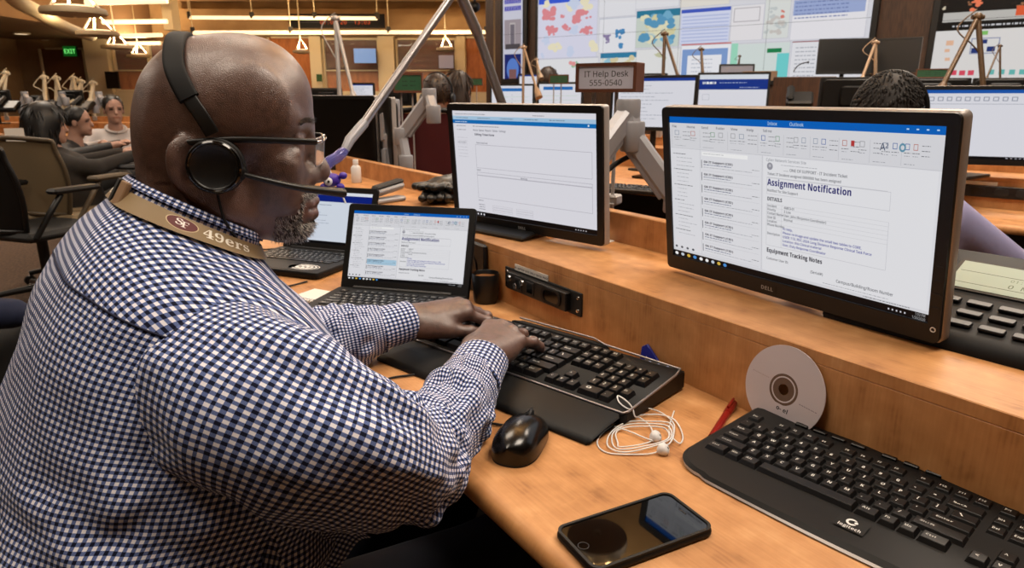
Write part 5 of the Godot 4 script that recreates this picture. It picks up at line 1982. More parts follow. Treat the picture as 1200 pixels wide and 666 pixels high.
func collar_and_lanyard(t: Node3D) -> void:
	var nj := torso_rows.size() - 1
	var m := mb()
	var rows := []
	var uvs := []
	var last: PackedVector3Array = torso_rows[nj]
	var c := Vector3.ZERO
	for p in last: c += p
	c /= last.size()
	var axis := Vector3(0.5, 0.866, 0)
	for j in 15:
		var f := j / 14.0
		var row := PackedVector3Array()
		var uv := PackedVector2Array()
		var u := 0.0
		for i in last.size():
			var o := last[i] - c
			var out := o.normalized()
			# stands up from the neck opening, then folds over outwards
			var h := sin(minf(f, 0.6) / 0.6 * PI / 2) * 0.019 - maxf(f - 0.6, 0.0) * 0.02
			var w := 0.001 + maxf(f - 0.55, 0.0) * 0.012 - 0.005 * sin(minf(f, 0.6) / 0.6 * PI / 2)
			row.append(last[i] + axis * h + out * w)
			if i > 0: u += last[i].distance_to(last[i - 1])
			uv.append(Vector2(u, f * 0.04))
		rows.append(row); uvs.append(uv)
	cloth_grid(m, rows, uvs)
	part("collar", m, M.shirt, t)
	# yoke seam and armhole piping: raised lines of stitching
	# lanyard ribbon lying on the shirt round the neck
	var im := Image.create(2048, 96, false, Image.FORMAT_RGB8)
	im.fill(Color(0.56, 0.47, 0.33))
	var wv := FastNoiseLite.new()
	wv.seed = 4
	for y in 96:
		for x in 2048:
			var k := 0.94 + 0.06 * float((x + y) % 3) / 2.0
			im.set_pixel(x, y, im.get_pixel(x, y) * k)
	for cx in [330, 1000, 1500]:
		disc(im, cx, 48, 52, Color(0.78, 0.7, 0.55), 0.0, 0.64)
		disc(im, cx, 48, 48, Color(0.36, 0.05, 0.07), 0.0, 0.64)
		text(im, "S", cx - 9, 60, 46, Color(0.92, 0.9, 0.88), 700, 1, "Droid Serif")
		text(im, "F", cx + 9, 66, 42, Color(0.92, 0.9, 0.88), 700, 1, "Droid Serif")
		text(im, "49ers", cx + 66, 72, 66, Color(0.93, 0.91, 0.86), 700, 0, "Droid Serif")
	M.lanyard = print_mat(im, 0.55)
	M.lanyard.texture_repeat = true
	var lt := thing("lanyard", "tan lanyard with red oval emblem and white lettering round bearded man's neck", "lanyard", Transform3D())
	var lm := mb()
	var lrows := []
	var luv := []
	for j in 6:
		var f := j / 5.0
		var row := PackedVector3Array()
		var uv := PackedVector2Array()
		var u := 0.0
		var src: PackedVector3Array = torso_rows[nj - int(f * 19)]
		for i in src.size():
			var out := (src[i] - c)
			out = (out - axis * out.dot(axis)).normalized()
			row.append(src[i] + out * 0.0022 + axis * (0.006 - 0.003 * f))
			if i > 0: u += last[i].distance_to(last[i - 1])
			uv.append(Vector2(u / 0.6 - 0.012, f))
		lrows.append(row); luv.append(uv)
	lm.grid(lrows, true, luv, true)
	part("ribbon", lm, M.lanyard, lt)
	for q in [[9, 0.007, M.black], [16, 0.012, M.buckle]]:
		var bp: Vector3 = lrows[2][q[0]]
		var bo := bp - c
		bo = (bo - axis * bo.dot(axis)).normalized()
		var bm := mb(frame_at(bp + bo * 0.002, bo, axis))
		bm.box(Vector3.ZERO, Vector3(q[1], 0.026, 0.006), 0.0012)
		part("buckle" if q[0] == 16 else "keeper", bm, q[2], lt)

func jeans(t: Node3D, D: Callable) -> void:
	var f := Flesh.new()
	f.bone(D.call(0.0, -0.3, -0.83), D.call(0.05, -0.24, -0.83), 0.17, 0.16, 0.05)
	for s in [-1.0, 1.0]:
		f.bone(D.call(0.03, -0.24, -0.83 + 0.1 * s), D.call(0.47, -0.22, -0.83 + 0.13 * s), 0.105, 0.08, 0.04)
		f.bone(D.call(0.47, -0.22, -0.83 + 0.13 * s), D.call(0.44, -0.62, -0.83 + 0.12 * s), 0.078, 0.06, 0.03)
	var m := mb()
	f.mesh_into(m, 0.012, D.call(-0.2, -0.72, -1.12), D.call(0.6, -0.06, -0.55), func(_p): return Color(1, 1, 1))
	part("jeans", m, M.denim, t)
	for s in [-1.0, 1.0]:
		var g := Flesh.new()
		g.bone(D.call(0.42, -0.68, -0.83 + 0.12 * s), D.call(0.6, -0.7, -0.83 + 0.13 * s), 0.055, 0.038, 0.02)
		var q := mb()
		g.mesh_into(q, 0.01, D.call(0.34, -0.75, -0.83 + 0.12 * s - 0.1), D.call(0.68, -0.6, -0.83 + 0.12 * s + 0.1), func(_p): return Color(1, 1, 1))
		part("shoe", q, M.black_soft, t)

func hl(x: float, y: float, z: float) -> Vector3:
	return head_t * (Vector3(x, y, z) * 0.001)

func headset() -> void:
	var t := thing("headset", "black telephone headset with round ear cup and boom microphone on bald head", "headset", head_t.scaled_local(Vector3.ONE * 0.96))
	var inv := Transform3D()
	# band: rounded strip swept over the head
	var path := []
	for q in [[3, -6, 85], [-6, 14, 86.5], [-21, 40, 80], [-32, 66, 65], [-35, 91, 36], [-35, 101, 0], [-35, 91, -36], [-32, 66, -65], [-21, 40, -80], [-6, 14, -86.5], [3, -6, -85]]:
		path.append(Vector3(q[0], q[1], q[2]) * 0.001)
	var pts := smooth_path(path, 8)
	var band := mb()
	var slide := mb()
	var slide2 := mb()
	for seg in [[14, pts.size() - 15, 0.0105, 0.0042, band], [2, 16, 0.0075, 0.0026, slide], [pts.size() - 17, pts.size() - 3, 0.0075, 0.0026, slide2]]:
		var rows := []
		for i in range(seg[0], seg[1] + 1):
			var d := (pts[mini(i + 1, pts.size() - 1)] - pts[maxi(i - 1, 0)]).normalized()
			var out := Vector3(0, pts[i].y + 0.005, pts[i].z).normalized()
			var w := out.cross(d).normalized()
			out = d.cross(w).normalized()
			if out.dot(Vector3(0, pts[i].y + 0.005, pts[i].z)) < 0: out = -out
			var ring2 := PackedVector3Array()
			for k in 16:
				var a := TAU * k / 16
				var ca := signf(cos(a)) * pow(absf(cos(a)), 0.45)
				var sa := signf(sin(a)) * pow(absf(sin(a)), 0.45)
				ring2.append(pts[i] + w * ca * seg[2] + out * sa * seg[3])
			rows.append(ring2)
		(seg[4] as MB).grid(rows, true, [], true)
		for e in [0, rows.size() - 1]:
			(seg[4] as MB).face(Array(rows[e]))
	part("headband", band, M.band, t)
	part("slider", slide, M.black, t)
	part("slider", slide2, M.black, t)
	for s in [1.0, -1.0]:
		var cup := part("ear_cup", _ear_cup(s), M.black, t)
		var cu := mb(Transform3D(Basis(Vector3.RIGHT, PI / 2 * s), Vector3(0.001, -0.036, 0.079 * s)))
		cu.lathe(PackedVector2Array([Vector2(0.012, -0.008), Vector2(0.026, -0.008), Vector2(0.0295, -0.003), Vector2(0.0295, 0.003), Vector2(0.026, 0.006)]), 40, 0.3)
		part("ear_cushion", cu, M.black_matte, cup)
		var trim := mb(Transform3D(Basis(Vector3.RIGHT, PI / 2 * s), Vector3(0.001, -0.036, 0.0945 * s)))
		trim.lathe(PackedVector2Array([Vector2(0.0235, 0.0), Vector2(0.0255, 0.0015), Vector2(0.0272, 0.0)]), 48, 0.3)
		part("ring", trim, M.black_gloss, cup)
	var boom := mb()
	var bp := smooth_path([Vector3(0.024, -0.043, 0.089), Vector3(0.04, -0.048, 0.091), Vector3(0.065, -0.056, 0.086), Vector3(0.088, -0.063, 0.076), Vector3(0.112, -0.069, 0.06), Vector3(0.130, -0.0735, 0.046)], 6)
	var rad := PackedFloat32Array()
	for i in bp.size(): rad.append(lerpf(0.0028, 0.0068, clampf(i / 30.0, 0, 1)))
	boom.tube(bp, rad, 12, true, 0.8)
	part("boom_microphone", boom, M.black, t)
	var hub := mb(Transform3D(Basis(Vector3.RIGHT, PI / 2), Vector3(0.024, -0.043, 0.087)))
	hub.lathe(PackedVector2Array([Vector2(0, -0.006), Vector2(0.008, -0.006), Vector2(0.0085, 0.004), Vector2(0.006, 0.006), Vector2(0, 0.0065)]), 20)
	part("boom_hub", hub, M.black_soft, t)
	var cord := mb()
	cord.tube(smooth_path([Vector3(0.0, -0.066, 0.086), Vector3(0.004, -0.095, 0.084), Vector3(0.016, -0.125, 0.072), Vector3(0.03, -0.15, 0.06), Vector3(0.034, -0.19, 0.056), Vector3(0.05, -0.24, 0.05)], 6), 0.0016, 6)
	part("cord", cord, M.black_matte, t)

func _ear_cup(s: float) -> MB:
	var cup := mb(Transform3D(Basis(Vector3.RIGHT, PI / 2 * s), Vector3(0.001, -0.036, 0.084 * s)))
	cup.lathe(PackedVector2Array([Vector2(0, -0.002), Vector2(0.026, -0.002), Vector2(0.0285, 0.002), Vector2(0.0285, 0.008), Vector2(0.027, 0.0105), Vector2(0.0235, 0.0112), Vector2(0.022, 0.009), Vector2(0.0, 0.0095)]), 48, 0.5)
	return cup

func eyeglasses() -> void:
	var t := thing("eyeglasses", "rimless rectangular eyeglasses with dark metal temples on the typing man", "eyeglasses", head_t.scaled_local(Vector3.ONE * 0.96))
	for s in [1.0, -1.0]:
		var m := mb()
		m.tube(smooth_path([Vector3(-0.03, -0.012, 0.077 * s), Vector3(0.02, -0.009, 0.079 * s), Vector3(0.07, -0.011, 0.075 * s), Vector3(0.100, -0.013, 0.068 * s), Vector3(0.1045, -0.0135, 0.066 * s)], 5), 0.0023, 8, true, 1.5)
		part("temple", m, M.black, t)
		var l := mb(Transform3D(Basis(Vector3(0.12 * s, 0, -1).normalized(), Vector3(0.08, 1, 0).normalized(), Vector3(1, -0.08, 0.12 * s).normalized()), Vector3(0.1055, -0.026, 0.036 * s)))
		l.prism(rrect(0.052, 0.031, 0.006), -0.001, 0.001, 0.0003)
		var lens := part("lens", l, M.lens, t)
		var rim := mb(l.xf)
		var ro := PackedVector3Array()
		for q in rrect(0.052, 0.031, 0.006): ro.append(Vector3(q.x, q.y, 0.0))
		ro.append(ro[0])
		rim.tube(ro, 0.0008, 6, false)
		part("rim", rim, M.chrome, lens)  # chrome edge added to the rimless lens in place of its glare
		var c := mb()
		c.tube(PackedVector3Array([Vector3(0.1045, -0.0135, 0.066 * s), Vector3(0.1085, -0.013, 0.061 * s), Vector3(0.1095, -0.0135, 0.055 * s)]), 0.0016, 8)
		part("hinge_mount", c, M.chrome, t)
	var b := mb()
	b.tube(smooth_path([Vector3(0.1095, -0.016, 0.012), Vector3(0.1125, -0.013, 0.0), Vector3(0.1095, -0.016, -0.012)], 5), 0.0013, 8)
	part("bridge", b, M.chrome, t)
	for s in [1.0, -1.0]:
		var p := mb()
		p.ball(Vector3(0.1035, -0.024, 0.0105 * s), Vector3(0.0015, 0.006, 0.003), 10, 6)
		part("nose_pad", p, M.lens, t)

func beard(t: Node3D, f: Flesh) -> void:
	# short grey and dark bristles on chin, jaw and upper lip
	var m := mb()
	var r := RandomNumberGenerator.new()
	r.seed = 5
	var all := PackedInt32Array(range(f.kind.size()))
	var made := 0
	var inv := head_t.affine_inverse()
	while made < 4200:
		var a := r.randf_range(-1.35, 1.35)
		var y := r.randf_range(-131, -66)
		# keep to the beard's outline: moustache, goatee, and a strip thinning back along the jaw
		var back := absf(a)
		var dens := 1.0
		if y > -112 and back < 0.58: dens = 0.7 if y > -80 and y < -70 else 0.0
		if y > -76: dens *= clampf((-68 - y) / 8.0, 0, 1)
		if back > 0.62: dens *= clampf(1.25 - back, 0, 1) * (1.0 if y < -98 else 0.25)
		if back > 0.75 and y > -98: dens = 0.0
		if r.randf() > dens: continue
		# march from outside towards the jaw's axis
		var o := Vector3(32, y, 0)
		var d := Vector3(cos(a), 0, sin(a))
		var s := 90.0
		var ok := false
		for it in 14:
			var e := f.value(head_t * ((o + d * s) * HS), all) / HS
			s -= e
			if absf(e) < 0.5:
				ok = true
				break
			if s < 5: break
		if not ok or s < 20: continue
		if y < -130 and s < 18: continue
		var p := head_t * ((o + d * s) * HS)
		var g := 0.0015
		var nn := Vector3(f.value(p + Vector3(g, 0, 0), all) - f.value(p - Vector3(g, 0, 0), all), f.value(p + Vector3(0, g, 0), all) - f.value(p - Vector3(0, g, 0), all), f.value(p + Vector3(0, 0, g), all) - f.value(p - Vector3(0, 0, g), all)).normalized()
		var l := r.randf_range(0.0035, 0.0075) * (1.25 if y < -104 and back < 0.7 else 0.8)
		var dir := (nn * 0.8 + Vector3(0.15, -0.75, 0) + Vector3(r.randf_range(-0.5, 0.5), r.randf_range(-0.5, 0.5), r.randf_range(-0.5, 0.5))).normalized()
		var curve := Vector3(r.randf_range(-0.5, 0.5), r.randf_range(-0.3, 0.4), r.randf_range(-0.5, 0.5)) * l
		var grey := r.randf()
		var c := Color(0.03, 0.027, 0.025) if grey < 0.36 else (Color(0.42, 0.39, 0.35) if grey < 0.62 else Color(0.78, 0.75, 0.69))
		var sd := dir.cross(nn).normalized() * 0.00042
		var sd2 := dir.cross(sd).normalized() * 0.00042
		var k := m.v.size()
		for q in 3:
			var off := sd * cos(TAU * q / 3) + sd2 * sin(TAU * q / 3)
			m.vert(p - nn * 0.0008 + off, off.normalized())
			m.vert(p + dir * l * 0.55 + curve * 0.4 + off * 0.8, off.normalized())
		m.vert(p + dir * l + curve, dir)
		for q in 7: m.col.append(c)
		for q in 3:
			var e := (q + 1) % 3
			m.tri(k + q * 2, k + e * 2, k + e * 2 + 1); m.tri(k + q * 2, k + e * 2 + 1, k + q * 2 + 1); m.tri(k + q * 2 + 1, k + e * 2 + 1, k + 6)
		made += 1
	part("beard", m, M.hair_tint, t)
	# eyebrow bristles
	var b := mb()
	for i in 420:
		var z := r.randf_range(12, 52) * (1 if i % 2 else -1)
		var yb := 6 + 3.0 * sin((absf(z) - 12) / 40.0 * PI) + r.randf_range(-3, 3)
		var o := Vector3(40, yb, z)
		var s := 80.0
		for it in 14:
			var e := f.value(head_t * ((o + Vector3(s, 0, 0)) * HS), all) / HS
			s -= e
			if absf(e) < 0.5: break
		var p := head_t * ((o + Vector3(s, 0, 0)) * HS)
		var dir := head_t.basis * Vector3(0.5, 0.25, signf(z) * 0.8).normalized()
		var k := b.v.size()
		var off := head_t.basis * Vector3(0.0003, 0.0003, 0)
		b.vert(p - off, Vector3(0, 1, 0)); b.vert(p + off, Vector3(0, 1, 0)); b.vert(p + dir * 0.006, Vector3(0, 1, 0))
		b.tri(k, k + 1, k + 2)
	part("eyebrows", b, M.hair_dark, t)

func office_chair(D: Callable) -> void:
	var t := thing("office_chair", "black office chair under the typing man in the checked shirt", "chair", Transform3D(Basis(), Vector3(0.02, 0, -0.83)))
	var s := mb()
	s.box(Vector3(0.03, 0.3, 0), Vector3(0.5, 0.07, 0.5), 0.03)
	part("seat", s, M.black_matte, t)
	var c := mb()
	c.tube(PackedVector3Array([Vector3(0.03, 0.08, 0), Vector3(0.03, 0.28, 0)]), 0.03, 14)
	part("gas_column", c, M.black, t)
	for k in 5:
		var a := TAU * k / 5 + 0.3
		var l := mb()
		l.tube(PackedVector3Array([Vector3(0.03, 0.1, 0), Vector3(0.03 + cos(a) * 0.3, 0.075, sin(a) * 0.3)]), PackedFloat32Array([0.025, 0.016]), 8)
		var leg := part("base_leg", l, M.black, t)
		var w := mb(Transform3D(Basis(Vector3.UP, -a) * Basis(Vector3.RIGHT, PI / 2), Vector3(0.03 + cos(a) * 0.3, 0.03, sin(a) * 0.3)))
		w.lathe(PackedVector2Array([Vector2(0, -0.02), Vector2(0.028, -0.02), Vector2(0.03, 0), Vector2(0.028, 0.02), Vector2(0, 0.02)]), 16)
		part("caster", w, M.black, leg)
	for s2 in [-1.0, 1.0]:
		var p := mb()
		p.tube(smooth_path([Vector3(0.0, 0.28, 0.26 * s2), Vector3(0.0, 0.36, 0.32 * s2), Vector3(0.02, 0.47, 0.33 * s2)], 6), 0.014, 10)
		var post := part("arm_post", p, M.black, t)
		var a2 := mb()
		a2.box(Vector3(0.06, 0.48, 0.33 * s2), Vector3(0.24, 0.03, 0.07), 0.012)
		part("armrest_pad", a2, M.black_matte, post)

func heading(deg: float) -> Vector3:
	# level direction so many degrees to the right of the camera's heading
	return flat_f.rotated(Vector3.UP, -deg_to_rad(deg))

# a screen facing against the heading, its middle seen at (x, y) and so deep
func screen_at(x: float, y: float, depth: float, away_deg: float, tilt := 4.0) -> Transform3D:
	var n := -heading(away_deg) * cos(deg_to_rad(tilt)) + Vector3.UP * sin(deg_to_rad(tilt))
	return frame_at(at(x, y, depth), n)

func console_at(label: String, riser: Vector3, away_deg: float, l0: float, l1: float, deep := 0.43) -> void:
	var a := heading(away_deg)
	var z := a.cross(Vector3.UP)
	var b := Basis(a, Vector3.UP, z)
	riser.y = 0
	console(label, Transform3D(b, riser - a * RISER_X), l0, l1, "consoles in rows", deep)

func page(w: int, h: int, kind: int) -> Image:
	var im := Image.create(w, h, false, Image.FORMAT_RGB8)
	im.fill(Color(0.92, 0.92, 0.95))
	var ink := Color(0.6, 0.62, 0.68)
	if kind == 0:
		fill(im, 0, 0, w, h * 0.06, Color(0.12, 0.25, 0.6))
		for k in 10: greek(im, w * 0.1, h * (0.15 + 0.075 * k), w * 0.8, ink, 2, rng.randf_range(0.4, 1))
	elif kind == 1:
		fill(im, 0, 0, w, h * 0.12, Color(0.9, 0.92, 0.95))
		fill(im, 0, h * 0.12, w, h * 0.26, Color(0.05, 0.2, 0.55))
		greek(im, w * 0.05, h * 0.18, w * 0.2, Color.WHITE, 12, 1.0)
		greek(im, w * 0.3, h * 0.2, w * 0.5, Color(0.8, 0.85, 0.95), 3)
		greek(im, w * 0.6, h * 0.32, w * 0.35, Color(0.8, 0.85, 0.95), 3)
		outline(im, w * 0.06, h * 0.5, w * 0.1, h * 0.15, ink)
	elif kind == 2:
		fill(im, 0, 0, w, h * 0.05, Color(0.1, 0.35, 0.7))
		for k in 12: outline(im, w * (0.1 + 0.065 * k), h * 0.1, w * 0.04, h * 0.06, ink, 2)
		fill(im, 0, h * 0.2, w, 1, ink)
		fill(im, 0, h * 0.955, w, h * 0.045, Color(0.03, 0.03, 0.05))
		for k in 5: fill(im, w * (0.84 + 0.03 * k), h * 0.97, w * 0.016, h * 0.014, Color(0.85, 0.85, 0.9))
	elif kind == 3:
		fill(im, w * 0.1, h * 0.08, w * 0.7, h * 0.1, Color(0.15, 0.45, 0.75))
		for k in 5:
			disc(im, w * 0.5, h * (0.3 + 0.13 * k), 2, Color(0.3, 0.3, 0.4))
			fill(im, w * 0.08, h * (0.36 + 0.13 * k), w * 0.84, 1, Color(0.6, 0.8, 0.6))
	return im

func lamp(label: String, depth: float, foot: Vector2, top: Vector2, tip: Vector2, r: float, material: Material, bracket := true) -> void:
	# task lamp: post clamped to the console, elbow, and an arm hanging down again with a small head
	var p0 := at(foot.x, foot.y, depth)
	var p1 := at(top.x, top.y, depth)
	var p2 := at(tip.x, tip.y, depth * 0.985)
	var t := thing("task_lamp", label, "lamp", Transform3D(Basis(), p0), "folding task lamps on the consoles")
	var inv: Transform3D = t.transform.affine_inverse()
	var base := Vector3(p0.x, maxf(DESK + 0.19, p0.y - 0.35), p0.z)
	var m := mb(inv)
	m.tube(PackedVector3Array([base, p0.lerp(p1, 0.02), p1]), r, 10)
	part("post", m, material, t)
	var a := mb(inv)
	a.tube(PackedVector3Array([p1, p2]), r * 0.9, 10)
	part("arm", a, material, t)
	var j := mb(inv)
	j.ball(p1, Vector3.ONE * r * 1.7, 12, 8)
	j.tube(PackedVector3Array([p1 - cam_r * r * 2.2, p1 + cam_r * r * 2.2]), r * 0.9, 8)
	part("elbow_joint", j, material, t)
	var h := mb(inv)
	h.tube(PackedVector3Array([p2, p2 + (p2 - p1).normalized() * r * 4.0, p2 + (p2 - p1).normalized() * r * 9.0]), PackedFloat32Array([r * 1.2, r * 2.4, r * 2.8]), 12)
	part("lamp_head", h, material, t)
	var w := mb(inv)
	w.tube(smooth_path([p1 + (p1 - p0).normalized() * r * 3.0, p1 - cam_r * r * 7.0 + Vector3.DOWN * r * 4.0, p1.lerp(p0, 0.4) - cam_r * r * 3.0, p1.lerp(p0, 0.55)], 6), r * 0.28, 6)
	part("cable", w, material, t)
	var cl := mb(inv)
	cl.box(base + Vector3.DOWN * 0.01, Vector3(0.05, 0.05, 0.05), 0.006)
	part("clamp", cl, M.silver_paint, t)

func sign_box(label: String, where: Transform3D, w: float, h: float, d: float, face_mat: Material, post := 0.0, wood: Material = null) -> Node3D:
	var t := thing("desk_sign", label, "sign", where)
	var m := mb()
	var o := rrect(w, h, 0.002)
	var i := rrect(w * 0.9, h * 0.76, 0.001)
	ring(m, o, i, -d, 0.004)
	m.box(Vector3(0, 0, -d / 2), Vector3(w * 0.99, h * 0.98, d * 0.96))
	part("frame", m, wood if wood else M.sign_wood, t)
	part("face", sheet(w * 0.9, h * 0.76, 0.001), face_mat, t)
	if post > 0.0:
		for x in [-w * 0.26, w * 0.12]:
			var p := mb()
			p.tube(PackedVector3Array([Vector3(x, -h / 2, -d / 2), Vector3(x, -h / 2 - post, -d / 2)]), 0.0045, 10)
			part("post", p, M.silver_paint, t)
		var b := mb()
		b.box(Vector3(-w * 0.07, -h / 2 - post - 0.012, -d / 2), Vector3(w * 0.62, 0.024, 0.04), 0.004)
		b.box(Vector3(-w * 0.07, -h / 2 - post - 0.04, 0.012 - d / 2 + 0.02), Vector3(w * 0.62, 0.05, 0.006), 0.002)
		part("mounting_bracket", b, M.silver_paint, t)
	return t

func monitor_arm(label: String, pts: Array, r: float) -> void:
	# jointed display arm: beams between the joints, round knuckles at them
	var t := thing("display_mount", label, "display mount", Transform3D(Basis(), pts[0]), "grey display arms")
	var inv: Transform3D = t.transform.affine_inverse()
	for i in pts.size() - 1:
		var a: Vector3 = pts[i]
		var b: Vector3 = pts[i + 1]
		var m := mb(inv * frame_at((a + b) / 2, (b - a), Vector3.UP if absf((b - a).normalized().y) < 0.95 else Vector3.RIGHT))
		m.box(Vector3.ZERO, Vector3(r * 1.7, r * 2.1, a.distance_to(b) + r), r * 0.35)
		m.box(Vector3(0, -r * 1.2, 0), Vector3(r * 1.1, r * 0.5, a.distance_to(b) * 0.8), r * 0.1)
		part("beam", m, M.arm_grey, t)
	for i in pts.size():
		var k := mb(inv * Transform3D(Basis(), pts[i]))
		k.lathe(PackedVector2Array([Vector2(0, -r * 1.5), Vector2(r * 1.15, -r * 1.5), Vector2(r * 1.25, -r * 1.3), Vector2(r * 1.25, r * 1.3), Vector2(r * 1.15, r * 1.5), Vector2(0, r * 1.5)]), 20)
		part("knuckle", k, M.arm_grey, t)

func figure(label: String, where: Vector3, face_deg: float, o: Dictionary) -> Node3D:
	# seated person; local x forward, y up, z to the right; where is the middle of the head
	var f3 := heading(face_deg)
	var b := Basis(f3, Vector3.UP, f3.cross(Vector3.UP))
	var lean: float = o.get("lean", 0.05)
	o.lift = where.y - 1.17
	var t := thing("person", label, "person", Transform3D(b, floor_under(where) - f3 * (0.05 + lean * 1.34)))
	var V := func(x: float, y: float, z: float) -> Vector3: return Vector3(x + lean * maxf(0.0, (y - 0.5) / 0.5), y + o.get("lift", 0.0), z)
	var hd: Vector3 = V.call(0.05, 1.17, 0.0)
	var turn := Basis(Vector3.UP, o.get("look", 0.0)) * Basis(Vector3.BACK, o.get("nod", 0.0))
	var skin := Flesh.new()
	var H := func(x: float, y: float, z: float) -> Vector3: return hd + turn * Vector3(x, y, z)
	skin.bone(V.call(0, 0.55, 0), V.call(0.02, 0.82, 0), 0.12, 0.12, 0.04)
	skin.bone(V.call(0.02, 0.82, 0), V.call(0.02, 1.0, 0), 0.11, 0.06, 0.03)
	skin.bone(V.call(0.02, 1.0, 0), H.call(-0.02, -0.06, 0), 0.055, 0.05, 0.02)
	var face := Flesh.new()
	face.bone(V.call(0.02, 0.99, 0), H.call(-0.02, -0.06, 0), 0.054, 0.05, 0.02)
	face.egg(H.call(0, 0.02, 0), Vector3(0.092, 0.095, 0.074), 0.02, 0, turn)
	face.egg(H.call(0.03, -0.06, 0), Vector3(0.06, 0.06, 0.055), 0.02, 0, turn)
	face.bone(H.call(0.088, 0.0, 0), H.call(0.102, -0.035, 0), 0.009, 0.014, 0.012)
	for s in [-1.0, 1.0]:
		face.egg(H.call(0.088, 0.0, 0.032 * s), Vector3(0.012, 0.009, 0.014), 0.01, 1, turn)
		face.egg(H.call(-0.005, -0.015, 0.075 * s), Vector3(0.018, 0.03, 0.009), 0.008, 0, turn)
		face.bone(H.call(0.084, 0.014, 0.012 * s), H.call(0.076, 0.016, 0.045 * s), 0.008, 0.007, 0.01)
	face.bone(H.call(0.083, -0.066, -0.02), H.call(0.083, -0.066, 0.02), 0.008, 0.008, 0.008)
	face.bone(H.call(0.081, -0.079, -0.016), H.call(0.081, -0.079, 0.016), 0.008, 0.008, 0.006)
	face.egg(H.call(0.07, -0.1, 0), Vector3(0.022, 0.02, 0.024), 0.015, 0, turn)
	var cloth := Flesh.new()
	var fat: float = o.get("fat", 1.0)
	cloth.bone(V.call(-0.01, 0.52, 0), V.call(0.01, 0.8, 0), 0.15 * fat, 0.15 * fat, 0.05)
	cloth.bone(V.call(0.0, 0.82, -0.09), V.call(0.0, 0.82, 0.09), 0.115 * fat, 0.115 * fat, 0.06)
	cloth.bone(V.call(0.0, 0.94, -0.13), V.call(0.0, 0.94, 0.13), 0.062, 0.062, 0.05)
	cloth.bone(V.call(0.0, 0.9, 0), V.call(0.015, 1.0, 0), 0.1, 0.06, 0.04)
	var hands := []
	for s in [-1.0, 1.0]:
		var arm: Array = o.get("arm_r", [[0.1, 0.72, 0.27], [0.36, 0.78, 0.16]]) if s > 0 else o.get("arm_l", [[0.1, 0.72, 0.27], [0.36, 0.78, 0.16]])
		var sh: Vector3 = V.call(0, 0.93, 0.17 * s)
		var el := Vector3(arm[0][0], arm[0][1], arm[0][2] * s)
		var wr := Vector3(arm[1][0], arm[1][1], arm[1][2] * s)
		cloth.bone(sh, el, 0.066, 0.052, 0.035)
		cloth.bone(el, wr, 0.052, 0.038, 0.02)
		skin.bone(sh, el, 0.05, 0.04, 0.02)
		skin.bone(el, wr, 0.04, 0.027, 0.02)
		var dir := (wr - el).normalized()
		skin.bone(wr, wr + dir * 0.07, 0.027, 0.03, 0.015)
		for q in 4:
			var side := dir.cross(Vector3.UP).normalized() * (-0.024 + 0.016 * q)
			skin.bone(wr + dir * 0.07 + side, wr + dir * 0.12 + side * 1.2 + Vector3.DOWN * 0.012, 0.0105, 0.009, 0.004)
			skin.bone(wr + dir * 0.12 + side * 1.2 + Vector3.DOWN * 0.012, wr + dir * (0.15 if q in [1, 2] else 0.14) + side * 1.2 + Vector3.DOWN * 0.035, 0.009, 0.0075, 0.003)
		skin.bone(wr + dir * 0.03 + dir.cross(Vector3.UP).normalized() * -0.03 * s, wr + dir * 0.085 + dir.cross(Vector3.UP).normalized() * -0.055 * s, 0.013, 0.009, 0.008)
	for s in [-1.0, 1.0]:
		skin.bone(V.call(0.0, 0.52, 0.09 * s), Vector3(0.42, 0.52, 0.12 * s), 0.075, 0.055, 0.03)
		skin.bone(Vector3(0.42, 0.52, 0.12 * s), Vector3(0.4, 0.1, 0.12 * s), 0.052, 0.035, 0.02)
		skin.bone(Vector3(0.37, 0.05, 0.12 * s), Vector3(0.55, 0.04, 0.13 * s), 0.04, 0.03, 0.02)
	var cell: float = o.get("cell", 0.017)
	var body := mb()
	var upper := Flesh.new()
	skin.mesh_into(body, cell, Vector3(-0.3, 0.0, -0.42), Vector3(0.75, 1.36 + o.get("lift", 0.0), 0.42), func(_p): return Color(1, 1, 1))
	var ti := Transform3D(turn, hd).affine_inverse()
	face.mesh_into(body, o.get("head_cell", 0.0075), hd - Vector3(0.14, 0.19, 0.14), hd + Vector3(0.14, 0.14, 0.14), func(p):
		var q: Vector3 = ti * p
		if q.x > 0.05 and absf(absf(q.z) - 0.032) < 0.014 and absf(q.y) < 0.007: return Color(0.12, 0.1, 0.09)
		if q.x > 0.05 and absf(absf(q.z) - 0.03) < 0.019 and absf(q.y - 0.017) < 0.005: return Color(0.25, 0.2, 0.17)
		if q.x > 0.06 and absf(q.z) < 0.024 and absf(q.y + 0.072) < 0.009: return Color(0.8, 0.55, 0.5)
		return Color(1, 1, 1))
	part("body", body, o.skin, t)
	var top := mb()
	cloth.mesh_into(top, cell, Vector3(-0.3, 0.35, -0.45), Vector3(0.75, 1.15 + o.get("lift", 0.0), 0.45), func(_p): return Color(1, 1, 1))
	part(o.get("top_name", "shirt"), top, o.top, t)
	if o.get("collar", false):
		var cl := mb()
		var rr := []
		for q in 25:
			var a := TAU * q / 24.0
			rr.append(V.call(0.022 + cos(a) * 0.066, 1.0 - 0.03 * cos(a), sin(a) * 0.068))
		cl.tube(PackedVector3Array(rr), 0.012, 8, false, 2.0, Vector3.RIGHT)
		part("collar", cl, o.top, t)
	var tr := Flesh.new()
	for s in [-1.0, 1.0]:
		tr.bone(V.call(-0.02, 0.5, 0.08 * s), Vector3(0.42, 0.52, 0.12 * s), 0.11, 0.075, 0.04)
		tr.bone(Vector3(0.42, 0.52, 0.12 * s), Vector3(0.4, 0.12, 0.12 * s), 0.072, 0.055, 0.02)
	var trm := mb()
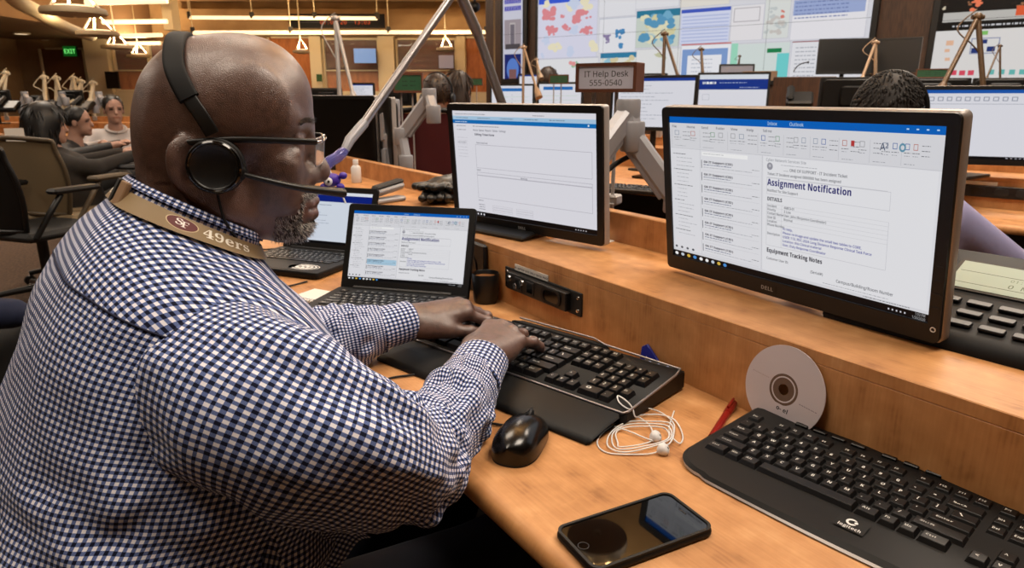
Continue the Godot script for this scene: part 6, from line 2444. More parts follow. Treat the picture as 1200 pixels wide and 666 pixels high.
	tr.mesh_into(trm, cell * 1.25, Vector3(-0.3, 0.04, -0.35), Vector3(0.6, 0.72, 0.35), func(_p): return Color(1, 1, 1))
	part("trousers", trm, o.get("legs", M.black_matte), t)
	if o.has("hair"):
		var hr := Flesh.new()
		var big: float = o.get("volume", 1.0)
		hr.egg(H.call(-0.012, 0.032, 0), Vector3(0.095, 0.096, 0.082) * big, 0.02, 0, turn)
		if o.get("long", false):
			hr.egg(H.call(-0.05, -0.06, 0), Vector3(0.07, 0.13, 0.095) * big, 0.04, 0, turn)
			hr.egg(H.call(-0.06, -0.14, 0), Vector3(0.05, 0.1, 0.09) * big, 0.04, 0, turn)
		hr.egg(H.call(0.118, -0.03, 0), Vector3(0.085, 0.1, 0.1), 0.02, 1, turn)
		var hm := mb()
		hr.mesh_into(hm, 0.011, hd - Vector3.ONE * 0.3, hd + Vector3.ONE * 0.22, func(_p): return Color(1, 1, 1))
		# locks laid over the hair's surface
		var lk := RandomNumberGenerator.new()
		lk.seed = 9
		var src := hm.v.size()
		for q in int(o.get("locks", 160)):
			var i := lk.randi() % src
			var p := hm.v[i]
			var n := hm.n[i]
			var along := (Vector3.DOWN - n * Vector3.DOWN.dot(n) + Vector3(lk.randf_range(-0.2, 0.2), 0, lk.randf_range(-0.2, 0.2))).normalized()
			var ll := 0.07 if o.get("long", false) else 0.013
			hm.tube(PackedVector3Array([p, p + along * ll * 0.5 + n * 0.005, p + along * ll]), PackedFloat32Array([0.004, 0.005, 0.001] if o.get("long", false) else [0.0022, 0.0026, 0.0008]), 5, false)
			while hm.col.size() < hm.v.size(): hm.col.append(Color.WHITE)
		part("hair", hm, o.hair, t)
	if o.get("headset", false):
		var hs := thing("headset", o.headset_label, "headset", t.transform * Transform3D(turn, hd))
		var bm := mb()
		var arc := []
		for q in 13:
			var a := PI * q / 12.0
			arc.append(Vector3(-0.01, 0.02 + sin(a) * 0.108 * o.get("volume", 1.0), cos(a) * 0.092 * o.get("volume", 1.0)))
		bm.tube(smooth_path(arc, 4), 0.006, 8, true, 0.5)
		part("headband", bm, M.black, hs)
		for s in [-1.0, 1.0]:
			var c := mb(Transform3D(Basis(Vector3.RIGHT, PI / 2 * s), Vector3(-0.005, -0.012, 0.086 * s)))
			c.lathe(PackedVector2Array([Vector2(0, -0.004), Vector2(0.03, -0.004), Vector2(0.033, 0.006), Vector2(0.026, 0.014), Vector2(0, 0.015)]), 24)
			part("ear_cup", c, M.black, hs)
	return t

func mesh_chair(label: String, where: Vector3, face_deg: float, frame_mat: Material, web: Material, group := "", tall := 0.45) -> Node3D:
	var f3 := heading(face_deg)
	var t := thing("office_chair", label, "chair", Transform3D(Basis(f3, Vector3.UP, f3.cross(Vector3.UP)), where), group)
	var rows := []
	var rim := []
	for j in 13:
		var v := j / 12.0
		var row := PackedVector3Array()
		var hw := 0.2 + 0.055 * sin(v * 2.4) + 0.0 if v < 0.93 else 0.2
		hw = 0.17 + 0.085 * sin(minf(v * 1.15, 1.0) * 2.2)
		for i in 13:
			var u := i / 6.0 - 1.0
			row.append(Vector3(-0.24 - 0.1 * v + 0.05 * u * u, 0.47 + tall * v, hw * u))
		rows.append(row)
	var wm := mb()
	wm.grid(rows)
	part("back_mesh", wm, web, t)
	for j in 13: rim.append(rows[j][0])
	for i in range(1, 13): rim.append(rows[12][i] + Vector3(0, 0.02 * sin(PI * i / 12.0), 0))
	for j in range(11, -1, -1): rim.append(rows[j][12])
	for i in range(11, -1, -1): rim.append(rows[0][i])
	var rm := mb()
	rm.tube(smooth_path(rim, 2), 0.014, 8)
	part("back_frame", rm, frame_mat, t)
	var s := mb()
	s.box(Vector3(0, 0.44, 0), Vector3(0.48, 0.05, 0.5), 0.02)
	part("seat", s, web, t)
	for q in [-1.0, 1.0]:
		var a := mb()
		a.tube(smooth_path([Vector3(-0.2, 0.44, 0.25 * q), Vector3(-0.12, 0.58, 0.29 * q), Vector3(-0.05, 0.66, 0.29 * q)], 5), 0.016, 8)
		var post := part("arm_post", a, frame_mat, t)
		var p := mb()
		p.box(Vector3(0.03, 0.68, 0.29 * q), Vector3(0.28, 0.03, 0.085), 0.012)
		part("armrest_pad", p, frame_mat, post)
	var c := mb()
	c.tube(PackedVector3Array([Vector3(0, 0.1, 0), Vector3(0, 0.43, 0)]), 0.028, 12)
	part("gas_column", c, M.black, t)
	for k in 5:
		var an := TAU * k / 5
		var l := mb()
		l.tube(PackedVector3Array([Vector3(0, 0.11, 0), Vector3(cos(an) * 0.3, 0.08, sin(an) * 0.3)]), PackedFloat32Array([0.024, 0.015]), 8)
		var leg := part("base_leg", l, M.black, t)
		var w := mb(Transform3D(Basis(Vector3.UP, -an) * Basis(Vector3.RIGHT, PI / 2), Vector3(cos(an) * 0.3, 0.035, sin(an) * 0.3)))
		w.lathe(PackedVector2Array([Vector2(0, -0.02), Vector2(0.03, -0.02), Vector2(0.035, 0), Vector2(0.03, 0.02), Vector2(0, 0.02)]), 14)
		part("caster", w, M.black, leg)
	return t

func floor_under(p: Vector3) -> Vector3:
	return Vector3(p.x, 0, p.z)

func middle_ground() -> void:
	M.sign_wood = mat(Color(0.38, 0.21, 0.13), 0.5)
	M.arm_grey = mat(Color(0.6, 0.6, 0.62), 0.42, 0.2)
	M.skin_light = mat(Color(0.64, 0.49, 0.42), 0.55)
	M.skin_tan = mat(Color(0.56, 0.42, 0.35), 0.55)
	M.skin_light.vertex_color_use_as_albedo = true
	M.skin_tan.vertex_color_use_as_albedo = true
	M.lavender = mat(Color(0.58, 0.57, 0.72), 0.9)
	M.pink_shirt = mat(Color(0.7, 0.67, 0.66), 0.9)
	M.grey_knit = mat(Color(0.17, 0.155, 0.145), 0.95)
	M.maroon = mat(Color(0.3, 0.06, 0.07), 0.9)
	M.hair_black = mat(Color(0.03, 0.025, 0.022), 0.45)
	M.hair_brown = mat(Color(0.16, 0.1, 0.06), 0.5)
	M.hair_grizzled = mat(Color(0.12, 0.1, 0.09), 0.7)
	M.web_tan = mat(Color(0.5, 0.43, 0.32), 0.8)
	M.purple = mat(Color(0.25, 0.13, 0.6), 0.5)
	var pg := []
	for k in 4: pg.append(screen_mat(page(320, 200, k), SCREEN))
	# next station of the main row: two switched-off displays on a grey column
	var off1 := monitor("switched-off black monitor standing behind the bearded man's face", screen_at(397, 168, 2.95, 32.0, 0.0), 0.44, 0.4, M.off_screen, "", {"casing": M.silver_paint})
	var st := mb()
	st.box(Vector3(0.02, -0.2, -0.06), Vector3(0.05, 0.08, 0.03), 0.005)
	st.box(Vector3(0.02, -0.235, -0.03), Vector3(0.2, 0.012, 0.16), 0.004)
	part("stand", st, M.black, off1)
	monitor("thin dark monitor turned edge-on beside the switched-off monitor", screen_at(440, 168, 2.9, 62.0, 0.0), 0.45, 0.38, M.off_screen, "", {"casing": M.silver_paint})
	var dep := 2.8
	monitor_arm("grey column arm with jointed beams beside the edge-on monitor", [at(463, 222, dep), at(460, 170, dep), at(458, 130, dep)], 0.031)
	monitor_arm("grey display arm slanting up from its knuckle above the black gloves", [at(476, 192, 2.65), at(470, 160, 2.65), at(503, 114, 2.6), at(508, 134, 2.55)], 0.022)
	# silver boom lamp arching over the desk, purple charm hanging at its end
	var t := thing("boom_lamp", "large silver boom lamp arching in an inverted V above the laptops", "lamp", Transform3D(Basis(), at(592, 132, 1.75)))
	var inv: Transform3D = t.transform.affine_inverse()
	var apex := at(536, -14, 1.62)
	var m1 := mb(inv)
	var footp := at(592, 132, 1.75)
	m1.tube(PackedVector3Array([Vector3(footp.x + 0.03, SHELF + 0.06, footp.z), footp, at(560, 40, 1.68)]), 0.0115, 14)
	part("lower_tube", m1, M.silver, t)
	var m2 := mb(inv)
	m2.tube(PackedVector3Array([at(560, 40, 1.68), apex]), 0.0135, 14)
	part("sleeve_tube", m2, M.silver, t)
	var m3 := mb(inv)
	m3.tube(PackedVector3Array([apex, at(423, 150, 1.5)]), 0.0095, 14)
	part("upper_tube", m3, M.silver, t)
	var m4 := mb(inv)
	m4.tube(PackedVector3Array([at(427, 144, 1.5), at(410, 164, 1.47), at(404, 176, 1.46)]), PackedFloat32Array([0.0112, 0.0112, 0.009]), 14)
	part("end_sleeve", m4, M.arm_grey, t)
	var m5 := mb(inv)
	m5.tube(smooth_path([at(404, 176, 1.46), at(396, 184, 1.45), at(386, 190, 1.44), at(378, 200, 1.43)], 4), PackedFloat32Array([0.009, 0.0105, 0.0115, 0.012, 0.012, 0.012, 0.012, 0.012, 0.012, 0.012, 0.011, 0.011, 0.008]), 12)
	part("lamp_head", m5, M.lamp_clear, t)
	var charm := thing("charm", "small purple toy charm with one white eye hanging from boom lamp", "charm", Transform3D(Basis(), at(389, 211, 1.42)))
	var ci: Transform3D = charm.transform.affine_inverse()
	var cb := mb(ci)
	cb.ball(at(389, 211, 1.42), Vector3(0.019, 0.014, 0.014), 16, 10)
	for q in [[374, 207], [402, 206], [380, 219], [399, 219]]: cb.ball(at(q[0], q[1], 1.42), Vector3(0.009, 0.0075, 0.008), 10, 8)
	part("body", cb, M.purple, charm)
	var ce := mb(ci)
	ce.ball(at(385, 213, 1.402), Vector3(0.0085, 0.0085, 0.004), 14, 8)
	part("eye", ce, M.white_plastic, charm)
	var cp := mb(ci)
	cp.ball(at(385, 213, 1.397), Vector3(0.0028, 0.0028, 0.002), 10, 6)
	part("pupil", cp, M.black, charm)
	var hg := mb(ci)
	hg.tube(PackedVector3Array([at(398, 222, 1.42), at(405, 238, 1.42)]), 0.002, 6)
	hg.tube(PackedVector3Array([at(389, 204, 1.42), at(384, 196, 1.43)]), 0.0012, 6)
	part("tag", hg, M.white_plastic, charm)
	# gloves, stapler, bottle on the shelf
	for g in 2:
		var gt := thing("glove", ["black leather glove lying uppermost beside the web-form monitor", "black leather glove lying underneath beside the web-form monitor"][g], "glove", Transform3D(Basis(Vector3.UP, 0.5 + 0.6 * g), at_y(514 - 8 * g, 238 + g * 2, SHELF) + Vector3(0.04, 0.028 * (1 - g), -0.05)))
		var gf := Flesh.new()
		gf.egg(Vector3(0, 0.022, 0), Vector3(0.055, 0.024, 0.045), 0.01)
		gf.bone(Vector3(0.04, 0.02, 0), Vector3(0.09, 0.018, 0), 0.026, 0.034, 0.02)
		for q in 4:
			gf.bone(Vector3(-0.035, 0.02, -0.03 + q * 0.02), Vector3(-0.085 - 0.012 * (q % 2), 0.022, -0.042 + q * 0.026), 0.013, 0.0115, 0.006)
		gf.bone(Vector3(-0.01, 0.018, 0.03), Vector3(-0.05, 0.016, 0.062), 0.013, 0.011, 0.008)
		var gm := mb()
		gf.mesh_into(gm, 0.004, Vector3(-0.13, -0.005, -0.08), Vector3(0.14, 0.065, 0.09), func(_p): return Color(1, 1, 1))
		part("leather", gm, M.leather, gt)
		var cf := mb()
		cf.tube(PackedVector3Array([Vector3(0.098, 0.02, 0), Vector3(0.112, 0.02, 0)]), 0.034, 20, false, 0.7)
		part("cuff_band", cf, M.black_matte, gt)
	var sp := at_y(448, 238, SHELF)
	var stp := thing("stapler", "grey stapler lying on shelf beside the portal-page laptop", "stapler", Transform3D(Basis(Vector3.UP, 0.3).scaled(Vector3.ONE * 1.25), sp))
	var s1 := mb(); s1.box(Vector3(0, 0.006, 0), Vector3(0.13, 0.012, 0.035), 0.004)
	part("base", s1, M.arm_grey, stp)
	var s2 := mb(); s2.box(Vector3(0.0, 0.03, 0), Vector3(0.135, 0.02, 0.032), 0.008, Basis(Vector3.BACK, 0.14))
	part("arm", s2, M.arm_grey, stp)
	var s3 := mb(); s3.box(Vector3(0.02, 0.043, 0), Vector3(0.09, 0.012, 0.026), 0.005, Basis(Vector3.BACK, 0.14))
	part("top_grip", s3, M.charcoal, stp)
	var bt := thing("bottle", "small white squeeze bottle standing before the switched-off monitor", "bottle", Transform3D(Basis(), at_y(418, 214, SHELF)))
	var bm := mb(); bm.lathe(PackedVector2Array([Vector2(0, 0), Vector2(0.017, 0), Vector2(0.019, 0.003), Vector2(0.019, 0.055), Vector2(0.012, 0.064), Vector2(0.009, 0.066)]), 24)
	part("body", bm, M.white_plastic, bt)
	var bc := mb(); bc.lathe(PackedVector2Array([Vector2(0.0105, 0.066), Vector2(0.0105, 0.084), Vector2(0.009, 0.086), Vector2(0, 0.086)]), 20)
	part("cap", bc, M.white_plastic, bt)
	var pp := mb(); pp.box(Vector3(0, 0.0006, 0), Vector3(0.06, 0.001, 0.1))
	one("paper_slip", pp, M.paper, "small white paper slip on the shelf behind the web-form monitor", "paper", "", Transform3D(Basis(Vector3.UP, 0.3), at_y(716, 277, SHELF) + Vector3(-0.05, 0, 0)))
	# help desk sign on two posts
	var im := Image.create(512, 208, false, Image.FORMAT_RGB8)
	im.fill(Color(0.8, 0.8, 0.86))
	text(im, "IT Help Desk", 256, 96, 74, Color(0.08, 0.07, 0.08), 400, 1)
	text(im, "555-0540", 256, 178, 74, Color(0.08, 0.07, 0.08), 400, 1)
	var sg := at(710, 91, 1.53)
	sign_box("wood framed desk sign reading IT Help Desk 555-0540 on two posts", frame_at(sg, -heading(31)), 0.147, 0.0635, 0.045, print_mat(im), sg.y - 0.032 - 0.955)
	# arm that carries the web-form display
	monitor_arm("grey jointed display arm rising between the two big monitors", [at(792, 232, 1.5), at(741, 160, 1.5), at(736, 134, 1.5), at(690, 196, 1.44)], 0.0215)
	var cab := mb()
	cab.tube(smooth_path([at(704, 206, 1.5), at(725, 190, 1.52), at(745, 180, 1.52)], 6), 0.006, 8)
	one("cable_duct", cab, M.black_matte, "black cable running along the grey jointed display arm", "cable")
	# consoles of the other rows
	console_at("maple console desk of the man in the lavender shirt", at_y(1165, 225, DESK + 0.065), 42.0, -0.55, 1.2)
	console_at("maple console desk seen between the two big monitors", at_y(752, 196, DESK), 38.0, -0.75, 0.8, 0.95)
	console_at("far maple console desk beside the woman with long brown hair", at(520, 150, 5.6), 20.0, -1.0, 0.5)
	console_at("maple console desk carrying black backs of monitors below the video wall", at(1010, 128, 4.9), 26.0, -0.7, 1.2)
	# row behind: keyboard, tablet, glass seen in the gap
	var kb := thing("keyboard", "black keyboard on the console desk behind the help desk sign", "keyboard", keyboard_frame(at_y(738, 222, DESK), heading(30)))
	var kbody := mb(); kbody.box(Vector3(0, 0.012, 0.08), Vector3(0.45, 0.02, 0.17), 0.004)
	part("body", kbody, M.black, kb)
	put_keys(kb, Vector3(-0.214, 0.022, 0.01), 0.01903, 0.0222, 0.006, 0.0016, 0.02)
	var tb := mb(); tb.box(Vector3(0, 0.008, 0), Vector3(0.24, 0.012, 0.17), 0.004)
	one("tablet", tb, M.black_gloss, "closed black tablet lying behind the far keyboard", "tablet", "", Transform3D(Basis(Vector3.UP, 0.3), at_y(768, 208, DESK)))
	# displays of the other rows
	monitor("white-page monitor with navy title bar beside the help desk sign", screen_at(764, 121, 4.0, 30.0), 0.52, 0.315, pg[0], "", {"casing": M.black, "stand": DESK})
	monitor("monitor with a broad blue banner page below the video wall", screen_at(858, 111, 4.9, 20.0), 0.5, 0.31, pg[1], "", {"casing": M.black, "stand": 0.0})
	monitor("small monitor showing a short blue bar, beside the boom lamp's lower tube", screen_at(600, 119, 5.6, 10.0), 0.37, 0.28, pg[3], "", {"casing": M.black, "stand": 0.0})
	monitor("small monitor showing ruled green lines, beside the help desk sign", screen_at(656, 118, 5.3, 12.0), 0.36, 0.28, pg[3], "", {"casing": M.black, "stand": 0.0})
	monitor("little white monitor beyond two small monitors", screen_at(625, 101, 7.0, 8.0), 0.32, 0.25, pg[0], "", {"casing": M.black, "stand": 0.0})
	monitor("low black-topped monitor beyond the navy-title monitor", screen_at(752, 99, 5.4, 8.0), 0.4, 0.17, pg[3], "", {"casing": M.black, "stand": 0.0})
	monitor("grey monitor peering over the broad blue banner monitor", screen_at(863, 88, 6.4, 10.0), 0.32, 0.2, M.grey_screen, "", {"casing": M.black, "stand": 0.0})
	monitor("large monitor with a ribbon page before the man in lavender", screen_at(1128, 147, 2.67, 24.0), 0.5, 0.3, pg[2], "", {"casing": M.silver_paint, "stand": SHELF})
	monitor("black monitor back standing beside the lavender man's head", screen_at(1007, 112, 4.2, 195.0), 0.47, 0.22, pg[0], "", {"casing": M.black_matte})
	monitor("low black monitor back behind the ribbon-page monitor", screen_at(1091, 104, 4.3, 197.0), 0.42, 0.13, pg[0], "", {"casing": M.black_matte})
	monitor("black monitor back beside the green desk sign", screen_at(1176, 104, 4.2, 205.0), 0.34, 0.13, pg[0], "", {"casing": M.black_matte})
	monitor("dark switched-off monitor in front of the video wall", screen_at(990, 66, 5.8, 16.0), 0.43, 0.29, M.off_screen, "", {"casing": M.black, "stand": 0.0})
	monitor("silver-edged dark monitor angled beside the wood column", screen_at(1046, 65, 5.9, 34.0), 0.42, 0.29, M.off_screen2, "", {"casing": M.silver_paint, "stand": 0.0})
	# socket panel and papers on the lavender man's console
	var ps := thing("power_strip", "black socket panel on the lavender man's console riser", "socket panel", frame_at(at_y(1164, 225, DESK + 0.065) - heading(42) * 0.003, -heading(42)))
	var pl := mb(); pl.prism(rrect(0.26, 0.046, 0.003), -0.002, 0.008, 0.001)
	part("plate", pl, M.black, ps)
	for x in [-0.05, 0.03, 0.1]:
		var so := mb(); so.prism(rrect(0.05, 0.03, 0.012), 0.008, 0.011, 0.001)
		part("socket", so, M.charcoal, ps, Transform3D(Basis(), Vector3(x, 0, 0)))
	var ls := mb(); ls.box(Vector3(-0.06, 0.032, 0.002), Vector3(0.14, 0.014, 0.002))
	part("label_strip", ls, M.paper, ps)
	var wp := mb(); wp.box(Vector3(0.19, -0.01, 0.003), Vector3(0.1, 0.13, 0.001))
	one("notice", wp, M.paper, "white paper notice taped beside the lavender man's socket panel", "paper", "", ps.transform)
	# signs
	var gi := Image.create(128, 80, false, Image.FORMAT_RGB8)
	gi.fill(Color(0.12, 0.32, 0.2))
	for q in [[36, 30], [76, 30], [36, 52], [76, 52]]: greek(gi, q[0], q[1], 26, Color(0.03, 0.1, 0.06), 5, 1.0)
	var gm2 := print_mat(gi)
	sign_box("green faced desk sign with wood frame on grey posts beside column arm", frame_at(at(478, 97, 3.5), -heading(-4)), 0.15, 0.1, 0.06, gm2, 0.4)
	sign_box("small green desk sign beside the woman with long brown hair", frame_at(at(556, 96, 5.0), -heading(0)), 0.12, 0.055, 0.03, gm2, 0.3)
	sign_box("yellow-green desk sign above the ruled-lines monitor", frame_at(at(655, 93, 5.2), -heading(4)), 0.15, 0.07, 0.04, gm2, 0.3)
	sign_box("long green desk sign on the black monitor backs", frame_at(at(1092, 86, 4.6), -heading(30)), 0.19, 0.06, 0.04, gm2, 0.2)
	var ti := Image.create(128, 64, false, Image.FORMAT_RGB8)
	ti.fill(Color(0.6, 0.5, 0.42))
	text(ti, "TSD", 64, 40, 24, Color(0.35, 0.25, 0.2), 700, 1)
	sign_box("tan desk sign with faint letters above the wood partition", frame_at(at(890, 89, 5.6), -heading(22)), 0.27, 0.075, 0.05, print_mat(ti), 0.25, M.beige_metal)
	# wood partition, telephone and gooseneck microphone beside it
	var wp2 := mb(); wp2.box(Vector3.ZERO, Vector3(0.45, 1.32, 0.05), 0.004)
	var wpo := at(942, 100, 5.3)
	one("wood_partition", wp2, M.sign_wood_grain, "brown wood partition beside the broad blue banner monitor", "partition", "", frame_at(Vector3(wpo.x, 0.66, wpo.z), -heading(24)))
	var gn := mb(); gn.tube(smooth_path([at(930, 84, 5.25), at(934, 78, 5.25), at(941, 74, 5.25), at(947, 73, 5.25)], 6), 0.004, 6)
	gn.ball(at(947, 73, 5.25), Vector3(0.011, 0.008, 0.008), 10, 6)
	one("gooseneck_microphone", gn, M.black, "black gooseneck microphone on top of the wood partition", "microphone")
	var tel := thing("desk_telephone", "small black telephone before the brown wood partition", "telephone", frame_at(at(937, 117, 4.6), -heading(20)))
	var tb1 := mb(); tb1.box(Vector3(0, 0, 0), Vector3(0.17, 0.05, 0.18), 0.012, Basis(Vector3.RIGHT, 0.4))
	part("body", tb1, M.black, tel)
	var tb2 := mb(); tb2.box(Vector3(-0.06, 0.045, 0), Vector3(0.05, 0.035, 0.2), 0.015, Basis(Vector3.RIGHT, 0.4))
	part("handset", tb2, M.black_soft, tel)
	# folding task lamps
	lamp("pale task lamp standing behind the switched-off monitor", 3.6, Vector2(398, 112), Vector2(393, 22), Vector2(413, 108), 0.011, M.silver_paint)
	lamp("beige task lamp before the portrait display", 4.6, Vector2(613, 104), Vector2(614, 56), Vector2(628, 102), 0.009, M.beige_metal)
	lamp("thin beige task lamp beside the big map screen", 6.0, Vector2(630, 88), Vector2(629, 70), Vector2(633, 86), 0.008, M.beige_metal)
	lamp("dark beige task lamp above the navy-title monitor", 4.4, Vector2(777, 90), Vector2(779, 40), Vector2(794, 88), 0.011, M.beige_dark)
	lamp("dark task lamp standing before the list window", 5.5, Vector2(823, 90), Vector2(822, 58), Vector2(824, 86), 0.01, M.beige_dark)
	lamp("tiny dark task lamp below the green label window", 7.0, Vector2(866, 76), Vector2(867, 66), Vector2(865, 75), 0.007, M.beige_dark)
	lamp("pale task lamp leaning before dark switched-off monitor", 4.5, Vector2(1026, 92), Vector2(1026, 50), Vector2(1011, 90), 0.011, M.beige_metal)
	lamp("tall task lamp crossing the flow chart of the second wall display", 3.6, Vector2(1152, 100), Vector2(1146, 20), Vector2(1106, 98), 0.014, M.beige_dark)
	lamp("slim dark task lamp beside the blue flow chart boxes", 4.8, Vector2(1172, 92), Vector2(1172, 54), Vector2(1157, 90), 0.007, M.beige_dark)
	# people of the other rows
	var lav := at(1040, 142, 1.85)
	figure("man in lavender shirt and headset seated at the ribbon-page monitor", lav, 38.0, {"skin": M.skin_tan, "top": M.lavender, "hair": M.hair_grizzled, "headset": true, "headset_label": "black headset on the lavender man's dark cropped hair", "cell": 0.012, "fat": 1.12, "collar": true, "arm_r": [[0.26, 0.72, 0.34], [0.5, 0.78, 0.2]], "locks": 1500})
	var hm := at(513, 113, 3.9)
	figure("man with brown hair and headset seen from behind beside the green sign", hm, 14.0, {"skin": M.skin_tan, "top": M.grey_knit, "hair": M.hair_brown, "headset": true, "headset_label": "black headset on brown-haired man before the maroon chair"})
	mesh_chair("maroon office chair behind the brown-haired headset man", floor_under(hm) + heading(14) * -0.04 + cam_r * 0.06, 14.0, M.black, M.maroon, "", 0.62)
	var wm := at(539, 104, 4.9)
	figure("woman with long brown hair seated beside the boom lamp", wm, 30.0, {"skin": M.skin_light, "top": M.black_matte, "hair": M.hair_brown, "long": true, "top_name": "jacket"})
	var w2 := at(642, 97, 6.2)
	figure("person with auburn hair beyond the yellow-green desk sign", w2, 5.0, {"skin": M.skin_light, "top": M.black_matte, "hair": M.hair_brown, "volume": 1.15})
	# group by the far console
	var g1 := at(56, 147, 4.5)
	figure("woman with long black hair and grey cardigan leaning over the far console", g1, 48.0, {"skin": M.skin_light, "top": M.grey_knit, "hair": M.hair_black, "long": true, "volume": 1.32, "lean": -0.1, "top_name": "cardigan", "fat": 1.42})
	var g2 := at(91, 142, 5.6)
	figure("woman with short dark hair in profile beyond the black-haired woman", g2, 75.0, {"skin": M.skin_light, "top": M.charcoal, "hair": M.hair_black})
	var g3 := at(133, 128, 6.0)
	figure("man in pale pink shirt facing the two dark-haired women", g3, 146.0, {"skin": M.skin_light, "top": M.pink_shirt, "hair": M.hair_black, "look": 0.1, "fat": 1.1, "collar": true})
	mesh_chair("tan mesh office chair with its back turned, behind the black-haired woman", floor_under(at(33, 230, 4.15)) + heading(14) * 0.3, 14.0, M.chair_tan, M.web_tan)
	mesh_chair("black office chair beside the tan mesh chair", floor_under(at(-26, 240, 3.6)) + heading(20) * 0.3, 20.0, M.black, M.black_matte)
	var tb3 := thing("round_table", "dark round table the seated group gathers around", "table", Transform3D(Basis(), floor_under(at(186, 195, 4.9))))
	var tt := mb(); tt.lathe(PackedVector2Array([Vector2(0, 0.7), Vector2(0.33, 0.7), Vector2(0.34, 0.715), Vector2(0.33, 0.73), Vector2(0, 0.73)]), 36)
	part("table_top", tt, M.charcoal, tb3)
	var tl := mb(); tl.lathe(PackedVector2Array([Vector2(0.22, 0), Vector2(0.22, 0.02), Vector2(0.035, 0.05), Vector2(0.035, 0.7)]), 20)
	part("pedestal", tl, M.black, tb3)
	var np := mb(); np.box(Vector3(0, 0.736, 0), Vector3(0.16, 0.008, 0.22), 0.001)
	one("notebook", np, M.paper, "pale notebook lying on the dark round table", "notebook", "", Transform3D(Basis(Vector3.UP, 0.5), tb3.transform.origin + cam_r * -0.15))
	# the edge of another colleague: sleeve and hand reaching in
	var sl := at(-26, 345, 1.75)
	figure("colleague in blue denim sleeves beside the bearded man's back", Vector3(sl.x, 1.1, sl.z) - heading(0) * 0.1 - cam_r * 0.32, 20.0, {"skin": M.skin_tan, "top": M.blue_denim, "hair": M.hair_black, "arm_r": [[0.12, 0.7, 0.3], [0.3, 0.66, 0.42]]})

func panel_at(x0: float, y0: float, x1: float, y1: float, depth: float, thick: float) -> Array:
	# box facing the camera's heading that fills the given rectangle at that distance: [mesh, transform]
	var d2 := depth
	var c := at_ahead((x0 + x1) / 2, (y0 + y1) / 2, d2)
	var a := at_ahead(x0, (y0 + y1) / 2, d2)
	var b := at_ahead(x1, (y0 + y1) / 2, d2)
	var u := at_ahead((x0 + x1) / 2, y0, d2)
	var l := at_ahead((x0 + x1) / 2, y1, d2)
	var m := mb()
	m.box(Vector3.ZERO, Vector3(a.distance_to(b), absf(u.y - l.y), thick))
	return [m, Transform3D(Basis(cam_r, Vector3.UP, -flat_f), c)]

func far_part(called: String, r: Array, depth: float, thick: float, material: Material, parent: Node3D) -> MeshInstance3D:
	var q := panel_at(r[0], r[1], r[2], r[3], depth, thick)
	return part(called, q[0], material, parent, parent.transform.affine_inverse() * (q[1] as Transform3D))

func wall_point(x: float, y: float) -> Vector2:
	# (metres along the video wall from its start, height)
	var a := rd(VIDEO_A.x, VIDEO_A.y, 0)
	var b := rd(VIDEO_B.x, VIDEO_B.y, 0)
	var dir := (b - a).normalized()
	var n := dir.cross(Vector3.UP)
	var d := ray(x, y)
	var p := EYE + d * ((a - EYE).dot(n) / d.dot(n))
	return Vector2((p - a).dot(dir), p.y)

func video_screen(called: String, label: String, x0: float, x1: float, low: float, high: float, im: Image, cols: int, rows: int, out: float) -> void:
	var a := rd(VIDEO_A.x, VIDEO_A.y, 0)
	var dir := (rd(VIDEO_B.x, VIDEO_B.y, 0) - a).normalized()
	var n := dir.cross(Vector3.UP)
	if n.dot(flat_f) > 0: n = -n
	var t := thing(called, label, "video wall", Transform3D(Basis(dir, Vector3.UP, n), a + dir * (x0 + x1) / 2 + Vector3.UP * (low + high) / 2 + n * out))
	if t.transform.basis.determinant() < 0:
		t.transform.basis = Basis(dir, Vector3.UP, dir.cross(Vector3.UP))
	var w := x1 - x0
	var h := high - low
	var f := mb()
	f.box(Vector3(0, 0, -0.06), Vector3(w + 0.12, h + 0.12, 0.1), 0.005)
	part("frame", f, M.black, t)
	var sm := screen_mat(im, SCREEN_FAR)
	for c in cols:
		for r in rows:
			var m := mb()
			var g := 0.0015
			var xa := -w / 2 + w * c / cols + g
			var xb := -w / 2 + w * (c + 1) / cols - g
			var yb := h / 2 - h * r / rows - g
			var ya := h / 2 - h * (r + 1) / rows + g
			var u0 := float(c) / cols
			var u1 := float(c + 1) / cols
			var v0 := float(r) / rows
			var v1 := float(r + 1) / rows
			m.face([Vector3(xa, ya, 0.003), Vector3(xb, ya, 0.003), Vector3(xb, yb, 0.003), Vector3(xa, yb, 0.003)], [Vector2(u0, v1), Vector2(u1, v1), Vector2(u1, v0), Vector2(u0, v0)])
			part("screen_panel", m, sm, t)

func blobs(im: Image, r: Rect2i, cols: Array, n: int, size: float, sd: int) -> void:
	var g := RandomNumberGenerator.new()
	g.seed = sd
	for i in n:
		var c: Color = cols[g.randi() % cols.size()]
		var cx := r.position.x + g.randf() * r.size.x
		var cy := r.position.y + g.randf() * r.size.y
		for k in 6:
			var s := size * g.randf_range(0.3, 1.0)
			var p := Vector2(cx + g.randf_range(-1.2, 1.2) * size, cy + g.randf_range(-0.8, 0.8) * size)
			if Rect2(r).abs().has_point(p): disc(im, p.x, p.y, s, c, 0.0, g.randf_range(0.5, 1.0))

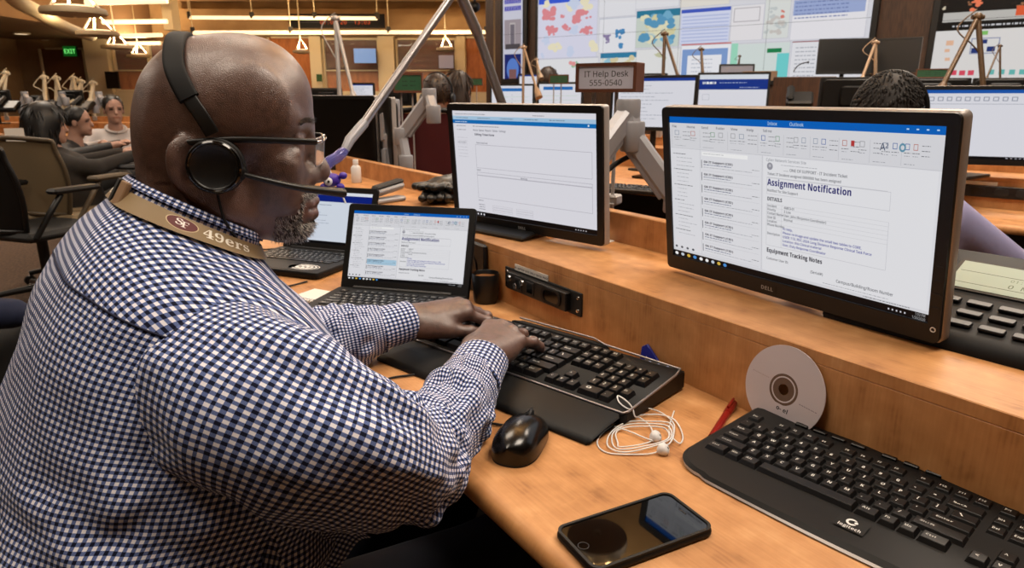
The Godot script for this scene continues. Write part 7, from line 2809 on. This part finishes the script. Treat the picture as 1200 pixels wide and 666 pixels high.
func far_ground() -> void:
	# ---- main video wall ----
	var s0 := wall_point(633, 50).x
	var s1 := wall_point(1019, 50).x
	var low := 1.36
	var high := 3.2
	var ppm := 300.0
	var im := Image.create(int((s1 - s0) * ppm), int((high - low) * ppm), false, Image.FORMAT_RGB8)
	im.fill(Color(0.86, 0.86, 0.89))
	var box := func(x0: float, y0: float, x1: float, y1: float) -> Rect2i:
		var a := wall_point(x0, (y0 + y1) / 2)
		var b := wall_point(x1, (y0 + y1) / 2)
		var tp := wall_point((x0 + x1) / 2, y0)
		var bt := wall_point((x0 + x1) / 2, y1)
		return Rect2i(int((a.x - s0) * ppm), int((high - tp.y) * ppm), int((b.x - a.x) * ppm), int((tp.y - bt.y) * ppm))
	var win := func(r: Rect2i, c: Color, title: Color, th := 10) -> void:
		im.fill_rect(r, c)
		im.fill_rect(Rect2i(r.position, Vector2i(r.size.x, th)), title)
		outline(im, r.position.x, r.position.y, r.size.x, r.size.y, Color(0.72, 0.72, 0.78), 1)
	var red := Color(0.88, 0.55, 0.58)
	var r1: Rect2i = box.call(634, -6, 703, 70)
	win.call(r1, Color(0.86, 0.86, 0.93), Color(0.2, 0.35, 0.85), 30)
	blobs(im, r1, [Color(0.93, 0.9, 0.78), Color(0.8, 0.84, 0.93)], 14, 16, 3)
	for q in [[643, 18, 9], [685, 20, 10], [651, 37, 8], [667, 33, 5], [690, 37, 7], [663, 20, 3]]:
		var p: Rect2i = box.call(q[0] - q[2], q[1] - q[2] * 0.6, q[0] + q[2], q[1] + q[2] * 0.6)
		blobs(im, p, [red], 5, p.size.x * 0.2, 5 + q[0])
	for q in [[634, 35], [703, 35]]: pass
	var r2: Rect2i = box.call(634, 68, 704, 101)
	win.call(r2, Color(0.9, 0.9, 0.91), Color(0.8, 0.8, 0.85), 5)
	blobs(im, r2, [Color(0.9, 0.6, 0.6), Color(0.55, 0.75, 0.6), Color(0.6, 0.65, 0.75), Color(0.85, 0.8, 0.6)], 9, 11, 17)
	win.call(box.call(705, -10, 748, 20), Color(0.9, 0.9, 0.92), Color(0.85, 0.85, 0.88), 4)
	var r3: Rect2i = box.call(705, 21, 748, 62)
	win.call(r3, Color(0.91, 0.91, 0.93), Color(0.8, 0.82, 0.86), 4)
	blobs(im, box.call(710, 32, 720, 52), [Color(0.55, 0.5, 0.65)], 4, 7, 23)
	blobs(im, box.call(725, 30, 740, 56), [Color(0.3, 0.55, 0.75)], 6, 9, 29)
	var r4: Rect2i = box.call(706, 62, 748, 96)
	win.call(r4, Color(0.88, 0.89, 0.86), Color(0.2, 0.5, 0.65), 20)
	blobs(im, r4.grow(-14), [Color(0.85, 0.8, 0.65), Color(0.6, 0.78, 0.85)], 6, 12, 31)
	var r5: Rect2i = box.call(748, 12, 799, 56)
	win.call(r5, Color(0.8, 0.84, 0.8), Color(0.16, 0.48, 0.6), 26)
	blobs(im, r5.grow(-16), [Color(0.35, 0.6, 0.75), Color(0.45, 0.68, 0.8), Color(0.85, 0.82, 0.65), Color(0.9, 0.88, 0.75)], 26, 16, 37)
	win.call(box.call(748, -16, 799, 10), Color(0.9, 0.9, 0.92), Color(0.86, 0.82, 0.85), 4)
	var r6: Rect2i = box.call(748, 57, 799, 92)
	win.call(r6, Color(0.9, 0.9, 0.9), Color(0.85, 0.85, 0.85), 4)
	blobs(im, box.call(765, 60, 785, 70), [Color(0.78, 0.78, 0.65)], 4, 9, 41)
	var r7: Rect2i = box.call(800, 10, 858, 51)
	win.call(r7, Color(0.84, 0.86, 0.95), Color(0.25, 0.35, 0.75), 13)
	for k in 9: fill(im, r7.position.x + 6, r7.position.y + 24 + k * r7.size.y / 10, r7.size.x - 12, 5, Color(0.72, 0.76, 0.9))
	win.call(box.call(800, -14, 858, 8), Color(0.9, 0.88, 0.85), Color(0.85, 0.75, 0.7), 6)
	var r8: Rect2i = box.call(800, 53, 858, 92)
	win.call(r8, Color(0.93, 0.93, 0.95), Color(0.93, 0.93, 0.95), 4)
	outline(im, r8.position.x + 5, r8.position.y + 14, r8.size.x - 16, r8.size.y, Color(0.5, 0.62, 0.82), 22)
	for k in 6: greek(im, r8.position.x + 44, r8.position.y + 50 + k * 14, r8.size.x - 90, Color(0.7, 0.72, 0.78), 3)
	fill(im, r8.position.x, r8.position.y - 5, r8.size.x, 4, Color(0.8, 0.4, 0.38))
	var r9: Rect2i = box.call(859, 6, 897, 48)
	win.call(r9, Color(0.91, 0.9, 0.91), Color(0.86, 0.86, 0.88), 4)
	outline(im, r9.position.x + 8, r9.position.y + 10, r9.size.x - 22, r9.size.y * 0.4, Color(0.72, 0.7, 0.72), 3)
	var r10: Rect2i = box.call(858, 50, 926, 96)
	win.call(r10, Color(0.84, 0.88, 0.87), Color(0.85, 0.85, 0.86), 4)
	fill(im, r10.position.x, r10.position.y, r10.size.x * 0.12, r10.size.y, Color(0.62, 0.86, 0.76))
	fill(im, r10.end.x - r10.size.x * 0.2, r10.position.y + r10.size.y * 0.3, r10.size.x * 0.2, r10.size.y * 0.7, Color(0.45, 0.82, 0.82))
	var gl: Rect2i = box.call(901, 57, 918, 62)
	im.fill_rect(gl, Color(0.1, 0.5, 0.3))
	var r11: Rect2i = box.call(898, -8, 928, 46)
	win.call(r11, Color(0.87, 0.88, 0.87), Color(0.8, 0.8, 0.84), 4)
	blobs(im, r11.grow(-8), [Color(0.78, 0.8, 0.8), Color(0.8, 0.78, 0.76)], 10, 8, 47)
	blobs(im, box.call(917, 8, 923, 22), [Color(0.85, 0.5, 0.45)], 3, 4, 49)
	var r12: Rect2i = box.call(930, -14, 1018, 46)
	win.call(r12, Color(0.92, 0.91, 0.93), Color(0.2, 0.35, 0.65), 12)
	var hb: Rect2i = box.call(932, -2, 1016, 17)
	im.fill_rect(hb, Color(0.62, 0.68, 0.84))
	for k in 5: greek(im, hb.position.x + 6, hb.position.y + 8 + k * 12, hb.size.x - 12, Color(0.4, 0.47, 0.68), 3)
	var r13: Rect2i = box.call(928, 47, 1018, 92)
	win.call(r13, Color(0.9, 0.9, 0.92), Color(0.6, 0.35, 0.35), 4)
	for k in 8: greek(im, r13.position.x + 14, r13.position.y + 20 + k * 13, r13.size.x * 0.35, Color(0.65, 0.66, 0.7), 3)
	video_screen("video_wall", "huge wall display tiled with maps, lists and charts above the consoles", s0, s1, low, high, im, 4, 3, 0.06)
	# ---- second wall display ----
	var q0 := wall_point(1096, 50).x
	var q1 := q0 + 2.3
	var im2 := Image.create(690, 540, false, Image.FORMAT_RGB8)
	im2.fill(Color(0.88, 0.87, 0.86))
	var box2 := func(x0: float, y0: float, x1: float, y1: float) -> Rect2i:
		var a := wall_point(x0, (y0 + y1) / 2)
		var b := wall_point(x1, (y0 + y1) / 2)
		var tp := wall_point((x0 + x1) / 2, y0)
		var bt := wall_point((x0 + x1) / 2, y1)
		return Rect2i(int((a.x - q0) * ppm), int((3.1 - tp.y) * ppm), int((b.x - a.x) * ppm), int((tp.y - bt.y) * ppm))
	var top2: Rect2i = box2.call(1097, -40, 1260, 34)
	im2.fill_rect(Rect2i(0, 0, 690, top2.end.y), Color(0.05, 0.04, 0.045))
	blobs(im2, Rect2i(10, 0, 660, top2.end.y - 50), [Color(0.6, 0.4, 0.28), Color(0.3, 0.15, 0.1), Color(0.85, 0.8, 0.7), Color(0.12, 0.08, 0.07)], 120, 5, 53)
	blobs(im2, box2.call(1138, 0, 1150, 14), [Color(0.95, 0.5, 0.35)], 4, 8, 57)
	fill(im2, 12, top2.end.y - 50, 400, 26, Color(0.75, 0.74, 0.72))
	fill(im2, 190, top2.end.y - 58, 500, 26, Color(0.88, 0.36, 0.2))
	fill(im2, 0, top2.end.y - 24, 690, 24, Color(0.03, 0.03, 0.035))
	greek(im2, 40, top2.end.y - 14, 420, Color(0.8, 0.8, 0.82), 5)
	for q in [[1110, 48, 1119, 54], [1108, 58, 1114, 62], [1108, 68, 1114, 72]]: im2.fill_rect(box2.call(q[0], q[1], q[2], q[3]), Color(0.9, 0.72, 0.6))
	im2.fill_rect(box2.call(1151, 37, 1159, 42), Color(0.5, 0.75, 0.4))
	var o2: Rect2i = box2.call(1138, 45, 1172, 64)
	outline(im2, o2.position.x, o2.position.y, o2.size.x, o2.size.y, Color(0.6, 0.62, 0.72), 3)
	for q in [[1151, 47, 1158, 52], [1139, 57, 1148, 63], [1157, 55, 1167, 61]]: im2.fill_rect(box2.call(q[0], q[1], q[2], q[3]), Color(0.12, 0.2, 0.45))
	for k in 3: im2.fill_rect(box2.call(1115 + k * 10, 83, 1122 + k * 10, 89), Color(0.85, 0.3, 0.38))
	for k in 4: im2.fill_rect(box2.call(1159 + k * 12, 82, 1166 + k * 12, 88), Color(0.4, 0.72, 0.7))
	video_screen("video_wall", "second wall display with city video above a flow chart slide", q0, q1, 1.3, 3.1, im2, 2, 3, 0.06)
	# ---- portrait display ----
	var p0 := wall_point(592, 40).x
	var p1 := wall_point(615, 40).x
	var im3 := Image.create(160, 420, false, Image.FORMAT_RGB8)
	im3.fill(Color(0.8, 0.8, 0.86))
	for k in 3:
		for j in 9: fill(im3, 14 + j * 15, 150 + k * 22, 12, 14, Color(0.25, 0.25, 0.7))
	fill(im3, 12, 235, 136, 90, Color(0.62, 0.58, 0.6))
	fill(im3, 56, 245, 44, 70, Color(0.45, 0.42, 0.46))
	outline(im3, 56, 245, 44, 70, Color(0.75, 0.72, 0.72), 5)
	fill(im3, 20, 310, 120, 16, Color(0.3, 0.28, 0.3))
	fill(im3, 12, 342, 136, 78, Color(0.1, 0.15, 0.42))
	disc(im3, 80, 390, 50, Color(0.35, 0.5, 0.8), 0.0, 0.7)
	fill(im3, 50, 390, 60, 30, Color(0.5, 0.35, 0.35))
	video_screen("video_wall", "narrow upright wall display with building pictures beside the map screen", p0, p1, 1.42, 3.3, im3, 1, 3, 0.05)
	# ---- far wall: columns, glazed rooms, doors ----
	M.red_room = mat(Color(0.42, 0.13, 0.1), 0.9)
	M.cream = mat(Color(0.8, 0.76, 0.66), 0.8)
	M.pane = mat(Color(0.9, 0.95, 0.95, 0.06), 0.02, 0.0, 0.25)
	M.pane.transparency = BaseMaterial3D.TRANSPARENCY_ALPHA
	M.tube = glow(Color(1.0, 0.9, 0.74), 1.15)  # also on the strips that stand in for lit ceiling
	M.tv_blue = glow(Color(0.35, 0.48, 0.68), 0.8)
	M.tv_grey = glow(Color(0.45, 0.42, 0.45), 0.6)
	var far := 20.25
	var spans := [[136, 56, 176, 106], [178, 50, 318, 108], [381, 46, 444, 108], [466, 46, 534, 108]]
	for i in spans.size():
		var sp: Array = spans[i]
		var w := Node3D.new()
		w.name = "window_%d" % (i + 1)
		add_child(w)
		w.set_meta("kind", "structure")
		w.transform = (panel_at(sp[0], sp[1], sp[2], sp[3], far, 0.02)[1] as Transform3D)
		far_part("room_back", sp, far + 0.05, 0.02, M.red_room, w)
		for e in [[sp[0], sp[1] - 1.5, sp[2], sp[1] + 1.0], [sp[0], sp[3] - 1, sp[2], sp[3] + 1.5], [sp[0] - 1.2, sp[1], sp[0] + 0.8, sp[3]], [sp[2] - 0.8, sp[1], sp[2] + 1.2, sp[3]], [sp[0], 82, sp[2], 83.4]]:
			far_part("window_frame", e, far - 0.12, 0.12, M.cream, w)
		for k in 5:
			var yy: float = sp[1] + 4 + k * 6.5
			far_part("blind_slat", [sp[0] + 1, yy, sp[2] - 1, yy + 3.2], far - 0.03, 0.03, M.red_slat, w)
		far_part("sill_panel", [sp[0], 84, sp[2], sp[3]], far - 0.05, 0.04, M.oak, w)
		far_part("pane", sp, far - 0.17, 0.01, M.pane, w)
	for q in [[320, 45, 366, 122, "door_1"], [547, 45, 577, 122, "door_2"], [56, 58, 104, 122, "door_3"]]:
		var d := Node3D.new()
		d.name = q[4]
		add_child(d)
		d.set_meta("kind", "structure")
		d.transform = (panel_at(q[0], q[1], q[2], q[3], far, 0.05)[1] as Transform3D)
		far_part("door_panel", [q[0], q[1], q[2], 150], far - 0.05, 0.06, M.oak if q[4] != "door_3" else M.door_brown, d)
		far_part("door_frame", [q[0] - 2, q[1] - 2, q[2] + 2, q[1]], far - 0.08, 0.12, M.cream, d)
		far_part("door_frame", [q[0] - 2, q[1], q[0], 150], far - 0.08, 0.12, M.cream, d)
		far_part("door_frame", [q[2], q[1], q[2] + 2, 150], far - 0.08, 0.12, M.cream, d)
		far_part("door_handle", [q[2] - 6, 116, q[2] - 3.5, 118], far - 0.12, 0.06, M.chrome, d)
	var tn := 1
	for q in [[108, 47, 134, 150], [367, 44, 380, 150], [446, 44, 464, 150], [536, 44, 546, 150]]:
		var c := panel_at(q[0], q[1], q[2], q[3], far - 0.2, 0.3)
		var o := structure("trim_%d" % tn, c[0], M.cream)
		o.transform = c[1]
		tn += 1
	# boards below the windows and bulkhead above
	for q in [[136, 108, 576, 150, M.cream], [205, 11, 576, 36, M.wall]]:
		var c := panel_at(q[0], q[1], q[2], q[3], far - 0.15, 0.2)
		var o := structure("trim_%d" % tn, c[0], q[4])
		o.transform = c[1]
		tn += 1
	# lowered ceiling on the far side, its curved edge beam
	var sof := mb()
	sof.box(Vector3.ZERO, Vector3(3.9, 1.0, 9.5))
	structure("ceiling_soffit", sof, M.soffit).transform = Transform3D(Basis(cam_r, Vector3.UP, -flat_f), rd(-12.05, 15.6, CEIL - 0.5))
	# ---- lights of the hall ----
	for q in [[[222, 20.5], [442, 21.5], 4.4, 0.045, "long tube light hung below the far bulkhead beside the ticker sign"], [[226, 38.5], [570, 37.5], 4.9, 0.05, "longest tube light running above the far windows"]]:
		var a := at(q[0][0], q[0][1], 17.6)
		var b := at(q[1][0], q[1][1], 17.6)
		var t := thing("tube_or_ceiling_glow", q[4], "tube light", Transform3D(Basis(), (a + b) / 2))
		var inv: Transform3D = t.transform.affine_inverse()
		var m := mb(inv); m.tube(PackedVector3Array([a, b]), q[3], 10)
		part("glowing_tube", m, M.tube, t)
		for k in 4:
			var p := a.lerp(b, k / 3.0)
			var h := mb(inv); h.box(p + Vector3.UP * 0.06, Vector3(0.1, 0.16, 0.1), 0.01)
			part("bracket", h, M.charcoal, t)
			var wr := mb(inv); wr.tube(PackedVector3Array([p, Vector3(p.x, CEIL, p.z)]), 0.012, 6)
			part("hanger", wr, M.cream, t)
		var l := AreaLight3D.new()
		l.name = "tube_glow"
		l.area_size = Vector2(a.distance_to(b), 0.1)
		l.light_energy = 3.0
		l.light_color = Color(1.0, 0.86, 0.66)
		l.shadow_enabled = true
		l.area_range = 30.0
		t.add_child(l)
		l.global_transform = Transform3D(Basis(cam_r, -flat_f, -Vector3.UP) * Basis(Vector3.RIGHT, 0.0), (a + b) / 2 + Vector3.DOWN * 0.09)
		l.global_transform.basis = Basis(cam_r, flat_f, Vector3.UP)
	var pend := [[87, 17, 7.2, 0.31, "dish pendant lamp with dark underside, largest above the seated group"], [115, 42, 10.7, 0.3, "dish pendant lamp second in the row above the seated group"], [137, 57, 14.5, 0.3, "dish pendant lamp third in the row above the seated group"], [163, 67, 18.0, 0.29, "smallest dish pendant lamp at the end of the row"], [353, 62, 17.0, 0.2, "small dish pendant lamp before the wood door"], [522, 59, 17.0, 0.22, "small dish pendant lamp before the far window"]]
	for q in pend: pendant(at(q[0], q[1], q[2]), q[3], q[4])
	pendant(rd(0.49, 3.4, 2.76), 0.17, "dish pendant lamp hanging above the main console")
	# exit sign, ticker, downlights
	var ei := Image.create(96, 64, false, Image.FORMAT_RGB8)
	ei.fill(Color(0.05, 0.3, 0.08))
	text(ei, "EXIT", 48, 46, 40, Color(0.5, 1.0, 0.5), 700, 1)
	var ep := panel_at(75, 54.5, 90.5, 66, 19.8, 0.08)
	var et := thing("exit_sign", "green lit EXIT sign above the brown far door", "exit sign", ep[1])
	part("housing", ep[0], M.black, et)
	part("lit_sign_face", sheet(0.36, 0.26, 0.045), screen_mat(ei, 0.9), et)
	var li := Image.create(512, 72, false, Image.FORMAT_RGB8)
	li.fill(Color(0.06, 0.045, 0.04))
	fill(li, 60, 40, 380, 4, Color(0.25, 0.22, 0.2))
	text(li, "01:03:20  13:03", 300, 52, 30, Color(1.0, 0.35, 0.12), 700, 1, "Droid Sans Mono")
	var lp := panel_at(341, 17, 450, 33, 19.6, 0.15)
	var lt := thing("ticker_sign", "long black ticker sign with orange lit characters on the far bulkhead", "sign", lp[1])
	part("housing", lp[0], M.charcoal, lt)
	part("lit_sign_face", sheet(2.58, 0.36, 0.08), screen_mat(li, 0.9), lt)
	for q in [[25, 38.5], [57, 47], [77.5, 49.5]]:
		var dp := at(q[0], q[1], 1.0) - EYE
		var p := EYE + dp * ((CEIL - 1.0 - EYE.y) / dp.y)
		var t := thing("downlight", "small round recessed downlight in the lowered ceiling above the far door", "downlight", Transform3D(Basis(), p), "downlights in the lowered ceiling")
		var m := mb(); m.lathe(PackedVector2Array([Vector2(0, -0.03), Vector2(0.15, -0.03), Vector2(0.15, 0.0)]), 20)
		part("lamp_lens", m, M.tube, t)
		var rg := mb(); rg.lathe(PackedVector2Array([Vector2(0.15, -0.005), Vector2(0.16, -0.035), Vector2(0.19, -0.02), Vector2(0.19, 0)]), 20)
		part("trim_ring", rg, M.cream, t)
	# ceiling lit by the pendants, put in as glowing strips; no lamps there
	var bands := [[[100, 3], [196, 1], 13.2, "upper"], [[120, 26], [196, 25], 15.4, "second"], [[140, 42], [190, 41], 17.4, "third"], [[146, 51], [188, 50.5], 18.8, "lowest"]]
	for i in bands.size():
		var q: Array = bands[i]
		var a := at(q[0][0], q[0][1], q[2])
		var b := at(q[1][0], q[1][1], q[2])
		var m := mb(); m.tube(PackedVector3Array([a, b]), 0.05, 8)
		var t := thing("tube_or_ceiling_glow", "glowing %s strip in place of lit ceiling behind the dish pendants" % q[3], "tube light", Transform3D(Basis(), (a + b) / 2))
		part("glowing_tube", m, M.tube, t, t.transform.affine_inverse())
	# wall-hung displays in the far rooms, notice on the column, edge beam
	var tv1 := panel_at(415, 57, 441, 74, 19.7, 0.08)
	var v1 := thing("television", "bluish television hanging before the far window with red blinds", "television", tv1[1])
	part("housing", tv1[0], M.black, v1)
	part("screen", sheet(0.6, 0.38, 0.045), M.tv_blue, v1)
	var tv2 := panel_at(514, 65, 532, 80, 19.7, 0.08)
	var v2 := thing("television", "grey television hanging below the small dish pendant lamp", "television", tv2[1])
	part("housing", tv2[0], M.black, v2)
	part("screen", sheet(0.4, 0.34, 0.045), M.tv_grey, v2)
	var nt := panel_at(371, 87, 377.5, 95.5, 19.75, 0.02)
	one("notice", nt[0], M.green_notice, "small green notice on the cream far column", "notice", "", nt[1])
	var scr := panel_at(125, 84, 139, 104, 19.6, 0.1)
	var st := thing("television", "dark upright display beside the cream far column", "television", scr[1])
	part("housing", scr[0], M.off_screen, st)
	part("screen", sheet(0.3, 0.45, 0.055), M.off_screen2, st)
	var beam := mb()
	var bp := smooth_path([at(6, -14, 8.5), at(22, 2, 9.3), at(44, 14, 10.2), at(68, 28, 11.4), at(92, 38, 12.8), at(106, 43, 14.0)], 5)
	beam.tube(bp, 0.13, 8, true, 0.7)
	var bo := structure("trim_%d" % tn, beam, M.cream)
	tn += 1
	var vb := panel_at(194, -12, 205, 36, 17.5, 0.4)
	structure("trim_%d" % tn, vb[0], M.cream).transform = vb[1]
	# black camera dome on the ceiling
	var dm := mb(); dm.ball(at(556, 8, 9.0), Vector3(0.075, 0.07, 0.075), 18, 12)
	dm.tube(PackedVector3Array([at(556, 3, 9.0), Vector3(at(556, 3, 9.0).x, CEIL, at(556, 3, 9.0).z)]), 0.02, 8)
	one("camera_dome", dm, M.black, "black camera dome hanging beside the upright wall display", "camera")
	# ---- far consoles' clutter: displays, lamps, telephones beyond the seated group ----
	console_at("far console desk with cluttered shelf beyond the seated group", at(60, 128, 8.2), 0.0, -2.6, 2.2)
	console_at("farthest console desk in front of the far windows", at(430, 124, 11.0), 0.0, -3.0, 2.6)
	var cr := RandomNumberGenerator.new()
	cr.seed = 77
	for i in 9:
		var x := -4.0 + i * 14.5
		var kind := i % 3
		if kind == 0:
			monitor("dark monitor back standing in the clutter beyond the seated group", screen_at(x + 2, 116 + (i % 2) * 6, 7.9, 185.0 + cr.randf_range(-15, 15)), 0.3, 0.2, pgx(), "far dark monitors", {"casing": M.black_matte, "stand": SHELF})
		elif kind == 1:
			var tel := thing("desk_telephone", "black telephone in the clutter beyond the seated group", "telephone", frame_at(at(x, 125, 7.7), -heading(cr.randf_range(-20, 20))), "far black telephones")
			var b1 := mb(); b1.box(Vector3.ZERO, Vector3(0.2, 0.06, 0.2), 0.015, Basis(Vector3.RIGHT, 0.45))
			part("body", b1, M.black, tel)
			var b2 := mb(); b2.box(Vector3(-0.07, 0.06, 0), Vector3(0.055, 0.04, 0.22), 0.018, Basis(Vector3.RIGHT, 0.45))
			part("handset", b2, M.black_soft, tel)
		else:
			monitor_arm("pale display arm %s in the clutter beyond the seated group" % ["beside a monitor back", "between two telephones", "beside the exit door"][i / 3], [at(x, 128, 7.8), at(x + 4, 112, 7.8), at(x + 9, 119, 7.7)], 0.03)
	for q in [[4, 118, 7, 86, -3, 104], [52, 124, 52, 91, 54, 120], [66, 122, 66, 92, 74, 118], [80, 122, 86, 92, 92, 120], [96, 120, 95, 96, 88, 116], [108, 120, 109, 98, 106, 116]]:
		lamp("white task lamp rising from the clutter beyond the seated group", 8.0, Vector2(q[0], q[1]), Vector2(q[2], q[3]), Vector2(q[4], q[5]), 0.02, M.cream)
	var nc := mb(); nc.box(Vector3.ZERO, Vector3(0.1, 0.12, 0.002))
	one("name_card", nc, M.paper, "white name card standing beside the black-haired woman", "card", "", frame_at(at(18, 162, 4.2), -heading(-28)))
	# monitors on the farthest console
	for q in [[340, 112, 0], [425, 108, 1], [470, 113, 0], [384, 114, 0]]:
		monitor(["dark far monitor back on the farthest console", "far monitor with lit white page on the farthest console"][q[2]], screen_at(q[0], q[1], 10.6 - q[2] * 5.0, 188.0 if q[2] == 0 else 0.0), 0.5 - q[2] * 0.3, 0.28 - q[2] * 0.13, pgx(), "far monitors" if q[2] == 0 else "", {"casing": M.black_matte, "stand": 0.0 if q[2] else SHELF})

var _pg: StandardMaterial3D
func pgx() -> StandardMaterial3D:
	if _pg == null: _pg = screen_mat(page(160, 100, 0), SCREEN)
	return _pg

func pendant(p: Vector3, r: float, label: String) -> void:
	var t := thing("pendant_lamp", label, "pendant lamp", Transform3D(Basis(), p), "dish pendant lamps")
	var d := mb()
	d.lathe(PackedVector2Array([Vector2(0, -0.02), Vector2(r * 0.5, -0.018), Vector2(r, 0.0), Vector2(r * 1.02, 0.03), Vector2(r * 0.98, 0.06), Vector2(r * 0.7, 0.05), Vector2(0, 0.045)]), 40)
	part("dish", d, M.dish, t)
	var b := mb()
	b.lathe(PackedVector2Array([Vector2(0.02, -0.019), Vector2(0.02, -0.03), Vector2(0.0, -0.035)]), 14)
	part("finial", b, M.cream, t)
	var g := mb()
	g.lathe(PackedVector2Array([Vector2(0, 0.075), Vector2(r * 0.62, 0.075), Vector2(r * 0.62, 0.085), Vector2(0, 0.09)]), 32)
	part("lamp_tray", g, M.tube, t)
	for k in 3:
		var a := TAU * k / 3 + 0.4
		var w := mb()
		w.tube(PackedVector3Array([Vector3(cos(a) * r * 0.85, 0.05, sin(a) * r * 0.85), Vector3(cos(a) * r * 0.2, 0.3, sin(a) * r * 0.2)]), 0.008 + r * 0.02, 6)
		part("strut", w, M.cream, t)
	var s := mb()
	s.tube(PackedVector3Array([Vector3(0, 0.3, 0), Vector3(0, CEIL - p.y, 0)]), 0.014, 8)
	part("stem", s, M.cream, t)
	var l := AreaLight3D.new()
	l.name = "uplight"
	l.area_size = Vector2(r * 1.1, r * 1.1)
	l.light_energy = UPLIGHT
	l.light_color = Color(1.0, 0.84, 0.62)
	l.shadow_enabled = true
	l.area_range = 30.0
	l.transform = Transform3D(Basis(Vector3.RIGHT, PI / 2), Vector3(0, 0.1, 0))
	t.add_child(l)
